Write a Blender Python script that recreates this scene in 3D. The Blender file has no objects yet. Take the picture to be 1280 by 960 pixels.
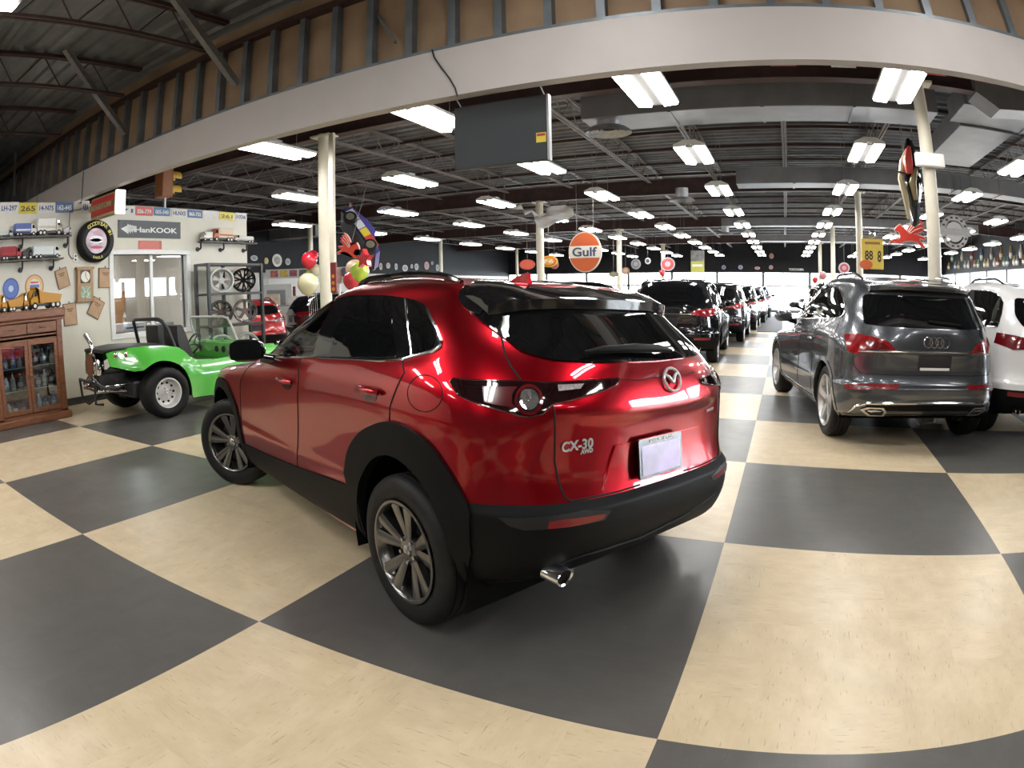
import bpy, bmesh, math, random
import numpy as np
from mathutils import Vector, Matrix
from mathutils.bvhtree import BVHTree
random.seed(7)
PI = math.pi
SC = bpy.context.scene
COL = SC.collection
T = 1.8288                                   # floor tile, six feet

# ------------------------------------------------------------------ camera
CR = np.array([0.900218097, 0.435167129, -0.015393072])
CU = np.array([-0.038358241, 0.114464705, 0.992686495])
CF = np.array([-0.433746495, 0.893043896, -0.119735444])
CP = np.array([0.263408009, -1.708903365, 1.4765541])
def ray(px, py):
    dx = (px - 625.163) / 640; dy = -(py - 456.079) / 640
    r = math.hypot(dx, dy)
    th = .828177538 * (r - .075740037 * r**3 + .077390948 * r**5)
    s = math.sin(th) / max(r, 1e-9)
    return CR * dx * s + CU * dy * s + CF * math.cos(th)
def at(px, py, X=None, Y=None, Z=None):
    """the point of the place seen at a pixel, on the plane x=X, y=Y or z=Z"""
    d = ray(px, py)
    k, v = (0, X) if X is not None else (1, Y) if Y is not None else (2, Z)
    return Vector(CP + d * (v - CP[k]) / d[k])
cd = bpy.data.cameras.new('camera'); cam = bpy.data.objects.new('camera', cd); COL.objects.link(cam)
cd.type = 'PANO'; cd.panorama_type = 'FISHEYE_LENS_POLYNOMIAL'
cd.sensor_width = 36; cd.sensor_height = 27; cd.sensor_fit = 'HORIZONTAL'; cd.fisheye_fov = PI
cd.fisheye_polynomial_k0 = 0
cd.fisheye_polynomial_k1, cd.fisheye_polynomial_k2, cd.fisheye_polynomial_k3, cd.fisheye_polynomial_k4 = -.045156734, -.000326874, .000051011, -.000001983
cd.shift_x = (640 - 625.16320236) / 1280; cd.shift_y = -(480 - 456.07896739) / 960
cd.clip_start = .01; cd.clip_end = 500
M4 = Matrix(((CR[0], CU[0], -CF[0]), (CR[1], CU[1], -CF[1]), (CR[2], CU[2], -CF[2]))).to_4x4()
M4.translation = Vector(CP)
cam.matrix_world = M4
SC.camera = cam

# ------------------------------------------------------------------ materials
MATS = {}
def srgb(r, g, b):
    f = lambda c: (c / 255 / 12.92) if c / 255 <= .04045 else ((c / 255 + .055) / 1.055) ** 2.4
    return (f(r), f(g), f(b))
def mat(name, col=(.5, .5, .5), rough=.5, metal=0., coat=0., spec=.5, noise=0., nscale=20., bump=0., bscale=60., emit=None, estr=0., trans=0., alpha=1., coat_rough=.03, stretch=None, flake=0.):
    if name in MATS: return MATS[name]
    m = bpy.data.materials.new(name); m.use_nodes = True
    nt = m.node_tree; b = nt.nodes['Principled BSDF']
    b.inputs['Base Color'].default_value = (*col, 1); b.inputs['Roughness'].default_value = rough
    b.inputs['Metallic'].default_value = metal; b.inputs['Coat Weight'].default_value = coat
    b.inputs['Coat Roughness'].default_value = coat_rough
    b.inputs['Specular IOR Level'].default_value = spec
    if trans: b.inputs['Transmission Weight'].default_value = trans
    if alpha < 1: b.inputs['Alpha'].default_value = alpha
    if emit: b.inputs['Emission Color'].default_value = (*emit, 1); b.inputs['Emission Strength'].default_value = estr
    if noise or bump:
        tc = nt.nodes.new('ShaderNodeTexCoord'); mp = nt.nodes.new('ShaderNodeMapping')
        nt.links.new(tc.outputs['Object'], mp.inputs[0])
        if stretch: mp.inputs['Scale'].default_value = stretch
    if noise:
        n = nt.nodes.new('ShaderNodeTexNoise'); n.inputs['Scale'].default_value = nscale; n.inputs['Detail'].default_value = 5
        nt.links.new(mp.outputs[0], n.inputs['Vector'])
        cr = nt.nodes.new('ShaderNodeValToRGB')
        cr.color_ramp.elements[0].position = .3; cr.color_ramp.elements[1].position = .7
        lo = [max(0, c * (1 - noise)) for c in col]; hi = [min(1, c * (1 + noise)) for c in col]
        cr.color_ramp.elements[0].color = (*lo, 1); cr.color_ramp.elements[1].color = (*hi, 1)
        nt.links.new(n.outputs['Fac'], cr.inputs[0]); nt.links.new(cr.outputs[0], b.inputs['Base Color'])
    if bump:
        n2 = nt.nodes.new('ShaderNodeTexNoise'); n2.inputs['Scale'].default_value = bscale; n2.inputs['Detail'].default_value = 4
        nt.links.new(mp.outputs[0], n2.inputs['Vector'])
        bp = nt.nodes.new('ShaderNodeBump'); bp.inputs['Strength'].default_value = bump; bp.inputs['Distance'].default_value = .01
        nt.links.new(n2.outputs['Fac'], bp.inputs['Height']); nt.links.new(bp.outputs[0], b.inputs['Normal'])
    MATS[name] = m
    return m
def emat(name, col, strength):
    if name in MATS: return MATS[name]
    m = bpy.data.materials.new(name); m.use_nodes = True; nt = m.node_tree; nt.nodes.clear()
    e = nt.nodes.new('ShaderNodeEmission'); e.inputs[0].default_value = (*col, 1); e.inputs[1].default_value = strength
    o = nt.nodes.new('ShaderNodeOutputMaterial'); nt.links.new(e.outputs[0], o.inputs[0])
    MATS[name] = m
    return m
def glassmat(name, tint=(.05, .05, .055), refl=.08, rough=.0, grz=.8):
    """thin pane: tinted see-through mixed with a mirror by fresnel"""
    if name in MATS: return MATS[name]
    m = bpy.data.materials.new(name); m.use_nodes = True; nt = m.node_tree; nt.nodes.clear()
    t = nt.nodes.new('ShaderNodeBsdfTransparent'); t.inputs[0].default_value = (*tint, 1)
    g = nt.nodes.new('ShaderNodeBsdfGlossy'); g.inputs['Roughness'].default_value = rough
    f = nt.nodes.new('ShaderNodeLayerWeight'); f.inputs[0].default_value = .22
    mm = nt.nodes.new('ShaderNodeMath'); mm.operation = 'MULTIPLY_ADD'; mm.inputs[1].default_value = grz; mm.inputs[2].default_value = refl
    mm.use_clamp = True
    mx = nt.nodes.new('ShaderNodeMixShader'); o = nt.nodes.new('ShaderNodeOutputMaterial')
    nt.links.new(f.outputs['Fresnel'], mm.inputs[0]); nt.links.new(mm.outputs[0], mx.inputs[0])
    nt.links.new(t.outputs[0], mx.inputs[1]); nt.links.new(g.outputs[0], mx.inputs[2]); nt.links.new(mx.outputs[0], o.inputs[0])
    MATS[name] = m
    return m
WHITE = lambda: mat('white_paint', (.78, .77, .75), .45, noise=.04, nscale=6)
BLACKP = lambda: mat('black_plastic', (.018, .018, .019), .45, noise=.15, nscale=40)
BLACKM = lambda: mat('black_steel', (.02, .02, .022), .4, noise=.2, nscale=30)
CHROME = lambda: mat('chrome', (.85, .85, .86), .08, 1., noise=.03, nscale=15)
STEEL = lambda: mat('galvanised_steel', (.45, .46, .47), .38, .8, noise=.15, nscale=12)
RUBBER = lambda: mat('tyre_rubber', (.009, .009, .0095), .55, spec=.28, noise=.25, nscale=30, bump=.15, bscale=120)

# ------------------------------------------------------------------ mesh building
class MB:
    """collects shapes; build() links them as ONE mesh object"""
    def __init__(s): s.v = []; s.f = []; s.m = []; s.sm = []
    def add(s, vs, fs, mi=0, smooth=False):
        o = len(s.v); s.v += [tuple(v) for v in vs]
        for f in fs: s.f.append([i + o for i in f]); s.m.append(mi); s.sm.append(smooth)
        return s
    def box(s, c, d, mi=0, R=None, bev=0.):
        hx, hy, hz = d[0] / 2, d[1] / 2, d[2] / 2
        if bev <= 0:
            vs = [Vector((x, y, z)) for x in (-hx, hx) for y in (-hy, hy) for z in (-hz, hz)]
            fs = [(0, 1, 3, 2), (4, 6, 7, 5), (0, 4, 5, 1), (2, 3, 7, 6), (0, 2, 6, 4), (1, 5, 7, 3)]
        else:
            bev = min(bev, hx * .9, hy * .9, hz * .9); bm = bmesh.new(); bmesh.ops.create_cube(bm, size=1)
            for v in bm.verts: v.co = Vector((v.co.x * d[0], v.co.y * d[1], v.co.z * d[2]))
            bmesh.ops.bevel(bm, geom=bm.edges[:], offset=bev, segments=2, affect='EDGES', profile=.5)
            bm.verts.index_update(); vs = [v.co.copy() for v in bm.verts]; fs = [[v.index for v in f.verts] for f in bm.faces]; bm.free()
        if R is not None: vs = [R @ v for v in vs]
        return s.add([v + Vector(c) for v in vs], fs, mi)
    def bx(s, a, b, mi=0, bev=0.):
        a, b = Vector(a), Vector(b); return s.box((a + b) / 2, [abs(q) for q in (b - a)], mi, None, bev)
    def tube(s, pts, r, n=8, mi=0, caps=True, closed=False, smooth=True):
        pts = [Vector(p) for p in pts]; N = len(pts); rs = r if isinstance(r, (list, tuple)) else [r] * N
        rings = []; up = None
        for i, p in enumerate(pts):
            if closed: t = pts[(i + 1) % N] - pts[i - 1]
            else: t = pts[min(i + 1, N - 1)] - pts[max(i - 1, 0)]
            if t.length < 1e-9: t = Vector((0, 0, 1))
            t.normalize()
            if up is None:
                up = Vector((0, 0, 1)) if abs(t.z) < .9 else Vector((1, 0, 0))
            a = t.cross(up)
            if a.length < 1e-6: a = t.cross(Vector((1, .3, 0)))
            a.normalize(); b = t.cross(a).normalized(); up = -b if False else up
            rings.append([p + (a * math.cos(q) + b * math.sin(q)) * rs[i] for q in [2 * PI * k / n for k in range(n)]])
        vs = [v for R in rings for v in R]; fs = []
        for i in range(N if closed else N - 1):
            j = (i + 1) % N
            for k in range(n): fs.append((i * n + k, i * n + (k + 1) % n, j * n + (k + 1) % n, j * n + k))
        s.add(vs, fs, mi, smooth)
        if caps and not closed:
            s.add(rings[0], [list(range(n))], mi); s.add(rings[-1], [list(range(n))[::-1]], mi)
        return s
    def cyl(s, a, b, r, n=16, mi=0, r2=None, smooth=True):
        return s.tube([a, b], [r, r if r2 is None else r2], n, mi, True, False, smooth)
    def lathe(s, prof, c=(0, 0, 0), axis='y', n=32, mi=0, smooth=True, a0=0., a1=2 * PI):
        """prof: list of (radius, height along the axis)"""
        full = abs(a1 - a0 - 2 * PI) < 1e-6; na = n if full else n + 1; vs = []; fs = []
        for r, h in prof:
            for k in range(na):
                q = a0 + (a1 - a0) * k / n; x, y = r * math.cos(q), r * math.sin(q)
                vs.append(Vector(c) + Vector({'y': (x, h, y), 'z': (x, y, h), 'x': (h, x, y)}[axis]))
        for i in range(len(prof) - 1):
            for k in range(n): fs.append((i * na + k, i * na + (k + 1) % na, (i + 1) * na + (k + 1) % na, (i + 1) * na + k))
        return s.add(vs, fs, mi, smooth)
    def prism(s, poly, fr, to, mi=0, frame=None):
        """poly: 2-D outline; extruded from fr to to along the third axis of frame(u, v, w)"""
        fm = frame or (lambda u, v, w: (u, v, w)); n = len(poly)
        vs = [Vector(fm(u, v, fr)) for u, v in poly] + [Vector(fm(u, v, to)) for u, v in poly]
        bm = bmesh.new(); bv = [bm.verts.new((u, v, 0)) for u, v in poly]; bm.verts.index_update()
        try:
            bf = bm.faces.new(bv); tr = bmesh.ops.triangulate(bm, faces=[bf])['faces']; tris = [[v.index for v in f.verts] for f in tr]
        except Exception: tris = [list(range(n))]
        bm.free()
        fs = [t for t in tris] + [[i + n for i in t[::-1]] for t in tris] + [(i, (i + 1) % n, (i + 1) % n + n, i + n) for i in range(n)]
        return s.add(vs, fs, mi)
    def ball(s, c, r, mi=0, nu=16, nv=10, sc=(1, 1, 1), R=None):
        vs = []; fs = []
        for i in range(nv + 1):
            p = PI * i / nv
            for k in range(nu):
                q = 2 * PI * k / nu; v = Vector((math.sin(p) * math.cos(q) * r * sc[0], math.sin(p) * math.sin(q) * r * sc[1], math.cos(p) * r * sc[2]))
                vs.append((R @ v if R is not None else v) + Vector(c))
        for i in range(nv):
            for k in range(nu): fs.append((i * nu + k, i * nu + (k + 1) % nu, (i + 1) * nu + (k + 1) % nu, (i + 1) * nu + k))
        return s.add(vs, fs, mi, True)
    def build(s, name, mats, parent=None, loc=None, rz=0., merge=True):
        me = bpy.data.meshes.new(name); me.from_pydata([tuple(v) for v in s.v], [], s.f); 
        if not isinstance(mats, (list, tuple)): mats = [mats]
        for m in mats: me.materials.append(m)
        me.polygons.foreach_set('material_index', [min(i, len(mats) - 1) for i in s.m]); me.polygons.foreach_set('use_smooth', s.sm)
        bm = bmesh.new(); bm.from_mesh(me)
        if merge: bmesh.ops.remove_doubles(bm, verts=bm.verts[:], dist=1e-5)
        bmesh.ops.dissolve_degenerate(bm, edges=bm.edges[:], dist=1e-6)
        bmesh.ops.recalc_face_normals(bm, faces=bm.faces[:]); bm.to_mesh(me); bm.free(); me.update()
        if any(s.sm): me.set_sharp_from_angle(angle=math.radians(42))
        o = bpy.data.objects.new(name, me); COL.objects.link(o)
        if parent is not None: o.parent = parent
        if loc is not None: o.location = loc
        if rz: o.rotation_euler.z = rz
        return o
def tag(o, label, cat, group=None, kind=None):
    o['label'] = label; o['category'] = cat
    if group: o['group'] = group
    if kind: o['kind'] = kind
    return o
def struct(o): o['kind'] = 'structure'; return o
def thing(name, label, cat, loc=(0, 0, 0), rz=0., group=None, R=None):
    o = bpy.data.objects.new(name, None); o.empty_display_size = .1; COL.objects.link(o)
    o.location = loc
    if R is not None: o.rotation_euler = R
    else: o.rotation_euler.z = rz
    return tag(o, label, cat, group)
def copy_tree(o, parent=None):
    c = o.copy(); COL.objects.link(c); c.parent = parent
    for ch in list(o.children): copy_tree(ch, c)
    return c
def recentre(o):
    """move a single-mesh thing's origin to its own base"""
    me = o.data; n = len(me.vertices); a = np.empty(n * 3); me.vertices.foreach_get('co', a); a = a.reshape(-1, 3)
    c = np.array([(a[:, 0].min() + a[:, 0].max()) / 2, (a[:, 1].min() + a[:, 1].max()) / 2, a[:, 2].min()])
    me.vertices.foreach_set('co', (a - c).ravel()); me.update(); o.location = Vector(o.location) + Vector(c)
    return o
def text_mesh(txt, size, depth=.002, bold=False):
    """flat lettering as vertices and faces, centred, in the x-y plane"""
    cu = bpy.data.curves.new('t', 'FONT'); cu.body = txt; cu.size = size; cu.extrude = depth / 2; cu.align_x = 'CENTER'; cu.align_y = 'CENTER'
    cu.resolution_u = 3
    if bold: cu.offset = size * .022
    ob = bpy.data.objects.new('t', cu); COL.objects.link(ob)
    dg = bpy.context.evaluated_depsgraph_get(); me = bpy.data.meshes.new_from_object(ob.evaluated_get(dg))
    vs = [v.co.copy() for v in me.vertices]; fs = [list(p.vertices) for p in me.polygons]
    bpy.data.objects.remove(ob); bpy.data.curves.remove(cu); bpy.data.meshes.remove(me)
    return vs, fs
def circ(n, r=1., r2=None, a0=0., a1=2 * PI, c=(0, 0)):
    full = abs(a1 - a0 - 2 * PI) < 1e-6
    return [(c[0] + r * math.cos(a0 + (a1 - a0) * k / (n if full else n - 1)), c[1] + (r2 or r) * math.sin(a0 + (a1 - a0) * k / (n if full else n - 1))) for k in range(n)]
# ================================================================== the hall
XL, XF, XR, YN, YF = -9.1, -19.7, 11.3, -8.0, 41.0
ZD = 4.78                                     # underside of the roof deck
def floor_material():
    m = bpy.data.materials.new('checker_floor_tiles'); m.use_nodes = True; nt = m.node_tree; L = nt.links; N = nt.nodes.new
    b = nt.nodes['Principled BSDF']
    tc = N('ShaderNodeTexCoord'); sep = N('ShaderNodeSeparateXYZ'); L.new(tc.outputs['Object'], sep.inputs[0])
    def M(op, a, b_=None, c=None):
        n = N('ShaderNodeMath'); n.operation = op
        for i, v in enumerate((a, b_, c)):
            if v is None: continue
            if isinstance(v, (int, float)): n.inputs[i].default_value = v
            else: L.new(v, n.inputs[i])
        return n.outputs[0]
    def cell(size):
        fx = M('FLOOR', M('DIVIDE', sep.outputs[0], size)); fy = M('FLOOR', M('DIVIDE', sep.outputs[1], size)); return fx, fy
    fx, fy = cell(T)
    dark = M('FLOORED_MODULO', M('ADD', fx, fy), 2)
    gx, gy = cell(T / 6)
    comb = N('ShaderNodeCombineXYZ'); L.new(gx, comb.inputs[0]); L.new(gy, comb.inputs[1])
    wn = N('ShaderNodeTexWhiteNoise'); wn.noise_dimensions = '2D'; L.new(comb.outputs[0], wn.inputs['Vector'])
    def streak(sx, sy, lo, hi, sc=1., det=4):
        mp = N('ShaderNodeMapping'); mp.inputs['Scale'].default_value = (sx, sy, 1); L.new(tc.outputs['Object'], mp.inputs[0])
        n = N('ShaderNodeTexNoise'); n.inputs['Scale'].default_value = sc; n.inputs['Detail'].default_value = det; n.inputs['Roughness'].default_value = .62
        L.new(mp.outputs[0], n.inputs['Vector'])
        r = N('ShaderNodeMapRange'); r.inputs[1].default_value = lo; r.inputs[2].default_value = hi; L.new(n.outputs['Fac'], r.inputs[0]); return r.outputs[0]
    # chip pattern runs one way or the other from one small tile to the next
    pick = M('GREATER_THAN', wn.outputs['Value'], .5)
    def mixf(f, a, b_):
        n = N('ShaderNodeMix'); n.data_type = 'FLOAT'; L.new(f, n.inputs[0]); L.new(a, n.inputs[2]); L.new(b_, n.inputs[3]); return n.outputs[0]
    mott = mixf(pick, streak(4, 8, .3, .7), streak(8, 4, .3, .7))
    chip = mixf(pick, streak(11, 85, .605, .67), streak(85, 11, .605, .67))
    def mixc(f, a, b_):
        n = N('ShaderNodeMix'); n.data_type = 'RGBA'
        for v, k in ((f, 0), (a, 6), (b_, 7)):
            if isinstance(v, (int, float)): n.inputs[k].default_value = v
            elif isinstance(v, tuple): n.inputs[k].default_value = (*v, 1)
            else: L.new(v, n.inputs[k])
        return n.outputs[2]
    light = mixc(mott, (.535, .425, .272), (.655, .535, .36))
    light = mixc(M('MULTIPLY', chip, .62), light, (.30, .23, .16))
    wear = streak(1.1, 1.3, .45, .8, 1.2, 5)
    light = mixc(M('MULTIPLY', wear, .4), light, (.45, .37, .27))
    light = mixc(M('MULTIPLY', streak(3.1, 2.7, .52, .72, 1., 3), .35), light, (.72, .61, .445))
    darkc = mixc(mott, (.086, .081, .075), (.105, .099, .092))
    darkc = mixc(M('MULTIPLY', chip, .06), darkc, (.3, .28, .25))
    L.new(mixc(dark, light, darkc), b.inputs['Base Color'])
    rr = streak(2.2, 2.2, .3, .75, 1.5, 5)
    ro = N('ShaderNodeMapRange'); ro.inputs[3].default_value = .285; ro.inputs[4].default_value = .38; L.new(rr, ro.inputs[0]); L.new(ro.outputs[0], b.inputs['Roughness'])
    b.inputs['Specular IOR Level'].default_value = .44
    bp = N('ShaderNodeBump'); bp.inputs['Strength'].default_value = .02; bp.inputs['Distance'].default_value = .01
    L.new(streak(2.5, 2.5, 0., 1., 1., 1), bp.inputs['Height']); L.new(bp.outputs[0], b.inputs['Normal'])
    return m
M_WALL = mat('beige_wall_paint', (.66, .63, .545), .6, noise=.03, nscale=4)
M_FASC = mat('dark_fascia_paint', (.007, .0075, .010), .6, noise=.1, nscale=5, spec=.2)
M_DECK = mat('grey_roof_deck', (.125, .13, .14), .5, .2, noise=.25, nscale=3)
M_IRON = mat('oxide_red_steel', (.042, .019, .016), .6, noise=.25, nscale=6)
M_IRONG = mat('grey_primer_steel', (.15, .135, .13), .5, noise=.2, nscale=8)
M_BEAM = mat('white_beam_panel', (.50, .468, .455), .5, noise=.03, nscale=3)
M_POST = mat('cream_post_paint', (.66, .61, .50), .45, noise=.05, nscale=6)
M_TAN = mat('brown_paper_board', (.31, .21, .13), .75, noise=.18, nscale=2.5)
M_STUD = mat('galvanised_stud', (.16, .18, .20), .45, .5, noise=.2, nscale=5)
M_DUCT = mat('grey_duct_paint', (.20, .20, .21), .42, .3, noise=.12, nscale=3)

struct(MB().bx((XF - .2, YN - .2, -.2), (XR + .2, YF + .2, 0)).build('floor', floor_material()))
def deck(name, x0, x1, y0, y1):
    b = MB(); y = y0; P = .30; vs = []; prof = []
    while y < y1:
        for dy, dz in ((0, 0), (.10, 0), (.135, .045), (.265, .045)): prof.append((y + dy, ZD + dz))
        y += P
    n = len(prof)
    b.add([(x0, p[0], p[1]) for p in prof] + [(x1, p[0], p[1]) for p in prof], [(i, i + 1, i + 1 + n, i + n) for i in range(n - 1)])
    b.bx((x0, y0, ZD + .1), (x1, y1, ZD + .25))
    return struct(b.build(name, M_DECK))
deck('ceiling', XF - .2, XR + .2, YN - .2, YF + .2)
# outer walls
M_FARW = mat('grey_outer_wall', (.085, .084, .083), .7, noise=.05, nscale=3)
struct(MB().bx((XF - .2, YN - .2, 0), (XR + .2, YN, ZD + .1)).build('wall_rear', M_FARW))
struct(MB().bx((XF - .2, YN, 0), (XF, YF + .2, ZD + .1)).bx((XF, 6.8, 2.5), (XF + .06, YF, ZD), 1).build('wall_left_far', [mat('showroom_white_wall', (.6, .59, .57), .6, noise=.04, nscale=3), M_FASC]))
# window bands: fascia, sill wall, posts between the openings
def window_wall(name, horizontal, const, a0, a1, zf, step, k0):
    """openings from z=.15 to zf along one axis; each pane with its frame is a window"""
    w = MB(); k = k0
    def P(u, v, t): return (u, const + t, v) if horizontal else (const + t, u, v)
    def B(u0, v0, t0, u1, v1, t1, mi=0, mb=w): mb.bx(P(u0, v0, t0), P(u1, v1, t1), mi)
    B(a0, zf, 0, a1, ZD + .1, .2); B(a0, 0, 0, a1, .15, .2, 1)
    n = max(1, round((a1 - a0) / step)); st = (a1 - a0) / n
    for i in range(n + 1): B(a0 + i * st - .05, .15, .02, a0 + i * st + .05, zf, .18, 1)
    struct(w.build(name, [M_FASC, M_FARW]))
    fm = mat('aluminium_window_frame', (.55, .55, .56), .4, .6, noise=.05, nscale=9)
    for i in range(n):
        u0, u1 = a0 + i * st + .05, a0 + (i + 1) * st - .05; f = MB()
        for q in ((u0, .15, u1, .21), (u0, zf - .06, u1, zf), (u0, .15, u0 + .05, zf), (u1 - .05, .15, u1, zf), (u0, 1.68, u1, 1.82)):
            B(q[0], q[1], .07, q[2], q[3], .13, 0, f)
        fo = struct(f.build('window_%d' % k, fm)); k += 1
        g = MB(); B(u0 + .05, .21, .097, u1 - .05, zf - .06, .103, 0, g); struct(g.build('window_pane', glassmat('clear_pane', (.93, .95, .96), .02), fo))
    return k
kk = window_wall('wall_far', True, YF, XF, XR, 2.66, 3.1, 2)
kk = window_wall('wall_right', False, XR, 6.0, YF, 2.85, 3.5, kk)
struct(MB().bx((XR, YN, 0), (XR + .2, 6.0, ZD + .1)).build('wall_right_near', M_FARW))
# outside: paved lot under a bright sky
struct(MB().bx((XR + .25, YN - 20, -.3), (XR + 40, YF + 60, -.12)).bx((XF - 20, YF + .25, -.3), (XR + .25, YF + 60, -.12)).build('outside_ground', mat('outside_paving', (.45, .45, .45), .8, noise=.1, nscale=2)))
wd = bpy.data.worlds.new('sky'); SC.world = wd; wd.use_nodes = True
bg = wd.node_tree.nodes['Background']; bg.inputs[0].default_value = (.92, .96, 1, 1); bg.inputs[1].default_value = 20.0

# left wall with the interior window
A = at(141.5, 318.5, X=XL); Bq = at(235, 409, X=XL)
wy0, wy1, wz1, wz0 = A.y, Bq.y, A.z, Bq.z
YWE = at(308, 300, X=XL).y; ZW = at(200, 259, X=XL).z
w = MB()
for a, b_ in (((XL - .15, YN, 0), (XL, wy0, ZW)), ((XL - .15, wy1, 0), (XL, YWE, ZW)), ((XL - .15, wy0, 0), (XL, wy1, wz0)), ((XL - .15, wy0, wz1), (XL, wy1, ZW))): w.bx(a, b_)
struct(w.build('wall_left', M_WALL))
struct(MB().bx((XL, YN, 0), (XL + .015, YWE, .11)).build('baseboard_left', mat('dark_baseboard', (.03, .028, .027), .5, noise=.1)))
f = MB(); fw = .085
for a, b_ in (((wy0 - fw, wz0 - fw), (wy1 + fw, wz0)), ((wy0 - fw, wz1), (wy1 + fw, wz1 + fw)), ((wy0 - fw, wz0), (wy0, wz1)), ((wy1, wz0), (wy1 + fw, wz1))):
    f.bx((XL - .16, a[0], a[1]), (XL + .03, b_[0], b_[1]), 0, .008)
f.bx((XL - .1, wy0 + .78, wz0), (XL - .05, wy0 + .84, wz1))
wf = struct(f.build('window_1', mat('white_window_frame', (.75, .74, .73), .4, noise=.03)))
struct(MB().bx((XL - .08, wy0, wz0), (XL - .07, wy1, wz1)).build('window_pane', glassmat('office_pane', (.85, .87, .9), .07), wf))
# the office behind it
struct(MB().bx((XL - 3.4, wy0 - 1.6, 0), (XL - 3.25, wy1 + 1.6, 3.0)).bx((XL - 3.4, wy0 - 1.6, 0), (XL - .15, wy0 - 1.5, 3.0)).bx((XL - 3.4, wy1 + 1.5, 0), (XL - .15, wy1 + 1.6, 3.0)).build('wall_office', mat('office_wall_paint', (.62, .58, .5), .7, noise=.05)))
struct(MB().bx((XF, YWE - .15, 0), (XL - .15, YWE, ZW)).build('wall_partition', M_WALL))

# white beam with the stud bulkhead above it
YB = 2.951; ZB0, ZB1, ZP = 3.20, 3.66, 4.53
struct(MB().bx((XF, YB, ZB0), (XR, YB + .13, ZB1)).build('beam_white', M_BEAM))
b = MB().bx((XF, YB + .11, ZB1), (XR, YB + .13, ZD))
x = XF + .2
while x < XR:
    b.bx((x, YB + .02, ZB1), (x + .075, YB + .11, ZP), 1); x += .46
b.bx((XF, YB - .01, ZP - .05), (XR, YB + .1, ZP + .02), 2).bx((XF, YB, ZB1), (XR, YB + .11, ZB1 + .03), 1)
struct(b.build('wall_bulkhead', [M_TAN, M_STUD, M_IRON]))

# steel: girders across, open-web joists along the hall, thin purlins across
def ibeam(b, a, c, hgt, wid, axis):
    (x0, y0, z0), (x1, y1, z1) = a, c
    if axis == 'x':
        b.bx((x0, y0 - wid / 2, z0), (x1, y0 + wid / 2, z0 + .02)).bx((x0, y0 - wid / 2, z0 + hgt - .02), (x1, y0 + wid / 2, z0 + hgt)).bx((x0, y0 - .01, z0), (x1, y0 + .01, z0 + hgt))
    else:
        b.bx((x0 - wid / 2, y0, z0), (x0 + wid / 2, y1, z0 + .02)).bx((x0 - wid / 2, y0, z0 + hgt - .02), (x0 + wid / 2, y1, z0 + hgt)).bx((x0 - .01, y0, z0), (x0 + .01, y1, z0 + hgt))
GY = [5.9, 14.95, 24.05, 33.2]
for gy in GY:
    b = MB(); ibeam(b, (XF, gy, 4.02), (XR, gy, 4.02), .42, .2, 'x'); struct(b.build('ceiling_girder', M_IRON))
b = MB(); ibeam(b, (XF, YB + .62, 3.62), (XR, YB + .62, 3.62), .5, .25, 'x'); struct(b.build('ceiling_girder', M_IRON))
JX = [-18.6, -16.8, -15.0, -13.2, -11.4, -9.6, -7.35, -5.4, -3.2, -1.45, .35, 2.2, 4.0, 5.8, 7.6, 9.4]
def joist(x, y0, y1, mt):
    b = MB(); zt, zb = ZD - .03, 4.30
    for dx in (-.03, .03):
        b.bx((x + dx - .018, y0, zt - .03), (x + dx + .018, y1, zt + .02)); b.bx((x + dx - .018, y0 + .25, zb), (x + dx + .018, y1 - .25, zb + .035))
    y = y0 + .25; up = False; st = .42
    while y + st < y1 - .1:
        b.tube([(x, y, zt if up else zb), (x, y + st, zb if up else zt)], .011, 5, 0, False); up = not up; y += st
    return struct(b.build('ceiling_joist', mt))
for x in JX:
    ys = [YB + .65] + GY + [YF]
    for i in range(5): joist(x, ys[i] + .05, ys[i + 1] - .05, M_IRONG)
    if x > -10: joist(x, YN, YB - .15, M_IRON)
y = YB + 1.5
while y < YF - .5:
    struct(MB().bx((XF, y - .018, ZD - .10), (XR, y + .018, ZD - .04)).build('ceiling_purlin', M_IRON)); y += 1.62
# braces holding the bulkhead
M_ANG = mat('grey_angle_iron', (.20, .20, .20), .5, .3, noise=.15)
for p1, p0, w_ in (((158, 168), (83, 62), .04), ((297, 107), (214, -8), .04), ((492, 54), (447, -12), .02)):
    a = at(*p1, Y=YB - .02); c = at(*p0, Z=ZD - .05)
    b = MB(); d = (c - a).normalized(); s_ = d.cross(Vector((0, 0, 1))).normalized(); u_ = s_.cross(d)
    b.add([a, c, c + s_ * w_ * 2, a + s_ * w_ * 2, a + u_ * .006, c + u_ * .006, c + s_ * w_ * 2 + u_ * .006, a + s_ * w_ * 2 + u_ * .006], [(0, 1, 2, 3), (7, 6, 5, 4), (0, 4, 5, 1), (1, 5, 6, 2), (2, 6, 7, 3), (3, 7, 4, 0)])
    b.add([a, c, c + u_ * w_ * 2, a + u_ * w_ * 2, a + s_ * .006, c + s_ * .006, c + u_ * w_ * 2 + s_ * .006, a + u_ * w_ * 2 + s_ * .006], [(0, 1, 2, 3), (7, 6, 5, 4), (0, 4, 5, 1), (1, 5, 6, 2), (2, 6, 7, 3), (3, 7, 4, 0)])
    struct(b.build('ceiling_brace', M_ANG))
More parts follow.
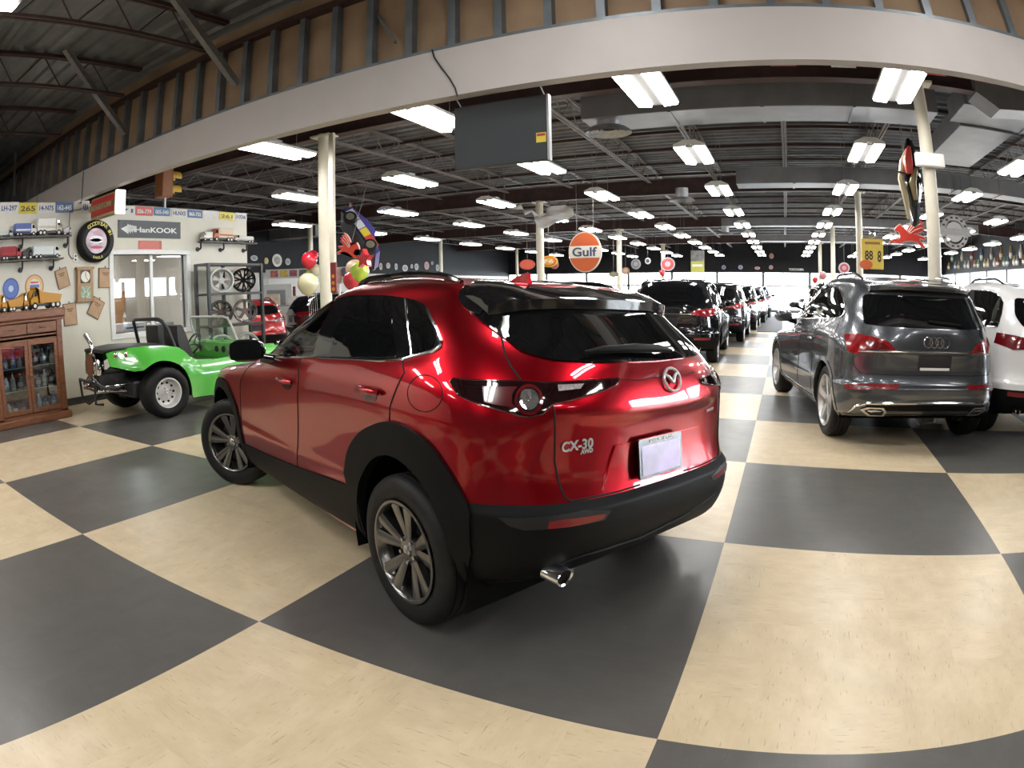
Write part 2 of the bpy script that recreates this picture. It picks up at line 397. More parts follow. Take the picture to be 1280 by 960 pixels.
# posts
def post(px, py, Y, r, name='pillar'):
    p = at(px, py, Y=Y); b = MB().cyl((p.x, p.y, 0), (p.x, p.y, 4.05), r, 24); b.bx((p.x - r - .06, p.y - r - .06, 0), (p.x + r + .06, p.y + r + .06, .03))
    b.bx((p.x - .2, p.y - .12, 4.0), (p.x + .2, p.y + .12, 4.03))
    return struct(b.build(name, M_POST)), p
PO, PP = post(405, 260, 5.79, .095)
post(675, 300, 14.95, .11); post(774, 310, 24.05, .11); post(829, 318, 33.2, .11)
_, RP = post(1167, 300, 5.79, .088); post(1074, 300, 14.95, .09); post(1041, 310, 24.05, .09); post(1025, 320, 33.2, .09)
for px, Y in ((388, 14.95), (551, 24.05), (646, 33.2)): post(px, 320, Y, .09)
# square conduit strapped to the near post
a = at(415.4, 300, Y=5.44); z1 = at(416, 166, Y=5.44).z; z0 = at(415, 328, Y=5.44).z
b = MB().bx((a.x - .045, a.y - .03, z0), (a.x + .045, a.y + .03, z1), 0, .006)
for z in (z0 + .3, z0 + .95, z0 + 1.4): b.bx((a.x - .055, a.y + .025, z), (a.x + .0, a.y + .05, z + .03), 0)
tag(b.build('conduit', M_POST), 'square cream conduit running up beside the round post behind the red SUV', 'conduit', kind=None)
# white junction box on the right post
a = at(1160, 200, Y=5.66); b = MB().bx((a.x - .17, 5.62, a.z - .08), (a.x + .22, 5.72, a.z + .08), 0, .015)
tag(b.build('junction_box', WHITE()), 'white box strapped to the cream post behind the grey SUV', 'junction box')
# ducts
def duct(a, c, name='ceiling_duct'):
    b = MB().bx(a, c, 0, .01); (x0, y0, z0), (x1, y1, z1) = a, c
    n = int(abs(x1 - x0) / 1.2)
    for i in range(1, n): xx = x0 + (x1 - x0) * i / n; b.bx((xx - .02, min(y0, y1) - .015, min(z0, z1) - .015), (xx + .02, max(y0, y1) + .015, max(z0, z1)))
    return struct(b.build(name, M_DUCT))
duct((-2.42, 6.5, 3.86), (2.55, 7.3, 4.25)); duct((2.95, 6.3, 3.98), (8.4, 7.3, 4.3))
duct((-.75, 12.3, 3.80), (9.5, 13.0, 4.15)); duct((-2, 21.6, 3.8), (8, 22.2, 4.1)); duct((-1, 29, 3.8), (8, 29.6, 4.1))
duct((3.15, 7.35, 3.95), (4.2, 10.4, 4.3))
a_, c_ = at(306, 301, Y=17), at(394, 302, Y=17); duct((a_.x, 17.0, a_.z - .12), (c_.x, 17.6, a_.z + .38))
# wedge transition on the right
struct(MB().prism([(3.0, 4.0), (3.35, 3.82), (4.9, 4.0), (4.9, 4.3), (3.0, 4.3)], 5.75, 6.25, frame=lambda u, v, w: (u, w, v)).build('ceiling_duct', M_DUCT))

# ------------------------------------------------------------------ ceiling lights
M_TUBE = emat('lit_lamp_panel', (1., .98, .945), 26.)
M_LHOUS = mat('lamp_housing_enamel', (.72, .71, .69), .35, noise=.03)
def light_proto():
    t = thing('ceiling_light', 'ceiling light', 'ceiling light')
    h = MB(); Lh, Wt, Wb = .62, .09, .235
    prof = [(-Wb, 0), (-Wb, .035), (-Wt, .1), (Wt, .1), (Wb, .035), (Wb, 0), (.055, .0), (.035, .035), (-.035, .035), (-.055, 0)]
    h.prism(prof, -Lh, Lh, frame=lambda u, v, w: (u, w, v))
    h.bx((-.03, -.1, .1), (.03, .1, .15)); h.build('housing', M_LHOUS, t)
    MB().bx((-.055, -Lh + .01, -.012), (.055, Lh - .01, -.001)).build('gap_shade_strip', mat('grey_gap_shade', (.16, .155, .15), .5, noise=.05), t)  # dark strip painted in as the shaded gap between the lit panels
    for s in (-1, 1):
        l = MB(); l.prism([(s * .06, .0), (s * .23, -.001), (s * .222, -.026), (s * .075, -.040)], -Lh + .03, Lh - .03, frame=lambda u, v, w: (u, w, v))
        l.build('lamp_panel', M_TUBE, t)
    for s in (-1, 1): MB().tube([(0, s * .42, .1), (.0, s * .42, ZD - 3.62)], .006, 5).build('hanging_wire', M_IRONG, t)
    return t
LPROTO = light_proto()
LROWS = [4.55, 8.0, 11.65, 15.5, 19.1, 22.7, 26.3, 29.9, 33.5, 37.0]
ORD = ['nearest', 'second', 'third', 'fourth', 'fifth', 'sixth', 'seventh', 'eighth', 'ninth', 'tenth']
LCOLS = [(-1.06, 0, 'the row just left of the aisle'), (1.60, 0, 'the row above the grey SUV and the aisle'), (-3.63, 0, 'the row that passes the dark hanging panel'), (-6.25, 0, 'the row passing the left post'),
         (-9.1, 1, 'the row beyond the end of the beige wall'), (-12.95, 2, 'the row far left over the counters'), (4.45, 1, 'the row beside the right post'), (6.6, 2, 'the row over the right window side'), (9.0, 3, 'the row along the right windows')]
first = True
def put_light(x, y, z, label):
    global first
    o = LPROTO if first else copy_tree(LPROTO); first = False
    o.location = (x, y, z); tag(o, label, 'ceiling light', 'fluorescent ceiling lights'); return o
for cx, r0, nm in LCOLS:
    for i, ly in enumerate(LROWS):
        if i < r0: continue
        n = i - r0
        put_light(cx, ly, 3.567, '%s twin-tube ceiling light in %s' % (ORD[n], nm))
# unseen near bay; extra lamps at left added to brighten beam and wall
for x, y in ((-1.1, 1.2), (2.0, 1.2), (5.2, 1.2), (-4.6, -2.6), (-7.7, -2.5), (-7.7, -.8), (-4.9, -.9), (-1.1, -2.6), (2.0, -2.6), (5.2, -2.6), (-6.5, -5.6), (-2.5, -5.6), (1.6, -5.6), (5.2, -5.6), (8.6, -2.)):
    put_light(x, y, 4.25, 'unseen twin fluorescent ceiling light in the bay on the near side of the white beam')
# ================================================================== car bodies
def spline1(t, y, q):
    """natural cubic spline through (t, y), evaluated at q; y may hold several columns"""
    t = np.asarray(t, float); y = np.asarray(y, float); n = len(t); h = np.diff(t)
    A = np.zeros((n, n)); B = np.zeros_like(y); A[0, 0] = A[-1, -1] = 1
    for i in range(1, n - 1):
        A[i, i - 1] = h[i - 1]; A[i, i] = 2 * (h[i - 1] + h[i]); A[i, i + 1] = h[i]
        B[i] = 6 * ((y[i + 1] - y[i]) / h[i] - (y[i] - y[i - 1]) / h[i - 1])
    M = np.linalg.solve(A, B); q = np.asarray(q, float); k = np.clip(np.searchsorted(t, q) - 1, 0, n - 2)
    a = ((t[k + 1] - q) / h[k])[:, None]; b = ((q - t[k]) / h[k])[:, None]; hk = h[k][:, None]
    return a * y[k] + b * y[k + 1] + ((a**3 - a) * M[k] + (b**3 - b) * M[k + 1]) * hk**2 / 6
def pchip(t, y, q):
    """monotone cubic through (t, y): y shape (n, m, 3), q sample parameters"""
    h = np.diff(t)[:, None, None] if y.ndim == 3 else np.diff(t)[:, None]
    d = np.diff(y, axis=0) / h; n = len(t); m = np.zeros_like(y)
    w1 = 2 * h[1:] + h[:-1]; w2 = h[1:] + 2 * h[:-1]
    with np.errstate(divide='ignore', invalid='ignore'):
        hm = (w1 + w2) / (w1 / d[:-1] + w2 / d[1:])
    m[1:-1] = np.where(d[:-1] * d[1:] > 0, np.nan_to_num(hm), 0); m[0] = d[0]; m[-1] = d[-1]
    k = np.clip(np.searchsorted(t, q, side='right') - 1, 0, n - 2); hh = np.diff(t)[k]; s = (q - t[k]) / hh
    sh = (-1,) + (1,) * (y.ndim - 1); s = s.reshape(sh); hh = hh.reshape(sh)
    return (2 * s**3 - 3 * s**2 + 1) * y[k] + (s**3 - 2 * s**2 + s) * hh * m[k] + (-2 * s**3 + 3 * s**2) * y[k + 1] + (s**3 - s**2) * hh * m[k + 1]
class Shell:
    """body surface: rows of plan outlines (rear centre > rear corner > side > A pillar > front corner > front centre) lofted upward"""
    def __init__(s, rows, cnt=(16, 56, 20, 12), per=7, tilt=0.):
        G = []
        for r in rows:
            secs = [r['rear'], r['side'], r['fend'], r['front']]
            pts = []; br = [0]
            for k, sec in enumerate(secs): pts += [tuple(p) for p in sec]; br.append(len(pts) - 1)
            P = np.array(pts, float); mir = P * [1, -1, 1]
            ext = np.vstack([mir[2:0:-1], P, mir[-2:-4:-1]]) if not r.get('line') else P
            off = 2 if not r.get('line') else 0
            t = np.concatenate([[0], np.cumsum(np.maximum(1e-6, np.linalg.norm(np.diff(ext, axis=0), axis=1)) ** .75)])
            q = []
            for k in range(4):
                a, b = t[off + br[k]], t[off + br[k + 1]]
                # uniform along the section
                q += list(a + (b - a) * np.arange(cnt[k]) / cnt[k])
            q.append(t[off + br[4]])
            row = np.empty((len(q), 3))
            if r.get('line'):
                for c in range(3): row[:, c] = np.interp(q, t, ext[:, c])
            else: row = spline1(t, ext, q)
            row[0, 1] = 0; row[-1, 1] = 0
            G.append(row)
        G = np.array(G); s.cnt = cnt; s.tilt = tilt
        d = np.linalg.norm(np.diff(G, axis=0), axis=2)[:, :int(sum(cnt[:2]))].mean(axis=1)
        t = np.concatenate([[0], np.cumsum(np.maximum(d, .02))])
        q = []; s.rowidx = []
        for i in range(len(rows) - 1):
            s.rowidx.append(len(q)); n = rows[i].get('n', per); q += list(t[i] + (t[i + 1] - t[i]) * np.arange(n) / n)
        s.rowidx.append(len(q)); q.append(t[-1])
        s.P = pchip(t, G, np.array(q))          # (nv, nu, 3)
        s.P[..., 2] += tilt * 0
        s.nv, s.nu = s.P.shape[:2]
        s.full()
    def full(s):
        """both halves as one vertex list with the seam shared"""
        nv, nu = s.nv, s.nu; L = s.P; R = L * [1, -1, 1]
        W = np.concatenate([L, R[:, -2:0:-1]], axis=1)          # closed ring of columns
        W[..., 2] += s.tilt * W[..., 1]
        s.W = W; s.nw = W.shape[1]
        V = W.reshape(-1, 3); F = []
        for i in range(nv - 1):
            for k in range(s.nw): F.append((i * s.nw + k, i * s.nw + (k + 1) % s.nw, (i + 1) * s.nw + (k + 1) % s.nw, (i + 1) * s.nw + k))
        s.V, s.F = V, F
        bm = bmesh.new(); bv = [bm.verts.new(v) for v in V]
        for f in F:
            try: bm.faces.new([bv[i] for i in f])
            except ValueError: pass
        bmesh.ops.recalc_face_normals(bm, faces=bm.faces[:]); bm.normal_update()
        s.vn = [v.normal.copy() for v in bm.verts]; bm.faces.ensure_lookup_table()
        s.fv = [[v.index for v in f.verts] for f in bm.faces]; bm.verts.index_update(); s.fv = [[v.index for v in f.verts] for f in bm.faces]
        s.vn = [v.normal.copy() for v in bm.verts]
        s.bvh = BVHTree.FromBMesh(bm); bm.free()
    def region(s, test):
        """faces of the shell for which test(i row, k column, centre) holds -> verts, faces"""
        used = {}; vs = []; fs = []
        for n, f in enumerate(s.F):
            i, k = divmod(n, s.nw); c = s.V[list(f)].mean(axis=0)
            if not test(i, k, c): continue
            g = []
            for j in f:
                if j not in used: used[j] = len(vs); vs.append(tuple(s.V[j]))
                g.append(used[j])
            fs.append(g)
        return vs, fs
    def smooth_normal(s, hit, idx, nrm):
        n = Vector((0, 0, 0))
        for j in s.fv[idx]: n += s.vn[j] / ((Vector(s.V[j]) - hit).length + 1e-4)
        n.normalize()
        return n if n.dot(nrm) > 0 else -n
    def cast(s, o, d):
        h, n, i, _ = s.bvh.ray_cast(Vector(o), Vector(d), 20)
        if h is None: return None
        if n.dot(Vector(d)) > 0: n = -n
        n2 = s.smooth_normal(h, i, n)
        return h, n2
    def near(s, p):
        h, n, i, _ = s.bvh.find_nearest(Vector(p)); n2 = s.smooth_normal(h, i, n)
        return h, n2
    def proj(s, a, b, mode):
        """surface point seen from the side / rear / front / top at a plane position"""
        if mode in 'LR':
            sg = 1 if mode == 'L' else -1; o, d = (a, 3 * sg, b), (0, -sg, 0)
        elif mode == 'B': o, d = (-4, a, b), (1, 0, 0)
        elif mode == 'F': o, d = (8, a, b), (-1, 0, 0)
        elif mode == 'T': o, d = (a, b, 4), (0, 0, -1)
        elif mode in ('BL', 'BR'):
            sg = 1 if mode == 'BL' else -1; c = .70710678; o, d = (c * a - 4 * c, sg * (c * a + 4 * c), b), (c, -sg * c, 0)
        r = s.cast(o, d)
        if r is None:
            if mode in 'LR': p = (a, .5 * sg, b)
            elif mode == 'B': p = (-.5, a, b)
            elif mode == 'F': p = (3, a, b)
            elif mode in ('BL', 'BR'): p = (c * a - .9 * c, sg * (c * a + .9 * c), b)
            else: p = (a, b, 1.3)
            r = s.near(p)
        return r
def tess(poly, step):
    """polygon -> vertices and faces cut on a grid, outline kept exactly"""
    bm = bmesh.new(); n = len(poly)
    bm.faces.new([bm.verts.new((a, b, 0)) for a, b in poly])
    xs = [p[0] for p in poly]; ys = [p[1] for p in poly]
    for lo, hi, no in ((min(xs), max(xs), (1, 0, 0)), (min(ys), max(ys), (0, 1, 0))):
        k = lo + step
        while k < hi - 1e-4:
            bmesh.ops.bisect_plane(bm, geom=bm.verts[:] + bm.edges[:] + bm.faces[:], plane_co=(k * no[0], k * no[1], 0), plane_no=no, dist=1e-6); k += step
    bmesh.ops.triangulate(bm, faces=[f for f in bm.faces if len(f.verts) > 4])
    bm.verts.index_update(); vs = [(v.co.x, v.co.y) for v in bm.verts]; fs = [[v.index for v in f.verts] for f in bm.faces]
    be = [[v.index for v in e.verts] for e in bm.edges if len(e.link_faces) == 1]
    bm.free(); return vs, fs, be
def patch(mb, sh, poly, mode, off=.004, thick=.01, step=.05, mi=0, dome=0.):
    """a panel lying on the shell: outline poly in the plane of the view, off above the surface, with a turned-in rim"""
    vs, fs, be = tess(poly, step); P = []; Q = []
    pc = np.mean(np.array(poly), axis=0)
    for a, b in vs:
        h, n = sh.proj(a, b, mode); P.append(h + n * off); Q.append(h + n * (off - thick))
    mb.add(P, fs, mi, True)
    k = len(P); rim = []
    mb.add([P[i] for e in be for i in e] + [Q[i] for e in be for i in e], [(2 * j, 2 * j + 1, 2 * len(be) + 2 * j + 1, 2 * len(be) + 2 * j) for j in range(len(be))], mi, False)
    return mb
def line_on(mb, sh, pts, mode, r=.003, off=.0, mi=0, n=6, sub=6, closed=False):
    """thin cord lying on the shell: panel gaps and trim strips"""
    pp = []
    P = list(pts) + ([pts[0]] if closed else [])
    for i in range(len(P) - 1):
        for k in range(sub): pp.append((P[i][0] + (P[i + 1][0] - P[i][0]) * k / sub, P[i][1] + (P[i + 1][1] - P[i][1]) * k / sub))
    if not closed: pp.append(P[-1])
    q = []
    for a, b in pp: h, nn = sh.proj(a, b, mode); q.append(h + nn * off)
    return mb.tube(q, r, n, mi, True, closed)
def smoothpoly(pts, n=6, closed=True):
    """Catmull-Rom through the outline points"""
    P = [np.array(p, float) for p in pts]; m = len(P); out = []
    for i in range(m if closed else m - 1):
        p0, p1, p2, p3 = (P[(i - 1) % m], P[i], P[(i + 1) % m], P[(i + 2) % m]) if closed else (P[max(i - 1, 0)], P[i], P[i + 1], P[min(i + 2, m - 1)])
        for k in range(n):
            t = k / n; out.append(tuple(.5 * ((2 * p1) + (p2 - p0) * t + (2 * p0 - 5 * p1 + 4 * p2 - p3) * t * t + (3 * p1 - p0 - 3 * p2 + p3) * t**3)))
    if not closed: out.append(tuple(P[-1]))
    return out
def roundpoly(pts, r, n=4):
    """outline with rounded corners; r one radius or one per corner"""
    m = len(pts); out = []
    for i in range(m):
        p = np.array(pts[i], float); a = np.array(pts[i - 1], float); b = np.array(pts[(i + 1) % m], float)
        ri = r[i] if isinstance(r, (list, tuple)) else r
        da = a - p; db = b - p; la, lb = np.linalg.norm(da), np.linalg.norm(db); ra = min(ri, la * .45, lb * .45)
        if ra < 1e-4: out.append(tuple(p)); continue
        p1 = p + da / la * ra; p2 = p + db / lb * ra
        for k in range(n + 1): t = k / n; out.append(tuple((1 - t)**2 * p1 + 2 * t * (1 - t) * p + t * t * p2))
    return out
def wheel(parent, name, loc, R, W, rimR, style, mats, flip=1, steer=0., nsp=5, nuts=False):
    """tyre, rim and hub around the y axis, outer face towards +y when flip is 1. A part with sub-parts."""
    tyre_m, rim_m, dark_m, cap_m = mats; w2 = W / 2
    t = MB(); s = R
    prof = [(rimR - .012, w2 * .62), (rimR + .004, w2 * .86), (rimR + .02, w2 * .95), ((rimR + s) / 2, w2 * 1.02), (s - .035, w2 * .98), (s - .012, w2 * .88), (s - .002, w2 * .70),
            (s, w2 * .62), (s - .008, w2 * .60), (s - .008, w2 * .54), (s + .001, w2 * .52), (s + .001, w2 * .24), (s - .008, w2 * .22), (s - .008, w2 * .16), (s + .001, w2 * .14)]
    prof = prof + [(r, -h) for r, h in prof[::-1]]
    t.lathe([(r, h * flip) for r, h in prof], n=48)
    tyre = t.build(name, tyre_m, parent); tyre.location = loc; tyre.rotation_euler.z = steer
    if style == 'plain': return tyre
    r = MB()
    f = flip
    r.lathe([(rimR + .006, w2 * .93 * f), (rimR + .006, w2 * .99 * f), (rimR - .006, w2 * 1.0 * f), (rimR - .016, w2 * .92 * f), (rimR - .022, w2 * .5 * f), (rimR - .04, 0), (rimR - .035, -w2 * .85 * f)], n=48)
    yo = w2 * .88 * f
    def spoke(a0, a1, w0, w1, r0, r1, y0, y1, th=.03):
        c0, s0, c1, s1 = math.cos(a0), math.sin(a0), math.cos(a1), math.sin(a1)
        A_ = Vector((r0 * c0, 0, r0 * s0)); B_ = Vector((r1 * c1, 0, r1 * s1)); t0 = Vector((-s0, 0, c0)); t1 = Vector((-s1, 0, c1))
        q = []
        for yy in (0, -th * f):
            q += [A_ + t0 * w0 + Vector((0, y0 + yy, 0)), A_ - t0 * w0 + Vector((0, y0 + yy, 0)), B_ - t1 * w1 + Vector((0, y1 + yy, 0)), B_ + t1 * w1 + Vector((0, y1 + yy, 0))]
        # ridge down the middle
        m0 = A_ + Vector((0, y0 + .006 * f, 0)); m1 = B_ + Vector((0, y1 + .006 * f, 0))
        q += [m0, m1]
        r.add(q, [(0, 8, 9, 3), (8, 1, 2, 9), (0, 3, 7, 4), (1, 5, 6, 2), (4, 7, 6, 5), (3, 9, 2, 6, 7)], 0)
    n = nsp
    if style == 'pairs':                         # five pairs of spokes, each splaying towards the rim
        for k in range(n):
            a = 2 * PI * k / n + .3
            for d in (-1, 1): spoke(a + d * .13, a + d * .235, .017, .034, .055, rimR - .008, yo - .028 * f, yo + .004 * f)
    elif style == 'ten':
        for k in range(n):
            a = 2 * PI * k / n; spoke(a, a, .016, .02, .05, rimR - .01, yo - .02 * f, yo)
    else:                                        # five broad spokes
        for k in range(n):
            a = 2 * PI * k / n + .3; spoke(a, a, .03, .045, .05, rimR - .01, yo - .02 * f, yo)
    r.lathe([(0, yo - .02 * f), (.03, yo - .018 * f), (.066, yo - .024 * f), (.075, yo - .045 * f), (.07, yo - .075 * f)], n=24)
    ro = r.build('rim', rim_m, tyre)
    d = MB(); d.lathe([(rimR - .05, yo - .1 * f), (.02, yo - .1 * f), (.02, yo - .112 * f), (rimR - .05, yo - .112 * f)], n=36); d.build('brake_disc', dark_m, tyre)
    c = MB(); c.lathe([(0, yo - .006 * f), (.022, yo - .007 * f), (.029, yo - .012 * f), (.029, yo - .024 * f)], n=20); c.build('hub_cap', cap_m, tyre)
    for k in range(5 if nuts else 0):
        a = 2 * PI * k / 5 + .3 + PI / 5; MB().cyl((.056 * math.cos(a), yo - .03 * f, .056 * math.sin(a)), (.056 * math.cos(a), yo - .012 * f, .056 * math.sin(a)), .009, 8).build('wheel_nut', cap_m, tyre)
    return tyre
def arch_liner(parent, x, R, y0, y1, m):
    """dark half tunnel over a wheel"""
    for s in (-1, 1):
        b = MB(); ring = [(R * math.cos(a), R * math.sin(a)) for a in np.linspace(-.25, PI + .25, 20)]
        vs = [(x + c, s * y0, .34 + z) for c, z in ring] + [(x + c, s * y1, .34 + z) for c, z in ring]; n = len(ring)
        b.add(vs, [(i, i + 1, n + i + 1, n + i) for i in range(n - 1)] + [list(range(n))], 0, False)
        b.build('wheel_arch_liner', m, parent)
# ------------------------------------------------------------------ the red SUV
PSI = 2.735433424; CARO = Vector((-.889660, 1.178763, 0))
CH = Vector((math.cos(PSI), math.sin(PSI), 0)); CLF = Vector((-CH.y, CH.x, 0))
TILT = .045
def car_ray(px, py):
    d = Vector(ray(px, py)); o = Vector(CP) - CARO
    return Vector((o.dot(CH), o.dot(CLF), o.z)), Vector((d.dot(CH), d.dot(CLF), d.z))
rows = [
 dict(rear=[(-.60, 0, .32), (-.60, .35, .32), (-.56, .60, .31), (-.46, .76, .30)], side=[(-.38, .80, .27), (-.1, .815, .24), (.4, .82, .22), (1.0, .82, .22), (1.75, .82, .22)], fend=[(2.3, .82, .22), (2.8, .82, .24), (3.12, .76, .26)], front=[(3.32, .60, .26), (3.42, .35, .25), (3.44, 0, .25)], n=4),
 dict(rear=[(-.70, 0, .385), (-.695, .35, .385), (-.65, .61, .375), (-.53, .79, .36)], side=[(-.38, .86, .35), (-.1, .87, .34), (.4, .865, .32), (1.0, .865, .32), (1.75, .865, .32)], fend=[(2.3, .865, .33), (2.8, .86, .35), (3.15, .79, .38)], front=[(3.38, .62, .38), (3.49, .35, .38), (3.52, 0, .38)], n=6),
 dict(rear=[(-.765, 0, .56), (-.755, .35, .56), (-.70, .63, .555), (-.565, .81, .55)], side=[(-.38, .888, .54), (-.1, .895, .53), (.4, .885, .50), (1.0, .88, .48), (1.75, .88, .47)], fend=[(2.3, .885, .47), (2.8, .885, .48), (3.17, .80, .52)], front=[(3.40, .62, .54), (3.52, .35, .55), (3.55, 0, .55)], n=5),
 dict(rear=[(-.765, 0, .615), (-.755, .35, .615), (-.70, .63, .615), (-.565, .81, .61)], side=[(-.38, .888, .60), (-.1, .897, .59), (.4, .887, .55), (1.0, .88, .52), (1.75, .88, .51)], fend=[(2.3, .885, .51), (2.8, .886, .53), (3.17, .80, .58)], front=[(3.40, .62, .60), (3.52, .35, .61), (3.55, 0, .61)], n=4),
 dict(rear=[(-.735, 0, .655), (-.725, .35, .655), (-.672, .62, .66), (-.54, .80, .66)], side=[(-.37, .875, .65), (-.1, .892, .64), (.4, .882, .60), (1.0, .873, .58), (1.75, .872, .57)], fend=[(2.3, .88, .57), (2.8, .883, .60), (3.17, .795, .65)], front=[(3.39, .62, .66), (3.50, .35, .67), (3.53, 0, .67)], n=6),
 dict(rear=[(-.712, 0, .80), (-.705, .35, .80), (-.655, .61, .80), (-.52, .79, .80)], side=[(-.35, .865, .80), (-.1, .893, .80), (.4, .877, .77), (1.0, .866, .75), (1.75, .868, .74)], fend=[(2.3, .878, .74), (2.8, .875, .75), (3.15, .77, .76)], front=[(3.36, .60, .76), (3.47, .33, .76), (3.50, 0, .76)], n=7),
 dict(rear=[(-.722, 0, .93), (-.712, .35, .935), (-.655, .61, .945), (-.51, .785, .955)], side=[(-.34, .858, .96), (-.1, .886, .965), (.4, .875, .93), (1.0, .866, .905), (1.75, .866, .88)], fend=[(2.3, .868, .87), (2.8, .85, .86), (3.10, .74, .83)], front=[(3.30, .57, .82), (3.41, .32, .815), (3.44, 0, .815)], n=5),
 dict(rear=[(-.738, 0, .985), (-.728, .35, .99), (-.652, .61, 1.01), (-.49, .775, 1.03)], side=[(-.32, .846, 1.045), (-.1, .872, 1.05), (.4, .866, 1.02), (1.0, .86, .99), (1.75, .85, .955)], fend=[(2.3, .84, .93), (2.75, .80, .90), (3.03, .70, .865)], front=[(3.22, .53, .85), (3.33, .30, .845), (3.36, 0, .845)], n=5),
 dict(rear=[(-.722, 0, 1.055), (-.71, .35, 1.065), (-.615, .60, 1.09), (-.45, .745, 1.115)], side=[(-.29, .81, 1.13), (-.1, .838, 1.13), (.4, .842, 1.09), (1.0, .84, 1.06), (1.75, .815, 1.02)], fend=[(2.25, .77, .97), (2.62, .70, .935), (2.85, .60, .91)], front=[(3.02, .44, .895), (3.11, .25, .89), (3.14, 0, .89)], n=5),
 dict(rear=[(-.685, 0, 1.15), (-.665, .33, 1.16), (-.555, .56, 1.185), (-.415, .685, 1.21)], side=[(-.26, .755, 1.22), (-.1, .79, 1.20), (.4, .815, 1.145), (1.0, .812, 1.115), (1.68, .79, 1.085)], fend=[(1.86, .735, 1.06), (2.02, .64, 1.035), (2.13, .52, 1.02)], front=[(2.22, .38, 1.01), (2.27, .20, 1.005), (2.28, 0, 1.005)], n=7),
 dict(rear=[(-.555, 0, 1.29), (-.53, .31, 1.295), (-.435, .51, 1.305), (-.325, .612, 1.315)], side=[(-.18, .695, 1.32), (.0, .735, 1.31), (.4, .76, 1.27), (.95, .757, 1.25), (1.42, .735, 1.235)], fend=[(1.52, .69, 1.225), (1.62, .60, 1.20), (1.69, .48, 1.185)], front=[(1.76, .34, 1.18), (1.80, .18, 1.175), (1.815, 0, 1.175)], n=7),
 dict(rear=[(-.415, 0, 1.405), (-.40, .29, 1.408), (-.325, .47, 1.41), (-.235, .555, 1.41)], side=[(-.10, .63, 1.412), (.06, .66, 1.412), (.4, .69, 1.39), (.80, .69, 1.375), (1.15, .68, 1.36)], fend=[(1.23, .64, 1.35), (1.31, .56, 1.34), (1.37, .46, 1.335)], front=[(1.42, .33, 1.33), (1.455, .17, 1.33), (1.465, 0, 1.33)], n=6),
 dict(rear=[(-.33, 0, 1.465), (-.315, .27, 1.464), (-.25, .44, 1.458), (-.165, .52, 1.455)], side=[(-.04, .58, 1.475), (.10, .605, 1.484), (.4, .63, 1.484), (.70, .63, 1.475), (.95, .618, 1.455)], fend=[(1.03, .585, 1.43), (1.09, .52, 1.43), (1.14, .43, 1.43)], front=[(1.19, .31, 1.43), (1.22, .16, 1.43), (1.23, 0, 1.43)], n=5),
 dict(rear=[(-.24, 0, 1.495), (-.23, .24, 1.494), (-.17, .39, 1.492), (-.09, .455, 1.493)], side=[(.02, .49, 1.506), (.15, .51, 1.518), (.4, .525, 1.524), (.62, .525, 1.52), (.80, .515, 1.504)], fend=[(.86, .49, 1.48), (.91, .43, 1.48), (.95, .36, 1.482)], front=[(.99, .26, 1.485), (1.01, .13, 1.487), (1.02, 0, 1.488)], n=6),
 dict(rear=[(.02, 0, 1.520), (.022, .09, 1.511), (.04, .17, 1.508), (.07, .23, 1.507)], side=[(.12, .255, 1.524), (.22, .265, 1.530), (.36, .27, 1.533), (.48, .27, 1.531), (.6, .26, 1.524)], fend=[(.63, .25, 1.508), (.66, .21, 1.507), (.68, .17, 1.507)], front=[(.70, .12, 1.507), (.71, .06, 1.508), (.715, 0, 1.508)], n=4),
 dict(line=True, rear=[(.25, 0, 1.532), (.251, 0, 1.532), (.253, 0, 1.532), (.26, 0, 1.532)], side=[(.28, 0, 1.534), (.31, 0, 1.535), (.36, 0, 1.536), (.40, 0, 1.535), (.44, 0, 1.534)], fend=[(.45, 0, 1.532), (.455, 0, 1.532), (.46, 0, 1.532)], front=[(.465, 0, 1.531), (.467, 0, 1.531), (.47, 0, 1.531)]),
]
SH = Shell(rows, tilt=TILT)
M_RED = mat('deep_red_metallic_paint', (.40, .0014, .0095), .285, .94, 1., coat_rough=.015)
M_CLAD = mat('black_cladding_plastic', (.005, .0053, .0058), .5, noise=.08, nscale=60, spec=.12)
M_GLOSS = mat('black_gloss', (.006, .006, .007), .06, coat=.6)
M_TINT = mat('privacy_glass', (.004, .0045, .005), .02, spec=.7)
M_GAP = mat('panel_gap_black', (.004, .004, .004), .8)
M_CAVE = mat('wheel_well_black', (.004, .004, .004), .9, spec=.05)
car = thing('suv', 'metallic red compact SUV with black cladding and turned front wheels, in the foreground', 'car', CARO, PSI)
RA, RW = .392, 2.655
R3i = SH.rowidx[4]
def in_arch(c, r=1.09): return abs(c[1]) > .45 and any(((c[0] - x) / .40)**2 + ((c[2] - .347) / .445)**2 < r * r for x in (0, RW))
def in_poly(x, y, P):
    r = False; n = len(P)
    for i in range(n):
        (x1, y1), (x2, y2) = P[i - 1], P[i]
        if (y1 > y) != (y2 > y) and x < (x2 - x1) * (y - y1) / (y2 - y1) + x1: r = not r
    return r
def is_bumper(i, k, c): return i < R3i and c[0] < -.30
vs, fs = SH.region(lambda i, k, c: not in_arch(c) and is_bumper(i, k, c))
bump = MB().add(vs, fs, 0, True)
bump.build('rear_bumper', M_CLAD, car)
def hit(px, py):
    o, d = car_ray(px, py); r = SH.cast(o, d)
    if r is None:
        # just outside the outline: nearest surface point to the sight line
        best = min((SH.near(o + d * t) + (t,) for t in np.linspace(1.5, 6, 60)), key=lambda q: (q[0] - (o + d * q[2])).length); return best[0]
    return r[0]
def sp(pts): return [(h.x, h.z) for h in (hit(*p) for p in pts)]                       # side view (x, z)
def rp(pts): return [(h.y, h.z - TILT * h.y) for h in (hit(*p) for p in pts)]          # rear view (y, z), tilt removed
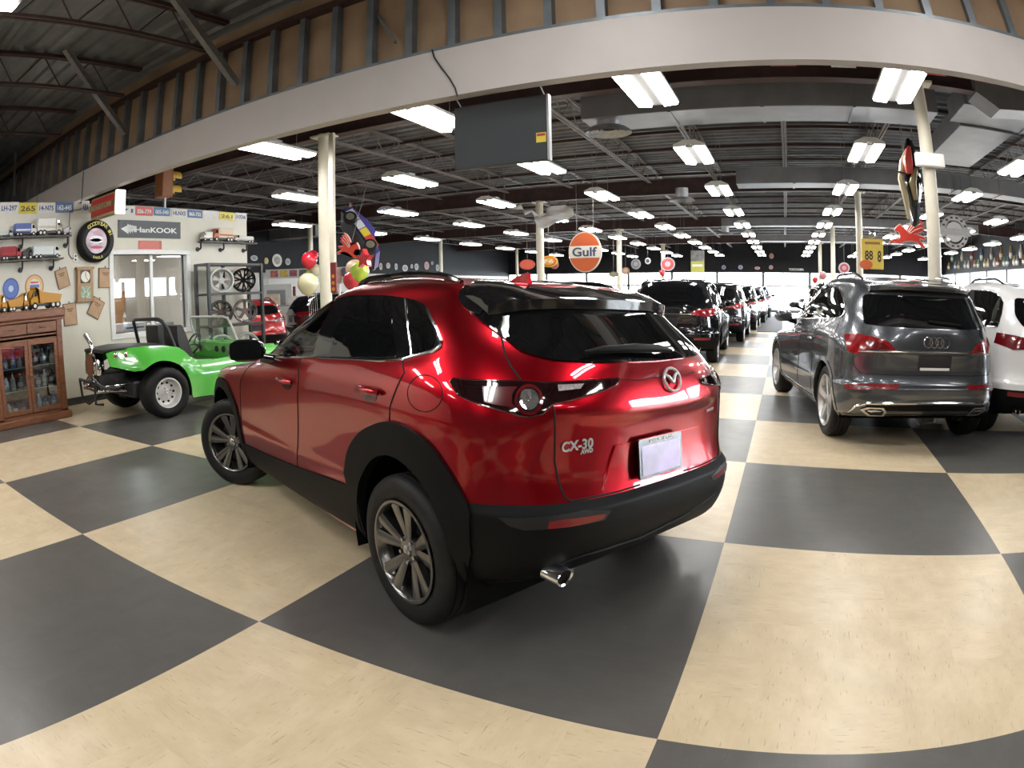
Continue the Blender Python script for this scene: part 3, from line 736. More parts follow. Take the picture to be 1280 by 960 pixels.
def op(pts): c = .70710678; return [(c * h.x + c * h.y, h.z) for h in (hit(*p) for p in pts)]   # from the rear corner
def rs(poly, sg=1): return [(y * sg, z + TILT * y * sg) for y, z in poly]              # rear view with the tilt back
def sd(poly, sg=1): return poly if sg > 0 else [(x, z - 2 * TILT * .85) for x, z in poly]
def od(poly, sg=1): return poly if sg > 0 else [(a, z - 2 * TILT * .75) for a, z in poly]
SIDES = ((1, 'L', 'BL'), (-1, 'R', 'BR'))
M_CHR = mat('bright_trim', (.80, .80, .81), .12, 1., noise=.03)
# cladding
archo = sp([(432, 590), (436.7, 563), (450, 541.7), (470, 530), (490, 526.7), (513, 535), (536.7, 553), (556.7, 580), (576.7, 613), (589, 643)])
def arc(cx, R, a0, a1, n, cz=.347, k_=1.): return [(cx + R * math.cos(math.radians(a0 + (a1 - a0) * k / n)), cz + R * k_ * math.sin(math.radians(a0 + (a1 - a0) * k / n))) for k in range(n + 1)]
DLO = sp([(328.1, 446), (358.6, 446.7), (393.7, 447.2), (440.6, 449), (475.8, 451.4), (503.9, 450), (518, 445.3), (541.4, 440.1), (551, 434), (552.3, 427), (546, 409.7), (534.4, 386.2), (525, 378), (506.2, 372.6), (478, 369.2), (450, 369.2), (431.2, 370.8), (412.5, 375), (389, 385.5), (365.6, 403.2), (346.9, 420.6), (331.6, 438.2)])
PF = sp([(338.7, 442), (391.4, 444.4), (399.6, 414.4), (420.7, 375.5), (400.8, 381.2), (377.3, 397.6), (356.2, 417.4)])
PR = sp([(439, 374.5), (487.5, 375.2), (491, 400), (495, 446.5), (460, 447.5), (413, 445.5), (415.5, 421)])
PQ = sp([(510.5, 378), (525, 383.2), (536.7, 400.3), (545.6, 423.7), (541.4, 435), (519.5, 443)])
# body with openings at the front side windows and the windscreen
WS = [(-.64, 1.10), (.64, 1.10), (.52, 1.405), (-.52, 1.405)]
PFs = {1: sd(PF, 1), -1: sd(PF, -1)}; WSI = [(-.60, 1.12), (.60, 1.12), (.49, 1.385), (-.49, 1.385)]
def opening(c):
    if abs(c[1]) > .55 and in_poly(c[0], c[2], [(x * .97 + .97 * .0 + .04, z) for x, z in PFs[1 if c[1] > 0 else -1]]) and in_poly(c[0], c[2], PFs[1 if c[1] > 0 else -1]): return True
    return c[0] > .9 and c[2] > 1.0 and in_poly(c[1], c[2], WSI)
vs, fs = SH.region(lambda i, k, c: not in_arch(c) and not is_bumper(i, k, c) and not opening(c))
MB().add(vs, fs, 0, True).build('body', M_RED, car)
# dark cabin
M_CAB = mat('cabin_black', (.012, .012, .013), .7, noise=.2); M_SEAT = mat('seat_dark_grey', (.025, .025, .027), .7, noise=.15)
b = MB(); i0 = SH.rowidx[9]; 
sel = lambda i, k, c: i > SH.rowidx[7] and not opening(c) and not in_arch(c)
used = {}; vs = []; fs = []
for n_, f in enumerate(SH.F):
    i, k = divmod(n_, SH.nw); c = SH.V[list(f)].mean(axis=0)
    if not sel(i, k, c) or c[0] > 2.0: continue
    g = []
    for j in f:
        if j not in used: used[j] = len(vs); vs.append(tuple(Vector(SH.V[j]) - SH.vn[j] * .03))
        g.append(used[j])
    fs.append(g)
def flipn(): pass
sgn_ = 1 if sum(SH.vn[j].dot(Vector(SH.V[j]) - Vector((.6, 0, .9))) for j in range(0, len(SH.V), 37)) > 0 else -1
if sgn_ < 0: vs = [tuple(Vector(v) * 1) for v in vs]
MB().add(vs, fs, 0, True).build('cabin_lining', M_CAB, car)
MB().bx((-.3, -.70, .30), (1.75, .70, .55)).build('cabin_floor', M_CAB, car)
MB().prism([(1.45, .55), (1.45, .95), (1.55, 1.05), (1.95, 1.07), (2.05, .55)], -.70, .70, frame=lambda u, v, w: (u, w, v)).build('dashboard', M_CAB, car)
for y in (-.36, .36):
    sp_ = MB().prism(roundpoly([(.55, .55), (1.05, .58), (1.06, .70), (.74, .72), (.58, 1.0), (.50, 1.18), (.47, 1.34), (.39, 1.34), (.38, 1.15), (.44, .75)], .04), y - .22, y + .22, frame=lambda u, v, w: (u, w, v)); sp_.build('front_seat', M_SEAT, car)
MB().prism(roundpoly([(-.10, .55), (.35, .58), (.36, .72), (.05, .74), (-.10, 1.12), (-.18, 1.12), (-.2, .6)], .04), -.62, .62, frame=lambda u, v, w: (u, w, v)).build('rear_seat', M_SEAT, car)
b = MB(); cw = Vector((1.32, .36, .98)); ax = Vector((-.9, 0, .4)).normalized(); uu = Vector((0, 1, 0)); ww = ax.cross(uu)
b.tube([cw + (uu * math.cos(a) + ww * math.sin(a)) * .18 for a in np.linspace(0, 2 * PI, 25)[:-1]], .016, 8, closed=True)
for a in (.2, PI - .2, -PI / 2): b.tube([cw, cw + (uu * math.cos(a) + ww * math.sin(a)) * .175], .012, 6)
b.build('steering_wheel', M_CAB, car)
for sg, S, B_ in SIDES:
    q = [(x, z + (.045 if sg > 0 else 0)) for x, z in ((2.24, .38), (1.7, .405), (1.17, .44), (.514, .497), (.38, .515), (.38, .262), (1.0, .236), (1.75, .236), (2.24, .24))]
    if sg < 0: q = [(x, z - .04) for x, z in q]
    patch(MB(), SH, q, S, .010, .02).build('sill_cladding', M_CLAD, car)
    inner = arc(0, RA, -62, 215, 40)             # rear bottom round to the front bottom
    ro = sd(archo, sg)
    poly = ro[::-1] + [(.42, .27)] 
    # outer outline runs rear > front, the inner arc back again
    outer = [(-.40, .30 - (.04 if sg < 0 else 0)), (-.47, .50)] + smoothpoly(sd(archo[::-1], sg), 4, False) + [(.43, .47), (.43, .31)]
    ina = arc(0, .40, -12, 194, 40, k_=1.11)
    patch(MB(), SH, outer + ina, S, .014, .05, .045).build('wheel_arch_trim', M_CLAD, car)
    outer = arc(RW, .475, 200, -20, 30, k_=1.09)
    patch(MB(), SH, outer + arc(RW, .40, -20, 200, 36, k_=1.11), S, .012, .05, .045).build('wheel_arch_trim', M_CLAD, car)
    # side windows
    D_ = smoothpoly(sd(DLO, sg), 2); F_ = sd(PF, sg)
    # keyhole outline: round the whole glass area, then back round the front pane
    c0 = min(range(len(D_)), key=lambda i: (Vector(D_[i]) - Vector(F_[0])).length); O_ = D_[c0:] + D_[:c0]
    def area(P): return sum(P[i - 1][0] * P[i][1] - P[i][0] * P[i - 1][1] for i in range(len(P)))
    I_ = F_ if area(F_) * area(O_) < 0 else [F_[0]] + F_[:0:-1]
    e_ = .0008; key = O_ + [(O_[0][0] - e_, O_[0][1] + e_)] + [(I_[0][0] - e_, I_[0][1] + e_)] + I_[1:] + [I_[0]]
    patch(MB(), SH, key, S, .003, .006, .05).build('window_surround', M_GLOSS, car)
    patch(MB(), SH, F_, S, .001, .003, .05).build('side_window', glassmat('front_door_glass', (.42, .44, .43), .06), car)
    for P_ in (PR, PQ): patch(MB(), SH, sd(P_, sg), S, .006, .004, .05).build('side_window', M_TINT, car)
    lo = [sd(DLO, sg)[i] for i in range(0, 12)]
    line_on(MB(), SH, lo, S, .006, .004).build('window_trim', M_CHR, car)
    dv = sp([(507.4, 375), (511, 405), (515.6, 444.5)])
    line_on(MB(), SH, sd(dv, sg), S, .004, .007).build('pillar_trim', M_CHR, car)
    # panel gaps
    for g in ([(376, 448), (373, 472), (371.7, 500), (371.7, 583), (373, 600), (380, 615)], [(503.9, 451.5), (506, 466), (495, 488), (487.5, 509.7), (487, 526)], [(325, 447), (300, 478), (301, 520), (304, 552)]):
        line_on(MB(), SH, sd(sp(g), sg), S, .0035, .0005).build('panel_gap', M_GAP, car)
    h = sp([(531.6, 491.4)])[0]
    if sg > 0:
        pc = [(531.6 + 22 * math.cos(a), 491.6 + 23 * math.sin(a)) for a in np.linspace(0, 2 * PI, 25)[:-1]]
        line_on(MB(), SH, sp(pc), 'L', .0022, .0005, sub=1, closed=True).build('fuel_flap_gap', M_GAP, car)
    # door handles
    for hx in ((462, 491), (358, 478.5)):
        x, z = sd(sp([hx]), sg)[0]
        c, n = SH.proj(x, z, S); b = MB()
        pts = []
        for k in range(7):
            xx = x - .105 + .21 * k / 6; p, nn = SH.proj(xx, z + .012, S); pts.append(p + nn * (.012 + .026 * math.sin(PI * k / 6) ** .6))
        b.tube(pts, [.012, .016, .017, .017, .017, .016, .012], 10)
        b.build('door_handle', M_RED, car)
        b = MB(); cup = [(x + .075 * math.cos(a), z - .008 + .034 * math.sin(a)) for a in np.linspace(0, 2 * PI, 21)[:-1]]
        patch(b, SH, cup, S, .002, .004, .04).build('handle_shade_patch', mat('red_paint_shaded', (.10, .003, .006), .3, .4, .8), car)  # flush patch; its darker red paints in the shade behind the handle
    # door mirror
    b = MB()
    b.ball((0, 0, 0), 1, nu=20, nv=12, sc=(.085, .125, .082)); mo = b.build('door_mirror', M_GLOSS, car)
    for v in mo.data.vertices:
        v.co.x = max(v.co.x, -.062); v.co.z = max(min(v.co.z, .07), -.07)
    mo.location = (1.66, .975 * sg, 1.115 + .03 * sg); mo.rotation_euler = (0, .06, -.42 * sg)
    MB().prism(roundpoly([(-.1, -.058), (.1, -.058), (.1, .055), (-.1, .058)], .03), -.066, -.0625, frame=lambda u, v, w: (w, u, v)).build('mirror_glass', mat('mirror_glass', (.06, .065, .07), .02, 1.), mo)
    MB().tube([(.01, -.09 * sg, -.05), (.03, -.19 * sg, -.075)], [.03, .035], 10).build('mirror_arm', M_GLOSS, mo)
    # roof rails
    pts = []
    for k in range(15):
        x = .98 - 1.02 * k / 14; y = (.545 + .02 * math.sin(PI * k / 14)) * sg; p, nn = SH.proj(x, y, 'T'); lift = .016 * min(1, math.sin(PI * k / 14) * 2.2)
        pts.append(p + Vector((0, 0, .004 + lift)))
    MB().tube(pts, [.012] + [.016] * 13 + [.012], 8).build('roof_rail', M_GLOSS, car)
    # tail lamp
    TL = [(564, 477.5), (567.8, 473.6), (606, 476), (651, 476.8), (689.7, 478.7), (737.5, 475.4), (772, 473), (770.3, 479.7), (754.4, 488), (718.7, 498.4), (690.6, 505), (685, 509.7), (677.5, 517), (662.5, 520.4), (649.4, 519), (630.6, 513.4), (606, 506.9), (587.5, 500.3), (572.5, 492.8)]
    lamp = patch(MB(), SH, od(op(TL), sg), B_, .007, .012, .04).build('tail_lamp', mat('dark_lamp_lens', (.012, .003, .004), .06, coat=.8), car)
    line_on(MB(), SH, od(op(TL), sg), B_, .0035, .006, sub=3, closed=True).build('lamp_rim', mat('lamp_rim_gloss', (.05, .004, .006), .1, coat=1.), lamp)
    for poly, m_ in (([(604, 484), (646, 484), (640, 492), (640, 503), (643, 510), (606, 503)], mat('red_lamp_lens', (.09, .0015, .004), .18, coat=1.)), ([(696, 482), (728, 480.6), (724, 486.5), (697, 489.5)], mat('clear_lamp_lens', (.55, .50, .50), .1, .3, coat=1., noise=.4, nscale=60))):
        patch(MB(), SH, od(op(poly), sg), B_, .011, .005, .05).build('lamp_insert', m_, lamp)
    for r0, m_, o_ in ((17.5, mat('lamp_ring_red', (.13, .004, .006), .1, coat=1.), .012), (14., mat('lamp_bowl_black', (.01, .008, .008), .1, coat=1.), .0145), (11.5, mat('lamp_reflector', (.62, .62, .63), .06, .9, noise=.35, nscale=26), .017), (6.5, mat('lamp_bulb_grey', (.23, .21, .21), .15, .4, coat=1., noise=.5, nscale=40), .020)):
        cxy = (660.6, 500.0) if r0 > 7 else (657, 495.5)
        pc = [(cxy[0] + r0 * .98 * math.cos(a), cxy[1] + r0 * 1.06 * math.sin(a)) for a in np.linspace(0, 2 * PI, 29)[:-1]]
        patch(MB(), SH, od(op(pc), sg), B_, o_, .006, .05).build('lamp_ring', m_, lamp)
# rear window, spoiler
gl = rp([(579, 384), (600, 401), (624.2, 419.5), (650.4, 439.2), (668, 445), (691.3, 450.9), (740, 453.8), (780, 453.2)])
gl = [(y, z) for y, z in gl if y > .03]; zc = gl[-1][1] - .004
RG = gl + [(0, zc)] + [(-y, z) for y, z in gl[::-1]]; RG = RG + [(-.56, 1.435), (0, 1.45), (.56, 1.435)]
patch(MB(), SH, rs(RG), 'B', .006, .01, .045).build('rear_window', M_TINT, car)
def spoiler():
    b = MB(); sec = []; n = 28
    for k in range(n + 1):
        y = -.605 + 1.21 * k / n; a = abs(y) / .605
        xt = -.475 + .085 * a**2 + .10 * a**6                         # trailing edge
        zt = 1.432 - .012 * a**2 - .030 * a**8
        x0 = .02 - .16 * a**3                                          # where it leaves the roof
        p0, n0 = SH.proj(x0, y * .985, 'T'); z0 = p0.z - TILT * y
        P = [(x0, z0 + .006), (x0 + (xt - x0) * .35, z0 + (zt - z0) * .22 + .012), (x0 + (xt - x0) * .7, z0 + (zt - z0) * .6 + .012), (xt + .02, zt + .004), (xt, zt - .004), (xt + .004, zt - .045), (xt + .025, zt - .062), (xt + .10, zt - .058), (x0 - .05, z0 - .06)]
        sec.append([Vector((x, y, z + TILT * y)) for x, z in P])
    m = len(sec[0]); vs = [v for s_ in sec for v in s_]; fs = []
    for k in range(n):
        for j in range(m): fs.append((k * m + j, k * m + (j + 1) % m, (k + 1) * m + (j + 1) % m, (k + 1) * m + j))
    b.add(vs, fs, 0, True); b.add(sec[0], [list(range(m))]); b.add(sec[-1], [list(range(m))])
    # side blades running down beside the glass
    return b.build('roof_spoiler', M_GLOSS, car)
spoiler()
for sg, S, B_ in SIDES:
    bl = [(581.9, 359), (574.6, 366.3), (573.9, 375), (578.2, 382.2), (588, 391), (600, 396), (612, 380), (604, 362)]
    patch(MB(), SH, od(op(bl), sg), B_, .009, .012, .04).build('spoiler_blade', M_GLOSS, car)
# brake light strip and wiper
wp = [hit(*p) for p in ((722, 443), (745, 440), (784, 438), (815, 438.5), (831, 441))]
MB().tube([p + Vector((-.035, 0, .012)) for p in wp], [.006, .014, .019, .018, .008], 12).build('rear_wiper', M_CLAD, car)
# tailgate seams
for g in ([(626.4, 421.7), (630, 439.2), (637.3, 456.7), (650.4, 474.9)], [(689.7, 506), (693.4, 522), (693.4, 550), (693.4, 576), (698, 600.6), (704.7, 620), (713, 626.5), (737.5, 622), (773, 614.5), (800, 606)]):
    q = rp(g)
    for sg in (1, -1): line_on(MB(), SH, rs(q, sg), 'B', .0042, .0004).build('panel_gap', M_GAP, car)
q = rp([(773, 474), (800, 475), (822, 471)])
for sg in (1, -1): line_on(MB(), SH, rs(q + [(0, q[-1][1])], sg), 'B', .0022, .0).build('panel_gap', M_GAP, car)
# number plate panel
tp = rp([(768, 556.7), (753.5, 615)]); zt = tp[0][1]
TR = [tp[0], tp[1], (-tp[1][0], tp[1][1]), (-tp[0][0], tp[0][1])]
patch(MB(), SH, rs(TR), 'B', .007, .012, .05).build('plate_recess_panel', M_RED, car)
c = rp([(823, 565)])[0]; p0, nn = SH.proj(.045, c[1], 'B')
pl = thing('number_plate', '', 'x'); del pl['label'], pl['category']; pl.parent = car
pl.location = p0 + Vector((-.026, 0, 0)); pl.rotation_euler = (TILT * .9, .12, 0)
MB().prism(roundpoly([(-.158, -.083), (.158, -.083), (.158, .083), (-.158, .083)], .012), 0, .012, frame=lambda u, v, w: (-w, u, v)).build('plate_frame', M_GLOSS, pl)
MB().prism(roundpoly([(-.142, -.070), (.142, -.070), (.142, .056), (-.142, .056)], .008), .012, .014, frame=lambda u, v, w: (-w, u, v)).build('plate_insert', mat('plate_lilac_reflection', (.46, .36, .66), .15, coat=1., noise=.5, nscale=5), pl)  # lilac tint and blotches paint a reflection onto the white insert
for k in range(9):
    if k != 4: MB().bx((-.0145, -.085 + .02 * k - .007, .064), (-.012, -.085 + .02 * k + .007, .074)).build('frame_letter', WHITE(), pl)
def rear_text(txt, size, px, name, m, par, off=.004, bold=True):
    h = hit(*px); _, n = SH.near(h); vs, fs = text_mesh(txt, size, .004, bold)
    ex = Vector((0, 0, 1)).cross(n).normalized(); up = n.cross(ex)
    ex = (ex + Vector((0, 0, 0))).normalized()
    b = MB().add([h + n * off + ex * v.x + up * v.y + n * v.z for v in vs], fs)
    return b.build(name, m, par, merge=False)
M_BADGE = mat('badge_silver', (.62, .62, .63), .35, .55, noise=.03)
rear_text('CX-30', .053, (721, 556.5), 'badge', M_BADGE, car); rear_text('AWD', .024, (732.7, 563.5), 'badge', M_BADGE, car)
rear_text('SKYACTIV', .018, (887, 512), 'badge', M_BADGE, car)
# emblem: winged oval
h = hit(838.5, 475); _, n = SH.near(h); ex = Vector((0, 0, 1)).cross(n).normalized(); up = n.cross(ex)
def em(u, v, w): return h + ex * u + up * v + n * w
b = MB(); b.tube([em(.061 * math.cos(a), .051 * math.sin(a), .010) for a in np.linspace(0, 2 * PI, 41)[:-1]], .0062, 8, closed=True)
for s_ in (-1, 1):
    b.tube([em(0, -.013, .011), em(.022 * s_, .014, .011), (em(.040 * s_, .023, .011)), em(.058 * s_, .020, .010)], [.007, .0075, .0065, .005], 8)
b.build('emblem', M_BADGE, car)
# bumper details
SL = rp([(622, 647), (650, 648), (690, 645), (730, 638), (764, 638.5), (756, 650), (700, 660), (655, 663), (637, 658)])
RF = rp([(685.5, 651.5), (684, 661), (720, 657), (752, 649), (757, 642), (720, 647)])
for sg in (1, -1):
    patch(MB(), SH, rs(SL, sg), 'B', .003, .006, .05).build('reflector_slot', mat('slot_black', (.006, .006, .007), .5), car)
    patch(MB(), SH, rs(RF, sg), 'B', .006, .006, .05).build('reflector', mat('red_reflector', (.17, .005, .007), .25, coat=.6), car)
MB().tube([hit(*p) + Vector((-.004, 0, 0)) for p in ((610, 728), (650, 724), (690, 708), (730, 694), (745, 690), (800, 672), (852, 646), (895, 616))], .007, 6).build('bumper_lip', M_CLAD, car)
o, d = car_ray(706, 722); t = (-.715 - o.x) / d.x; e = o + d * t
b = MB(); b.lathe([(.034, 0), (.042, -.004), (.044, .004), (.044, .08), (.035, .08), (.035, .006)], axis='x', n=28)
ex_ = b.build('exhaust_tip', CHROME(), car); ex_.location = (e.x, e.y, e.z); ex_.rotation_euler = (0, -.12, .10); ex_.scale = (1, 1.15, .85)
MB().lathe([(0, .03), (.034, .03)], axis='x', n=20).build('exhaust_bore', M_GAP, ex_)
# antenna fin
h = hit(653, 353.5); n = None
b = MB(); b.prism([(.10, -.02), (.05, .02), (-.03, .042), (-.045, .04), (-.05, -.02)], -.012, .012, frame=lambda u, v, w: (u, w * (1 - v * 8), v)); fo = b.build('antenna_fin', M_RED, car); fo.location = h
# windscreen, underbody, arches, wheels
patch(MB(), SH, WS, 'F', .003, .005, .06).build('windscreen', glassmat('windscreen_glass', (.62, .66, .64), .04), car)
patch(MB(), SH, roundpoly([(-.42, .30), (.42, .30), (.52, .62), (-.52, .62)], .05), 'F', .006, .01, .06).build('front_grille', M_CLAD, car)
for sg in (1, -1): patch(MB(), SH, [(.55 * sg, .70), (.80 * sg, .72), (.82 * sg, .80), (.52 * sg, .76)], 'F', .006, .01, .06).build('headlamp', mat('clear_lamp_lens'), car)
MB().bx((-.45, -.74, .27), (3.2, .74, .36), 0, .03).bx((-.60, -.60, .36), (-.40, .60, .44)).build('underbody', M_CAVE, car)
arch_liner(car, 0, .455, .42, .875, M_CAVE); arch_liner(car, RW, .455, .42, .86, M_CAVE)
WM = (RUBBER(), mat('dark_machined_alloy', (.20, .195, .19), .22, .95, noise=.12, nscale=14), mat('brake_steel', (.10, .10, .10), .4, .8, noise=.2), mat('cap_dark_chrome', (.45, .45, .46), .15, 1.))
for x, sg, st in ((0, 1, 0), (0, -1, 0), (RW, 1, math.radians(31)), (RW, -1, math.radians(28))):
    yy = .78 * sg
    wheel(car, 'wheel', (x, yy, .347), .347, .215, .232, 'pairs', WM, sg, st, 5, True)
# ------------------------------------------------------------------ the other cars
def gen_rows(RO=.83, WB=2.82, FO=.9, W=1.89, H=1.66, belt=1.10, g=.22, rake=0., nz=0.):
    """the plan rows of a five-door SUV body with given overhangs, wheelbase, width, height, belt line; rake pulls the rear window upright"""
    out = []
    for r in rows:
        q = {}
        for k, v in r.items():
            if k in ('n', 'line'): q[k] = v; continue
            pts = []
            for x, y, z in v:
                if z < 1.12: z2 = g + (z - .22) / .9 * (belt - g)
                else: z2 = belt + (z - 1.12) / .41 * (H - belt)
                up = max(0., min(1., (z - 1.02) / .5))
                if x < 0: x2 = x * RO / .765
                elif x < 2.655: x2 = x * WB / 2.655
                else: x2 = WB + (x - 2.655) * FO / .9
                if x < .6 and up > 0: x2 -= rake * up * min(1, (.6 - x) / .6)
                y2 = y * W / 1.795 * (1 + .06 * up)
                pts.append((x2, y2, z2))
            q[k] = pts
        out.append(q)
    return out
class Ctx:
    """pose of one car: pixel sight lines in its own frame"""
    def __init__(s, sh, o, psi):
        s.sh = sh; s.o = Vector((o[0], o[1], 0)); s.h = Vector((math.cos(psi), math.sin(psi), 0)); s.l = Vector((-s.h.y, s.h.x, 0)); s.psi = psi
    def ray(s, px, py):
        d = Vector(ray(px, py)); o = Vector(CP) - s.o
        return Vector((o.dot(s.h), o.dot(s.l), o.z)), Vector((d.dot(s.h), d.dot(s.l), d.z))
    def hit(s, px, py):
        o, d = s.ray(px, py); r = s.sh.cast(o, d)
        if r is None:
            D = o.length; best = min((s.sh.near(o + d * t) + (t,) for t in np.linspace(max(.5, D - 3), D + 4, 60)), key=lambda q: (q[0] - (o + d * q[2])).length); return best[0]
        return r[0]
    def sp(s, P): return [(h.x, h.z) for h in (s.hit(*p) for p in P)]
    def rp(s, P): return [(h.y, h.z) for h in (s.hit(*p) for p in P)]
def mirr(poly): return [(-y, z) for y, z in poly]
def body_parts(car, sh, WB, R, paint, cut=1.16, bump_row=None, bump_m=None, xr=-.3):
    def inarch(c): return abs(c[1]) > .45 and any((c[0] - x)**2 + (c[2] - R)**2 < (R * cut)**2 for x in (0, WB))
    isb = lambda i, k, c: bump_row is not None and i < sh.rowidx[bump_row] and c[0] < xr
    vs, fs = sh.region(lambda i, k, c: not inarch(c) and not isb(i, k, c)); MB().add(vs, fs, 0, True).build('body', paint, car)
    if bump_row is not None:
        vs, fs = sh.region(lambda i, k, c: not inarch(c) and isb(i, k, c)); MB().add(vs, fs, 0, True).build('rear_bumper', bump_m, car)
def arch_parts(car, sh, WB, R, m, w0=1.12, w1=1.24):
    for x in (0, WB):
        for S in 'LR':
            o = [(x + R * w1 * math.cos(a), R + R * w1 * math.sin(a)) for a in np.linspace(-.3, PI + .3, 28)]
            i = [(x + R * w0 * math.cos(a), R + R * w0 * math.sin(a)) for a in np.linspace(PI + .3, -.3, 32)]
            patch(MB(), sh, o + i, S, .008, .05, .06).build('wheel_arch_trim', m, car)
        for s in (-1, 1):
            b = MB(); ring = [(R * 1.17 * math.cos(a), R * 1.17 * math.sin(a)) for a in np.linspace(-.25, PI + .25, 18)]; n = len(ring)
            b.add([(x + c, s * .42, R + z) for c, z in ring] + [(x + c, s * .86, R + z) for c, z in ring], [(i_, i_ + 1, n + i_ + 1, n + i_) for i_ in range(n - 1)] + [list(range(n))], 0)
            b.build('wheel_arch_liner', M_CAVE, car)
def mirror_part(car, x, y, z, m, sg):
    b = MB(); b.ball((0, 0, 0), 1, nu=16, nv=10, sc=(.09, .125, .08))
    for i, v in enumerate(b.v): b.v[i] = (max(v[0], -.06), v[1], max(min(v[2], .068), -.068))
    o = b.build('door_mirror', m, car); o.location = (x, y * sg, z)
    MB().tube([(.0, -.07 * sg, -.05), (.02, -.17 * sg, -.07)], [.03, .035], 8).build('mirror_arm', M_GLOSS, o)
def simple_dlo(WB, belt, H, xr=-.42):
    """side window outline of the plain cars"""
    t = H - .115
    return [(xr, belt + .10), (xr + .12, belt + .06), (.5, belt + .045), (1.75 * WB / 2.655, belt + .01), (1.45 * WB / 2.655, belt + .16), (1.02 * WB / 2.655, t - .02), (.7, t), (.1, t), (xr + .25, t - .03), (xr + .08, t - .12)]

# the grey SUV on the right
AO, APSI = (1.62, 5.13), math.radians(101.2)
AW = dict(RO=.86, WB=2.82, FO=.95, W=1.90, H=1.64, belt=1.085, g=.24, rake=.17)
ASH = Shell(gen_rows(**AW), cnt=(12, 40, 14, 8), per=5); AC = Ctx(ASH, AO, APSI)
M_GREY = mat('dark_grey_metallic_paint', (.105, .112, .125), .25, .75, 1.)
aud = thing('suv', 'dark grey metallic SUV with red tail lamps and chrome strip, parked right of the aisle', 'car', (*AO, 0), APSI)
RAU = .365
body_parts(aud, ASH, 2.82, RAU, M_GREY); arch_parts(aud, ASH, 2.82, RAU, M_GREY)
M_REDL = mat('red_lamp_glow', (.27, .005, .008), .15, coat=1., noise=.3, nscale=25); M_REDD = mat('dark_red_lamp', (.13, .004, .006), .15, coat=1.)
M_ALLOY = mat('silver_alloy', (.58, .58, .59), .28, .6, noise=.08)
def car_common(car, sh, C, WB, belt, H, R, wm, style, mirror_m, wy=.80, steer=0., rails=True, dlo=None, nsp=5):
    dlo = dlo or simple_dlo(WB, belt, H)
    for S in 'LR':
        patch(MB(), sh, smoothpoly(dlo, 2), S, .004, .006, .07).build('side_window', M_TINT, car)
        line_on(MB(), sh, smoothpoly(dlo, 2), S, .006, .004, sub=2, closed=True).build('window_trim', M_CHR, car)
        for xx in (.52, 1.2):
            x0 = xx * WB / 2.655; line_on(MB(), sh, [(x0 + .02, belt), (x0 + .03, belt - .3), (x0, .38)], S, .004, .0).build('panel_gap', M_GAP, car)
        for xx in (.62, 1.55):
            x0 = xx * WB / 2.655; b = MB(); pts = []
            for k in range(5): p, n = sh.proj(x0 - .1 + .05 * k, belt - .13, S); pts.append(p + n * (.012 + .022 * math.sin(PI * k / 4)))
            b.tube(pts, .014, 8).build('door_handle', mirror_m, car)
        if rails:
            pts = []
            for k in range(12):
                x = (1.05 - 1.15 * k / 11) * WB / 2.655; p, n = sh.proj(x, .57 if S == 'L' else -.57, 'T'); pts.append(p + Vector((0, 0, .035 * min(1, 2 * math.sin(PI * k / 11)))))
            MB().tube(pts, .016, 8).build('roof_rail', M_CHR if rails == 2 else M_GLOSS, car)
    for sg in (1, -1): mirror_part(car, 1.70 * WB / 2.655, 1.02, belt + .06, mirror_m, sg)
    patch(MB(), sh, [(-.62, belt + .07), (.62, belt + .07), (.52, H - .13), (-.52, H - .13)], 'F', .004, .006, .08).build('windscreen', M_TINT, car)
    for sg in (1, -1): patch(MB(), sh, [(.55 * sg, belt - .36), (.82 * sg, belt - .34), (.84 * sg, belt - .24), (.52 * sg, belt - .28)], 'F', .006, .01, .06).build('headlamp', mat('clear_lamp_lens'), car)
    patch(MB(), sh, roundpoly([(-.42, .42), (.42, .42), (.45, belt - .32), (-.45, belt - .32)], .06), 'F', .006, .01, .06).build('front_grille', M_CLAD, car)
    MB().bx((-.45, -.72, .26), (WB + .6, .72, .4), 0, .03).build('underbody', M_CAVE, car)
    for x, sg, st in ((0, 1, 0), (0, -1, 0), (WB, 1, steer), (WB, -1, steer)):
        wheel(car, 'wheel', (x, wy * sg, R), R, .225, R - .105, style, wm, sg, st, nsp)
WMA = (RUBBER(), M_ALLOY, mat('brake_steel'), CHROME())
adlo = AC.sp([(1000, 396), (1022, 397.5), (1045, 397.5), (1054.5, 393), (1056, 380), (1052, 366), (1046, 359), (1034, 357.5), (1020, 362), (1009, 373)])
car_common(aud, ASH, AC, 2.82, 1.085, 1.64, RAU, WMA, 'five', M_GREY, dlo=adlo, rails=2)
# rear window: left edge read from the photo, mirrored
ag = AC.rp([(1078, 368), (1078, 385), (1079, 405)])
RGa = [(ag[0][0], ag[0][1]), (ag[1][0], ag[1][1]), (ag[2][0], ag[2][1]), (.3, ag[2][1] - .012)]
patch(MB(), ASH, roundpoly(RGa + mirr(RGa)[::-1], .04), 'B', .005, .01, .06).build('rear_window', M_TINT, aud)
sec = []
for k in range(17):
    y = -.60 + 1.2 * k / 16; a = abs(y) / .6; p, n = ASH.proj(y, AW['H'] - .135 - .02 * a**4, 'B')
    x1 = p.x - .10 + .05 * a**2; zt = p.z + .045
    sec.append([Vector(q) for q in ((p.x + .25, y, zt + .045), (x1 + .03, y, zt + .012), (x1, y, zt - .005), (x1 + .02, y, zt - .035), (p.x + .1, y, zt - .06))])
vs = [v for s_ in sec for v in s_]; fs = [(k * 5 + j, k * 5 + (j + 1) % 5, (k + 1) * 5 + (j + 1) % 5, (k + 1) * 5 + j) for k in range(16) for j in range(5)]
MB().add(vs, fs, 0, False).add(sec[0], [list(range(5))]).add(sec[-1], [list(range(5))]).build('roof_spoiler', M_GREY, aud)
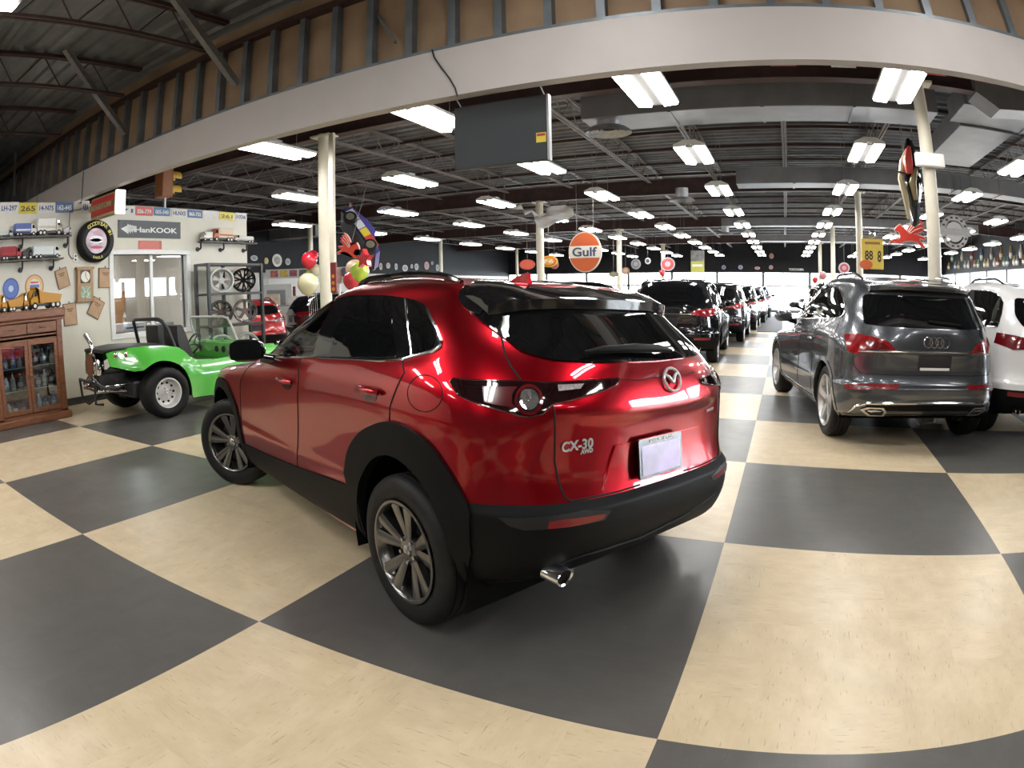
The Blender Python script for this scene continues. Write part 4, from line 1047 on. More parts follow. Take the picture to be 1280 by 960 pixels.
def both(car, sh, poly, off, th, name, m, mode='B', step=.06):
    patch(MB(), sh, poly, mode, off, th, step).build(name, m, car); patch(MB(), sh, mirr(poly), mode, off, th, step).build(name, m, car)
def op2(C, P): c = .70710678; return [(c * h.x + c * h.y, h.z) for h in (C.hit(*p) for p in P)]
for B_ in ('BL', 'BR'):
    lp = op2(AC, [(1056, 418), (1070, 416.5), (1092, 421), (1110, 427), (1121, 438.5), (1092, 436.5), (1080, 438), (1073, 442), (1060, 440)])
    lo = patch(MB(), ASH, lp, B_, .008, .012, .06).build('tail_lamp', M_REDL, aud)
    patch(MB(), ASH, op2(AC, [(1084, 424), (1106, 429.5), (1113, 436), (1086, 434.5)]), B_, .012, .006, .06).build('lamp_insert', M_REDD, lo)
st = AC.rp([(1074, 438.8), (1110, 439.2), (1150, 439.6)]); st[-1] = (0, st[-1][1])
line_on(MB(), ASH, st + mirr(st)[::-1][1:], 'B', .007, .006).build('chrome_strip', M_CHR, aud)
pq = AC.rp([(1149, 444), (1149, 463)]); zt, zb = pq[0][1], pq[1][1]
patch(MB(), ASH, [(.19, zb), (-.19, zb), (-.19, zt), (.19, zt)], 'B', .006, .01, .06).build('plate_holder', mat('navy_plate_panel', (.012, .013, .02), .35, noise=.1), aud)
patch(MB(), ASH, [(.17, zb), (-.17, zb), (-.17, zb + .025), (.17, zb + .025)], 'B', .010, .006, .06).build('plate_strip', WHITE(), aud)
hz = AC.rp([(1165, 428.5)])[0][1]; rb = MB()
for k in range(4):
    yc = .099 - .066 * k
    pts = []
    for a in np.linspace(0, 2 * PI, 25)[:-1]: p, n = ASH.proj(yc + .047 * math.cos(a), hz + .047 * math.sin(a), 'B'); pts.append(p + n * .008)
    rb.tube(pts, .0065, 6, closed=True)
rb.build('emblem', M_CHR, aud)
rq = AC.rp([(1056, 480), (1090, 479.5), (1123, 480.5), (1123, 486.5), (1090, 487), (1056, 486)])
both(aud, ASH, rq, .006, .008, 'reflector', mat('red_reflector'))
lc = AC.rp([(1060, 514.5), (1070, 507), (1083, 503.8), (1120, 503.8), (1150, 503.8)]); lc[-1] = (0, lc[-1][1])
line_on(MB(), ASH, lc + mirr(lc)[::-1][1:], 'B', .011, .004).build('bumper_strip', M_CHR, aud)
df = lc[2:]; zb_ = .29
patch(MB(), ASH, [(df[0][0], df[0][1] - .02), (.0, df[-1][1] - .02), (-df[0][0], df[0][1] - .02), (-.62, zb_), (.62, zb_)], 'B', .005, .01, .06).build('diffuser', M_CLAD, aud)
ep = AC.rp([(1075, 511), (1084, 508.5), (1104, 509), (1108, 514), (1104, 519), (1084, 518.5)])
both(aud, ASH, ep, .012, .02, 'exhaust_trim', M_CHR)
cx_, cz_ = np.mean(np.array(ep), axis=0); both(aud, ASH, [(cx_ + (a - cx_) * .72, cz_ + (b_ - cz_) * .65) for a, b_ in ep], .0145, .006, 'exhaust_bore', M_GAP)
gp = AC.rp([(1066, 446), (1068, 458), (1076, 466), (1110, 468.5), (1150, 469)]); gp[-1] = (0, gp[-1][1])
line_on(MB(), ASH, gp + mirr(gp)[::-1][1:], 'B', .004, .0).build('panel_gap', M_GAP, aud)
wq = [AC.hit(*p) for p in ((1160, 403), (1180, 406), (1200, 408))]
MB().tube([p + Vector((-.02, 0, .01)) for p in wq], [.012, .012, .008], 8).build('rear_wiper', M_CLAD, aud)
for S in 'LR': line_on(MB(), ASH, [(.45, .33), (1.3, .32), (2.35, .33)], S, .012, .004).build('sill_strip', M_CHR, aud)

# plain SUVs of the rows behind: one body built once, then its own look
def plain_suv(name, label, loc, psi, paint, lampm, W=1.92, H=1.68, WB=2.8, belt=1.10, rake=.14, chrome=True, wm=None, style='five', group=None, plate=True, res=(10, 28, 10, 6)):
    sh = Shell(gen_rows(RO=.85, WB=WB, FO=.93, W=W, H=H, belt=belt, g=.24, rake=rake), cnt=res, per=4); C = Ctx(sh, loc, psi); R = .37
    t = thing(name, label, 'car', (loc[0], loc[1], 0), psi, group)
    body_parts(t, sh, WB, R, paint, bump_row=2, bump_m=M_CLAD); arch_parts(t, sh, WB, R, M_CLAD if chrome else paint)
    car_common(t, sh, C, WB, belt, H, R, wm or WMA, style, paint)
    g = [(.60, H - .17), (.66, belt + .20), (.60, belt + .09), (.3, belt + .07)]
    patch(MB(), sh, roundpoly(g + mirr(g)[::-1], .05), 'B', .005, .01, .08).build('rear_window', M_TINT, t)
    z = belt - .08
    for sg in (1, -1):
        lp = [(.42, z - .03), (.50, z + .05), (.70, z + .08), (.86, z + .09), (.90, z - .02), (.74, z - .07)]
        patch(MB(), sh, [(y * sg, q) for y, q in lp], 'B', .008, .012, .07).build('tail_lamp', lampm, t)
        patch(MB(), sh, [(.50 * sg, .50), (.80 * sg, .50), (.80 * sg, .545), (.50 * sg, .545)], 'B', .006, .008, .07).build('reflector', mat('red_reflector'), t)
    if chrome: line_on(MB(), sh, [(.44, z - .02), (0, z - .02), (-.44, z - .02)], 'B', .008, .005).build('chrome_strip', M_CHR, t)
    if plate:
        patch(MB(), sh, [(.17, z - .25), (-.17, z - .25), (-.17, z - .10), (.17, z - .10)], 'B', .008, .01, .07).build('plate_holder', mat('navy_plate_panel'), t)
    wv = [sh.proj(y, belt + .15 - .02 * abs(y), 'B') for y in (-.02, -.2, -.38)]
    MB().tube([p + n * .02 for p, n in wv], .011, 6).build('rear_wiper', M_CLAD, t)
    for sg in (1, -1):
        p, n = sh.proj(.58 * sg, .33, 'B'); e = MB(); e.lathe([(.03, 0), (.042, -.003), (.044, .1)], axis='x', n=16); eo = e.build('exhaust_tip', CHROME(), t); eo.location = p + Vector((-.01, 0, 0))
    return t, sh, C
M_BLK = mat('black_car_paint', (.006, .0065, .009), .12, .2, 1.)
M_NAVY = mat('dark_blue_paint', (.010, .016, .045), .14, .5, 1.); M_SILV = mat('silver_paint', (.36, .37, .39), .22, .8, 1.); M_WHT = mat('white_car_paint', (.74, .74, .74), .25, 0., 1.)
M_CHAR = mat('charcoal_paint', (.03, .031, .034), .16, .6, 1.)
R90 = math.radians(90)
black_suv, _, _ = plain_suv('suv', 'black SUV with red tail lamps, nearest in the line left of the aisle', (-1.95, 11.15), R90 + .02, M_BLK, M_REDL, W=1.93, H=1.69)
# ================================================================== the beige wall and what hangs on it
def wp(px, py, off=0.): return at(px, py, X=XL + off)
def wallbox(b, p0, p1, t0, t1, mi=0, bev=0.):
    """box on the wall between two pixels"""
    a, c = wp(*p0), wp(*p1); b.bx((XL + t0, a.y, c.z), (XL + t1, c.y, a.z), mi, bev); return a, c
def walltext(txt, y, z, h, off, name, m, par, width=None, bold=True, rot=0.):
    vs, fs = text_mesh(txt, 1., .004, bold); xs = [v.x for v in vs]; ys = [v.y for v in vs]
    w0, h0 = max(xs) - min(xs), max(ys) - min(ys); cx, cy = (max(xs) + min(xs)) / 2, (max(ys) + min(ys)) / 2
    sy = h / h0; sx = sy if width is None else width / w0
    return MB().add([(off + v.z, y + (v.x - cx) * sx, z + (v.y - cy) * sy) for v in vs], fs).build(name, m, par, merge=False)
PLC = {'w': (.66, .65, .62), 'y': (.62, .52, .04), 'b': (.07, .15, .34), 'r': (.55, .10, .10)}
plates = [((0, 253), (23, 266.7), 'w', 'LH-297', 'white licence plate at the left end of the strip, beyond the yellow one'), ((24, 253.5), (46, 267.5), 'y', '265', 'yellow licence plate above the upper truck shelf'),
 ((47.5, 253.3), (69, 266.3), 'w', '14-N75', 'white licence plate between the yellow and blue ones, above the shelf'), ((70, 252.5), (91.7, 266), 'b', '162-445', 'blue licence plate left of the hanging cable'),
 ((102.5, 251), (111.5, 267), 'w', 'ABA', 'white licence plate tucked behind the red striped sign'), ((150, 257.5), (168, 268.7), 'w', '71', 'white licence plate just right of the red striped sign'),
 ((169.5, 258), (191, 270.3), 'r', 'SS6-779', 'red licence plate above the charcoal tyre sign'), ((192.3, 259), (212.3, 270.6), 'b', '005-540', 'blue licence plate beside the red one'),
 ((214.5, 260.5), (233.7, 272.2), 'w', 'HLNX5', 'white licence plate between two blue ones'), ((234.3, 262), (252.6, 273), 'b', '865-732', 'blue licence plate above the right end of the charcoal sign'),
 ((254, 262.7), (271.3, 274.4), 'w', '', 'pale blank licence plate left of the yellow one at the wall end'), ((274, 264.5), (292, 276), 'y', '261', 'yellow licence plate near the end of the beige wall'), ((294, 265.5), (308, 276), 'w', '1026', 'white licence plate at the very end of the beige wall')]
for p0, p1, c, tx, lab in plates:
    a, q = wp(*p0), wp(*p1); yc, zc = (a.y + q.y) / 2, (a.z + q.z) / 2
    t = thing('licence_plate', lab, 'licence plate', (XL, yc, zc), 0, 'licence plates along the top of the wall')
    w_, h_ = (q.y - a.y) / 2, (a.z - q.z) / 2
    MB().prism(roundpoly([(-w_, -h_), (w_, -h_), (w_, h_), (-w_, h_)], .015), .002, .008, frame=lambda u, v, w: (w, u, v)).build('plate_blank', mat('plate_' + c, PLC[c], .4, noise=.06, nscale=12), t)
    if tx: walltext(tx, 0, -.005, h_ * .95, .009, 'plate_number', mat('plate_blue_ink', (.05, .07, .2), .4) if c == 'w' else mat('plate_cream_ink', (.75, .72, .62), .4) if c in 'br' else mat('plate_dark_ink', (.10, .09, .03), .4), t, w_ * 1.6)
# charcoal tyre maker's sign
a, q = wp(148, 275), wp(225, 298.7); yc, zc, w_, h_ = (a.y + q.y) / 2, (a.z + q.z) / 2, (q.y - a.y) / 2, (a.z - q.z) / 2
t = thing('wall_sign', 'charcoal sign with white HANKOOK lettering above the interior window', 'sign', (XL, yc, zc))
MB().bx((.002, -w_, -h_), (.02, w_, h_)).build('sign_board', mat('charcoal_board', (.075, .078, .09), .5, noise=.08), t)
walltext('HanKOOK', w_ * .20, -.01, h_ * .62, .022, 'lettering', mat('white_letters', (.8, .8, .8), .4), t, w_ * 1.36)
lg = MB()
for k in range(4):
    u0 = -w_ * .78 + k * .045; lg.prism([(u0, -.02 + .012 * k), (u0 + .05, -.09 + .01 * k), (u0 + .085, .05), (u0 + .04, .085 - .012 * k)], .021, .024, frame=lambda u, v, w: (w, u, v))
lg.prism([(-w_ * .93, .0), (-w_ * .70, -.085), (-w_ * .72, .06)], .0205, .0225, frame=lambda u, v, w: (w, u, v)); lg.build('logo', mat('white_letters'), t)
a, q = wp(173, 300.7), wp(202, 313.4); yc, zc, w_, h_ = (a.y + q.y) / 2, (a.z + q.z) / 2, (q.y - a.y) / 2, (a.z - q.z) / 2
t = thing('wall_plaque', 'small coral red plaque under the charcoal sign', 'sign', (XL, yc, zc))
MB().prism(roundpoly([(-w_, -h_), (w_, -h_), (w_, h_), (-w_, h_)], .02), .002, .012, frame=lambda u, v, w: (w, u, v)).build('plaque_board', mat('coral_red', (.60, .16, .13), .5, noise=.06), t)
MB().tube([(.013, -w_ * .9, -h_ * .85), (.013, w_ * .9, -h_ * .85), (.013, w_ * .9, h_ * .85), (.013, -w_ * .9, h_ * .85)], .006, 4, closed=True).build('plaque_border', mat('coral_light', (.7, .3, .25), .5), t)
# the tyre clock
tc = wp(120.5, 301.2, .1); t = thing('tyre_display', 'black wall tyre with yellow GOODYEAR lettering around a printed disc', 'tyre display', (XL, tc.y, tc.z))
b = MB(); Rt = .335; b.lathe([(.20, .03), (.215, .13), (.24, .16), (.29, .165), (.325, .14), (Rt, .10), (Rt, .0), (.2, .0)], axis='x', n=48); b.build('tyre', RUBBER(), t)
def arc_text(txt, R, a_mid, da, size, off, name, m, par, flip=False):
    b = MB(); n = len(txt)
    for k, ch in enumerate(txt):
        if ch == ' ': continue
        a_ = a_mid + ((n - 1) / 2 - k) * da * (-1 if flip else 1); vs, fs = text_mesh(ch, size, .004, True)
        u = Vector((0, math.cos(a_), math.sin(a_))); v_ = Vector((0, math.sin(a_), -math.cos(a_))) * (-1 if flip else 1); uu = u * (-1 if flip else 1)
        b.add([Vector((off, 0, 0)) + u * R + v_ * v.x + uu * v.y + Vector((v.z, 0, 0)) for v in vs], fs)
    return b.build(name, m, par, merge=False)
arc_text('GOODYEAR #1', .268, PI / 2 - .25, .19, .085, .168, 'lettering', mat('yellow_letters', (.75, .66, .16), .5), t)
arc_text('EAGLE', .268, -PI / 2, .15, .055, .168, 'lettering', mat('yellow_letters'), t, True)
b = MB(); b.lathe([(0, .115), (.20, .115), (.205, .02)], axis='x', n=40); dm = mat('printed_disc', (.55, .42, .50), .35, noise=.5, nscale=6)
b.build('printed_disc', dm, t)
for yy, zz, ry, rz_, m_ in ((0, .02, .135, .062, mat('disc_white', (.8, .8, .84), .4)), (-.01, .01, .10, .028, mat('disc_blue', (.10, .14, .42), .4)), (0, -.10, .12, .025, mat('disc_red', (.5, .06, .09), .4)), (.02, .13, .09, .03, mat('disc_pink', (.62, .3, .38), .4))):
    MB().prism(circ(24, ry, rz_, c=(yy, zz)), .1155, .119, frame=lambda u, v, w: (w, u, v)).build('disc_print', m_, t)
# red striped lightbox standing out from the wall
pA, pB = at(112, 262, X=XL + .02), None
y0 = pA.y - .05; xe = at(146.5, 250, Y=y0).x; z1 = at(146, 238.5, Y=y0).z; z0 = at(146.5, 264.5, Y=y0).z; zl1 = at(112, 250, Y=y0).z
t = thing('lightbox_sign', 'lit box sign with red stripes and BRIDGESTONE lettering projecting from the beige wall', 'sign', (XL, y0, z0))
Ls = xe - XL; hs = z1 - z0
MB().bx((.20, 0, 0), (Ls - .05, .15, hs)).build('sign_case', mat('tan_sign_case', (.46, .33, .17), .5, noise=.1), t)
MB().bx((Ls - .05, -.01, -.03), (Ls, .16, hs + .02), 0, .01).build('lit_end_panel', mat('lit_white_panel', (.8, .8, .8), .4, emit=(1, .97, .9), estr=.7), t)
MB().bx((.22, -.012, .03), (Ls - .08, -.002, hs - .03)).build('sign_face', mat('dark_sign_face', (.16, .14, .07), .4, noise=.3), t)
for q0, q1 in ((.03, .115), (hs - .115, hs - .03)): MB().bx((.22, -.02, q0), (Ls - .08, -.011, q1)).build('red_stripe', mat('sign_red', (.50, .035, .03), .4, noise=.05), t)
vs, fs = text_mesh('BRIDGESTONE', 1., .004, True); w0 = max(v.x for v in vs) - min(v.x for v in vs); sx = (Ls - .3) / w0
MB().add([(Ls / 2 + v.x * sx, -.016 + v.z, hs / 2 + v.y * .15) for v in vs], fs).build('lettering', mat('tan_letters', (.45, .36, .2), .5), t, merge=False)
MB().bx((.012, .06, hs * .45), (.20, .12, hs * .75)).build('wall_bracket', BLACKM(), t)
# clock
a, q = wp(95, 335.5), wp(115.2, 376); yc, w_, h_ = (a.y + q.y) / 2, (q.y - a.y) / 2, (a.z - q.z) / 2; zc = (a.z + q.z) / 2
M_OAK = mat('honey_oak', (.36, .20, .085), .45, noise=.22, nscale=6, stretch=(8, 8, 1)); M_WALN = mat('reddish_wood', (.20, .075, .032), .42, noise=.3, nscale=5, stretch=(2, 2, 10))
t = thing('wall_clock', 'wooden wall clock with round dial above a small green picture', 'clock', (XL, yc, zc))
b = MB(); b.bx((.002, -w_, -h_), (.07, w_, h_), 0, .008).bx((.002, -w_ - .02, h_ - .02), (.085, w_ + .02, h_ + .015), 0, .006).bx((.002, -w_ - .015, -h_ - .01), (.08, w_ + .015, -h_ + .02), 0, .006); b.build('clock_case', M_OAK, t)
MB().bx((.068, -w_ * .62, .02), (.074, w_ * .62, h_ * .86)).build('dial_opening', mat('dark_inset', (.02, .018, .015), .5), t)
d = MB(); d.lathe([(0, .008), (w_ * .56, .008), (w_ * .58, 0)], axis='x', n=28, c=(.072, 0, h_ * .46)); d.build('clock_dial', mat('ivory_dial', (.72, .69, .58), .4), t)
hd = MB(); hd.bx((.0812, -.006, h_ * .46), (.0835, .006, h_ * .46 + .075)); hd.build('hour_hand', BLACKM(), t)
hd = MB(); hd.tube([(.083, 0, h_ * .46), (.083, .045, h_ * .46 - .06)], .004, 5); hd.build('minute_hand', BLACKM(), t)
MB().bx((.068, -w_ * .6, -h_ * .85), (.075, w_ * .6, -h_ * .12)).build('picture', mat('green_picture', (.30, .38, .28), .5, noise=.6, nscale=30), t)
# wooden plaques
def plaque(cx, cy, wd, hg, rot, lab):
    c = wp(cx, cy); t = thing('wooden_plaque', lab, 'plaque', (XL, c.y, c.z), 0, 'wooden plaques on the wall'); t.rotation_euler.x = rot
    MB().bx((.002, -wd / 2, -hg / 2), (.018, wd / 2, hg / 2)).build('plaque_edge', mat('dark_plaque_edge', (.10, .055, .03), .5), t)
    MB().bx((.018, -wd / 2 + .012, -hg / 2 + .012), (.022, wd / 2 - .012, hg / 2 - .012)).build('plaque_face', mat('tan_plaque_face', (.42, .25, .13), .5, noise=.1, nscale=8), t)
    p = MB()
    for k, (u, l_) in enumerate(((.0, .5), (-.03, .34))): p.bx((.0222, -wd * l_ / 2, hg * .22 + u), (.0235, wd * l_ / 2, hg * .22 + u + .014))
    p.build('engraved_lines', mat('burnt_lines', (.10, .05, .02), .6), t)
    MB().cyl((.004, 0, hg / 2), (.004, 0, hg / 2 + .03), .008, 8).build('hanger', BLACKM(), t)
plaque(78, 348, .23, .30, .28, 'tan wooden plaque tilted left, hanging left of the clock')
plaque(131.5, 347.5, .26, .32, -.03, 'tan wooden plaque hanging upright beside the window frame')
plaque(119.8, 385, .24, .30, -.52, 'tan wooden plaque tilted steeply below the clock')
plaque(87.5, 393, .25, .34, .05, 'tan wooden plaque half behind the display cabinet')
# outlet with its cable
c = wp(94.5, 322.5); t = thing('wall_outlet', 'white wall outlet with a black socket below the truck shelf', 'outlet', (XL, c.y, c.z))
MB().bx((.002, -.04, -.065), (.014, .04, .065), 0, .005).build('outlet_plate', WHITE(), t)
for z in (.028, -.028): MB().lathe([(0, .016), (.017, .016), (.019, .012)], axis='x', n=14, c=(0, 0, z)).build('socket', BLACKP(), t)
k = [at(104, 225, Y=YB - .01), at(104, 243, Y=YB - .01)]
cab = [Vector((k[0].x, YB - .012, ZB1 - .02)), Vector((k[0].x, YB - .012, ZB0 - .02)), wp(101, 262, .012), wp(88, 264, .035), wp(86.5, 285, .03), wp(86.5, 318, .012), wp(90, 323, .012), wp(93, 323, .018)]
tag(MB().tube(cab, .008, 6).build('power_cable', mat('grey_cable', (.10, .10, .10), .5, noise=.1)), 'thin grey cable dropping from the white beam down the beige wall', 'cable')
# round signs behind the toy trucks
def round_sign(cx, cy, r, lab, cols, txt=None):
    c = wp(cx, cy); t = thing('round_sign', lab, 'sign', (XL, c.y, c.z), 0)
    for k, (rr, co) in enumerate(cols): MB().lathe([(0, .012 + .003 * k), (r * rr, .012 + .003 * k), (r * rr, .002)], axis='x', n=32).build('sign_disc' if k == 0 else 'sign_ring', mat('disc_%s_%d' % (cols[0][1][0], k), co, .45, noise=.05), t)
    return t
round_sign(13.5, 361, .155, 'blue round sign behind the yellow toy trucks at left', [(1, (.05, .09, .33)), (.86, (.10, .17, .48)), (.3, (.45, .55, .7))])
t = round_sign(43, 358, .175, 'orange and white round sign with blue band behind the yellow toy trucks', [(1, (.30, .12, .05)), (.92, (.68, .42, .17)), (.62, (.72, .66, .58))])
MB().bx((.0185, -.09, -.025), (.021, .09, .025)).build('sign_band', mat('disc_blue'), t); MB().bx((.0185, -.075, .045), (.021, .075, .07)).build('sign_band', mat('sign_red'), t)

# ------------------------------------------------------------------ toy trucks
def toy_truck(lab, loc, L, h, w, cabc, boxc, kind, rz=PI / 2, group=None, scale=1.):
    """toy lorry along local x, cab at the front"""
    t = thing('toy_truck', lab, 'toy truck', loc, rz, group)
    cm = mat('toy_%02d%02d%02d' % tuple(int(c * 99) for c in cabc), cabc, .5, coat=.05, spec=.3, noise=.04); bm_ = mat('toy_%02d%02d%02d' % tuple(int(c * 99) for c in boxc), boxc, .5, coat=.05, spec=.3, noise=.04)
    r = h * .17; cl = L * .24
    MB().bx((-L / 2, -w * .36, r * .8), (L / 2, w * .36, r * 1.5)).build('chassis', BLACKP(), t)
    c = MB(); c.prism([(L / 2 - cl, r * 1.4), (L / 2, r * 1.4), (L / 2, h * .50), (L / 2 - cl * .30, h * .56), (L / 2 - cl * .45, h * .92), (L / 2 - cl, h * .92)], -w / 2, w / 2, frame=lambda u, v, q: (u, q, v)); co = c.build('cab', cm, t)
    MB().prism([(L / 2 - cl * .82, h * .6), (L / 2 - cl * .36, h * .6), (L / 2 - cl * .49, h * .86), (L / 2 - cl * .82, h * .86)], -w / 2 - .002, w / 2 + .002, frame=lambda u, v, q: (u, q, v)).build('cab_window', M_TINT, co)
    x1 = L / 2 - cl - L * .02
    if kind == 'box': MB().bx((-L / 2, -w / 2, r * 1.6), (x1, w / 2, h), 0, .006).build('box_body', bm_, t); MB().bx((-L / 2 + .01, -w / 2 - .002, h * .42), (x1 - .01, w / 2 + .002, h * .55)).build('side_stripe', cm, t)
    elif kind == 'tank':
        b = MB(); b.lathe([(0, -L / 2), (h * .3, -L / 2 + .01), (h * .31, -L / 2 + .03), (h * .31, x1 - .03), (h * .3, x1 - .01), (0, x1)], axis='x', n=16, c=(0, 0, r * 1.5 + h * .3)); b.build('tank_body', bm_, t)
    else:
        MB().prism([(-L / 2 - .01, h * .62), (-L / 2 + L * .05, r * 1.6), (x1 - .02, r * 1.6), (x1, h * .95), (x1 + cl * .5, h * 1.05), (x1 + cl * .5, h * .98), (x1 - .03, h * .86), (x1 - .06, h * .8)], -w / 2 - .008, w / 2 + .008, frame=lambda u, v, q: (u, q, v)).build('dump_body', bm_, t)
    for x in (L / 2 - cl * .55, -L / 2 + L * .12, -L / 2 + L * .27):
        for s in (-1, 1):
            wh = MB(); wh.lathe([(0, -w * .09), (r, -w * .09), (r, w * .09), (0, w * .09)], n=14, c=(x, s * w * .42, r)); wo = wh.build('wheel', RUBBER(), t)
            MB().lathe([(0, s * w * .1), (r * .5, s * w * .1), (r * .5, s * w * .085)], n=10, c=(x, s * w * .42, r)).build('hub_cap', mat('toy_hub', (.7, .68, .6), .4), wo)
    return t
def pipe_shelf(pl, pr, brk, lab, depth=.21):
    """plank on black pipe brackets"""
    a, q = wp(*pl, off=depth * .5), wp(*pr, off=depth * .5); z = (a.z + q.z) / 2
    t = thing('pipe_shelf', lab, 'shelf', (XL, (a.y + q.y) / 2, z)); yc = (a.y + q.y) / 2
    MB().bx((.01, a.y - yc, -.022), (depth, q.y - yc, 0)).build('plank', mat('dark_plank', (.06, .055, .05), .5, noise=.2, nscale=9), t)
    for bx_, by_ in brk:
        y = wp(bx_, by_).y - yc; b = MB()
        b.lathe([(0, .016), (.042, .016), (.042, .002), (0, .002)], axis='x', n=16, c=(0, y, -.14)); b.tube([(.01, y, -.14), (.09, y, -.14), (.11, y, -.12), (.112, y, -.022)], .017, 8); b.build('pipe_bracket', BLACKM(), t)
    return z
zs = pipe_shelf((-12, 296.5), (87, 296), ((25.5, 307), (81.5, 306)), 'upper pipe shelf holding toy trucks on the beige wall')
zl = pipe_shelf((-12, 325.5), (77, 324.5), ((25.5, 336), (64, 334.5)), 'lower pipe shelf holding toy trucks on the beige wall')
zr = pipe_shelf((251, 302.5), (317, 303), ((246.5, 314), (275, 314.5), (303.5, 314.5)), 'short pipe shelf above the wheel rack')
ys = lambda px: wp(px, 296, .1).y
for px0, px1, lab, z, h, cc, bc, kd in ((17, 44, 'white and blue toy lorry left on the upper shelf', zs, .19, (.7, .7, .72), (.10, .14, .36), 'box'), (45, 76, 'white toy lorry raised on the upper shelf', zs, .26, (.55, .50, .42), (.72, .70, .68), 'box'), (77, 87, 'small white toy truck at the right end of the upper shelf', zs, .14, (.7, .7, .7), (.5, .48, .5), 'dump'),
        (-6, 15, 'grey toy car carrier at the left end of the upper shelf', zs, .10, (.35, .4, .42), (.5, .55, .55), 'dump'), (1, 26, 'dark red toy lorry on the lower shelf', zl, .20, (.35, .03, .04), (.28, .02, .03), 'box'), (27, 39, 'black toy truck in the middle of the lower shelf', zl, .17, (.03, .025, .025), (.05, .045, .04), 'dump'), (40, 75, 'white and teal toy lorry on the lower shelf', zl, .19, (.65, .67, .67), (.62, .66, .66), 'box')):
    y0_, y1_ = ys(px0), ys(px1)
    toy_truck(lab, (XL + .115, (y0_ + y1_) / 2, z), y1_ - y0_ - .012, h, .13, cc, bc, kd, PI / 2, 'toy trucks on the wall shelves')
for px0, px1, lab, h, cc, bc, kd in ((252, 263, 'white toy truck at the left end of the short shelf', .17, (.7, .69, .66), (.66, .64, .6), 'box'), (264.5, 289, 'cream toy lorry with red cab on the short shelf', .25, (.5, .14, .08), (.66, .56, .42), 'box'), (291, 315, 'small white toy truck at the right end of the short shelf', .15, (.62, .58, .52), (.68, .66, .63), 'tank')):
    y0_, y1_ = wp(px0, 300, .1).y, wp(px1, 300, .1).y
    toy_truck(lab, (XL + .115, (y0_ + y1_) / 2, zr), y1_ - y0_, h, .12, cc, bc, kd, -PI / 2, 'toy trucks on the short shelf')

# ------------------------------------------------------------------ display cabinet
CX0, CX1, CY0, CY1, CZ = -8.72, -8.15, .86, 2.06, 1.50
t = thing('display_cabinet', 'reddish wooden display cabinet with two glass doors under the yellow toy trucks', 'cabinet', ((CX0 + CX1) / 2, (CY0 + CY1) / 2, 0))
hx, hy = (CX1 - CX0) / 2, (CY1 - CY0) / 2; b = MB()
b.bx((-hx, -hy, .10), (-hx + .02, hy, CZ - .03)).bx((-hx, -hy, .10), (hx, -hy + .03, CZ - .05)).bx((-hx, hy - .03, .10), (hx, hy, CZ - .05)).bx((-hx, -hy, .10), (hx, hy, .14)).bx((-hx, -hy, 1.12), (hx, hy, 1.15))
b.bx((hx - .03, -hy, .1), (hx, -hy + .10, CZ - .05)).bx((hx - .03, hy - .10, .1), (hx, hy, CZ - .05)).bx((hx - .03, -hy + .1, 1.10), (hx, hy - .1, 1.17))
for s in (-1, 1): b.bx((hx - .01, s * (hy - .05) - .045, .12), (hx + .02, s * (hy - .05) + .045, 1.36), 0, .008)
b.build('cabinet_body', M_WALN, t)
MB().bx((-hx, -hy - .03, 0), (hx + .05, hy + .04, .10), 0, .015).build('plinth', M_WALN, t)
MB().bx((-hx, -hy - .02, 1.34), (hx + .03, hy + .02, 1.38), 0, .01).bx((-hx, -hy - .05, 1.38), (hx + .06, hy + .05, CZ), 0, .02).build('cornice', M_WALN, t)
for s in (-1, 1):
    dr = MB().bx((hx, min(0.005 * s, s * (hy - .1)), 1.19), (hx + .02, max(.005 * s, s * (hy - .1)), 1.33), 0, .006).build('drawer', M_WALN, t)
    MB().bx((hx + .02, s * .26 - .05, 1.255), (hx + .04, s * .26 + .05, 1.27), 0, .005).build('drawer_pull', mat('dark_brass', (.12, .08, .04), .4, .7), dr)
    a0, a1 = (.004, hy - .1) if s > 0 else (-hy + .1, -.004); d = MB()
    for q0, q1 in (((a0, .15), (a0 + .055, 1.10)), ((a1 - .055, .15), (a1, 1.10)), ((a0 + .05, .15), (a1 - .05, .21)), ((a0 + .05, 1.04), (a1 - .05, 1.10))): d.bx((hx - .005, q0[0], q0[1]), (hx + .02, q1[0], q1[1]), 0, .004)
    do = d.build('door', M_WALN, t)
    MB().bx((hx + .004, a0 + .05, .2), (hx + .008, a1 - .05, 1.05)).build('door_glass', glassmat('cabinet_pane', (.80, .84, .86), .10), do)
    MB().ball((hx + .03, .03 * s, .62), .014, 0, 10, 6).build('door_knob', mat('dark_brass'), do)
for z in (.45, .75): MB().bx((-hx + .02, -hy + .03, z), (hx - .04, hy - .03, z + .012)).build('glass_shelf', mat('shelf_glass_green', (.30, .40, .38), .08, noise=.05), t)
def bottle(lab, loc, h, r, col):
    t = thing('bottle', lab, 'bottle', loc, 0, 'bottles in the display cabinet'); m_ = mat('bottle_%02d%02d%02d' % tuple(int(c * 99) for c in col), col, .08, .3, coat=.8, noise=.1)
    MB().lathe([(0, 0), (r, .004), (r, h * .55), (r * .85, h * .64), (r * .36, h * .74), (r * .34, h * .92), (0, h * .92)], axis='z', n=16).build('bottle_body', m_, t)
    MB().lathe([(0, h * .90), (r * .42, h * .90), (r * .42, h), (0, h)], axis='z', n=12).build('bottle_cap', CHROME(), t)
    MB().lathe([(r * 1.01, h * .18), (r * 1.02, h * .19), (r * 1.02, h * .44), (r * 1.01, h * .45)], axis='z', n=16).build('bottle_label', mat('bottle_label', (.6, .57, .5), .5, noise=.3, nscale=30), t)
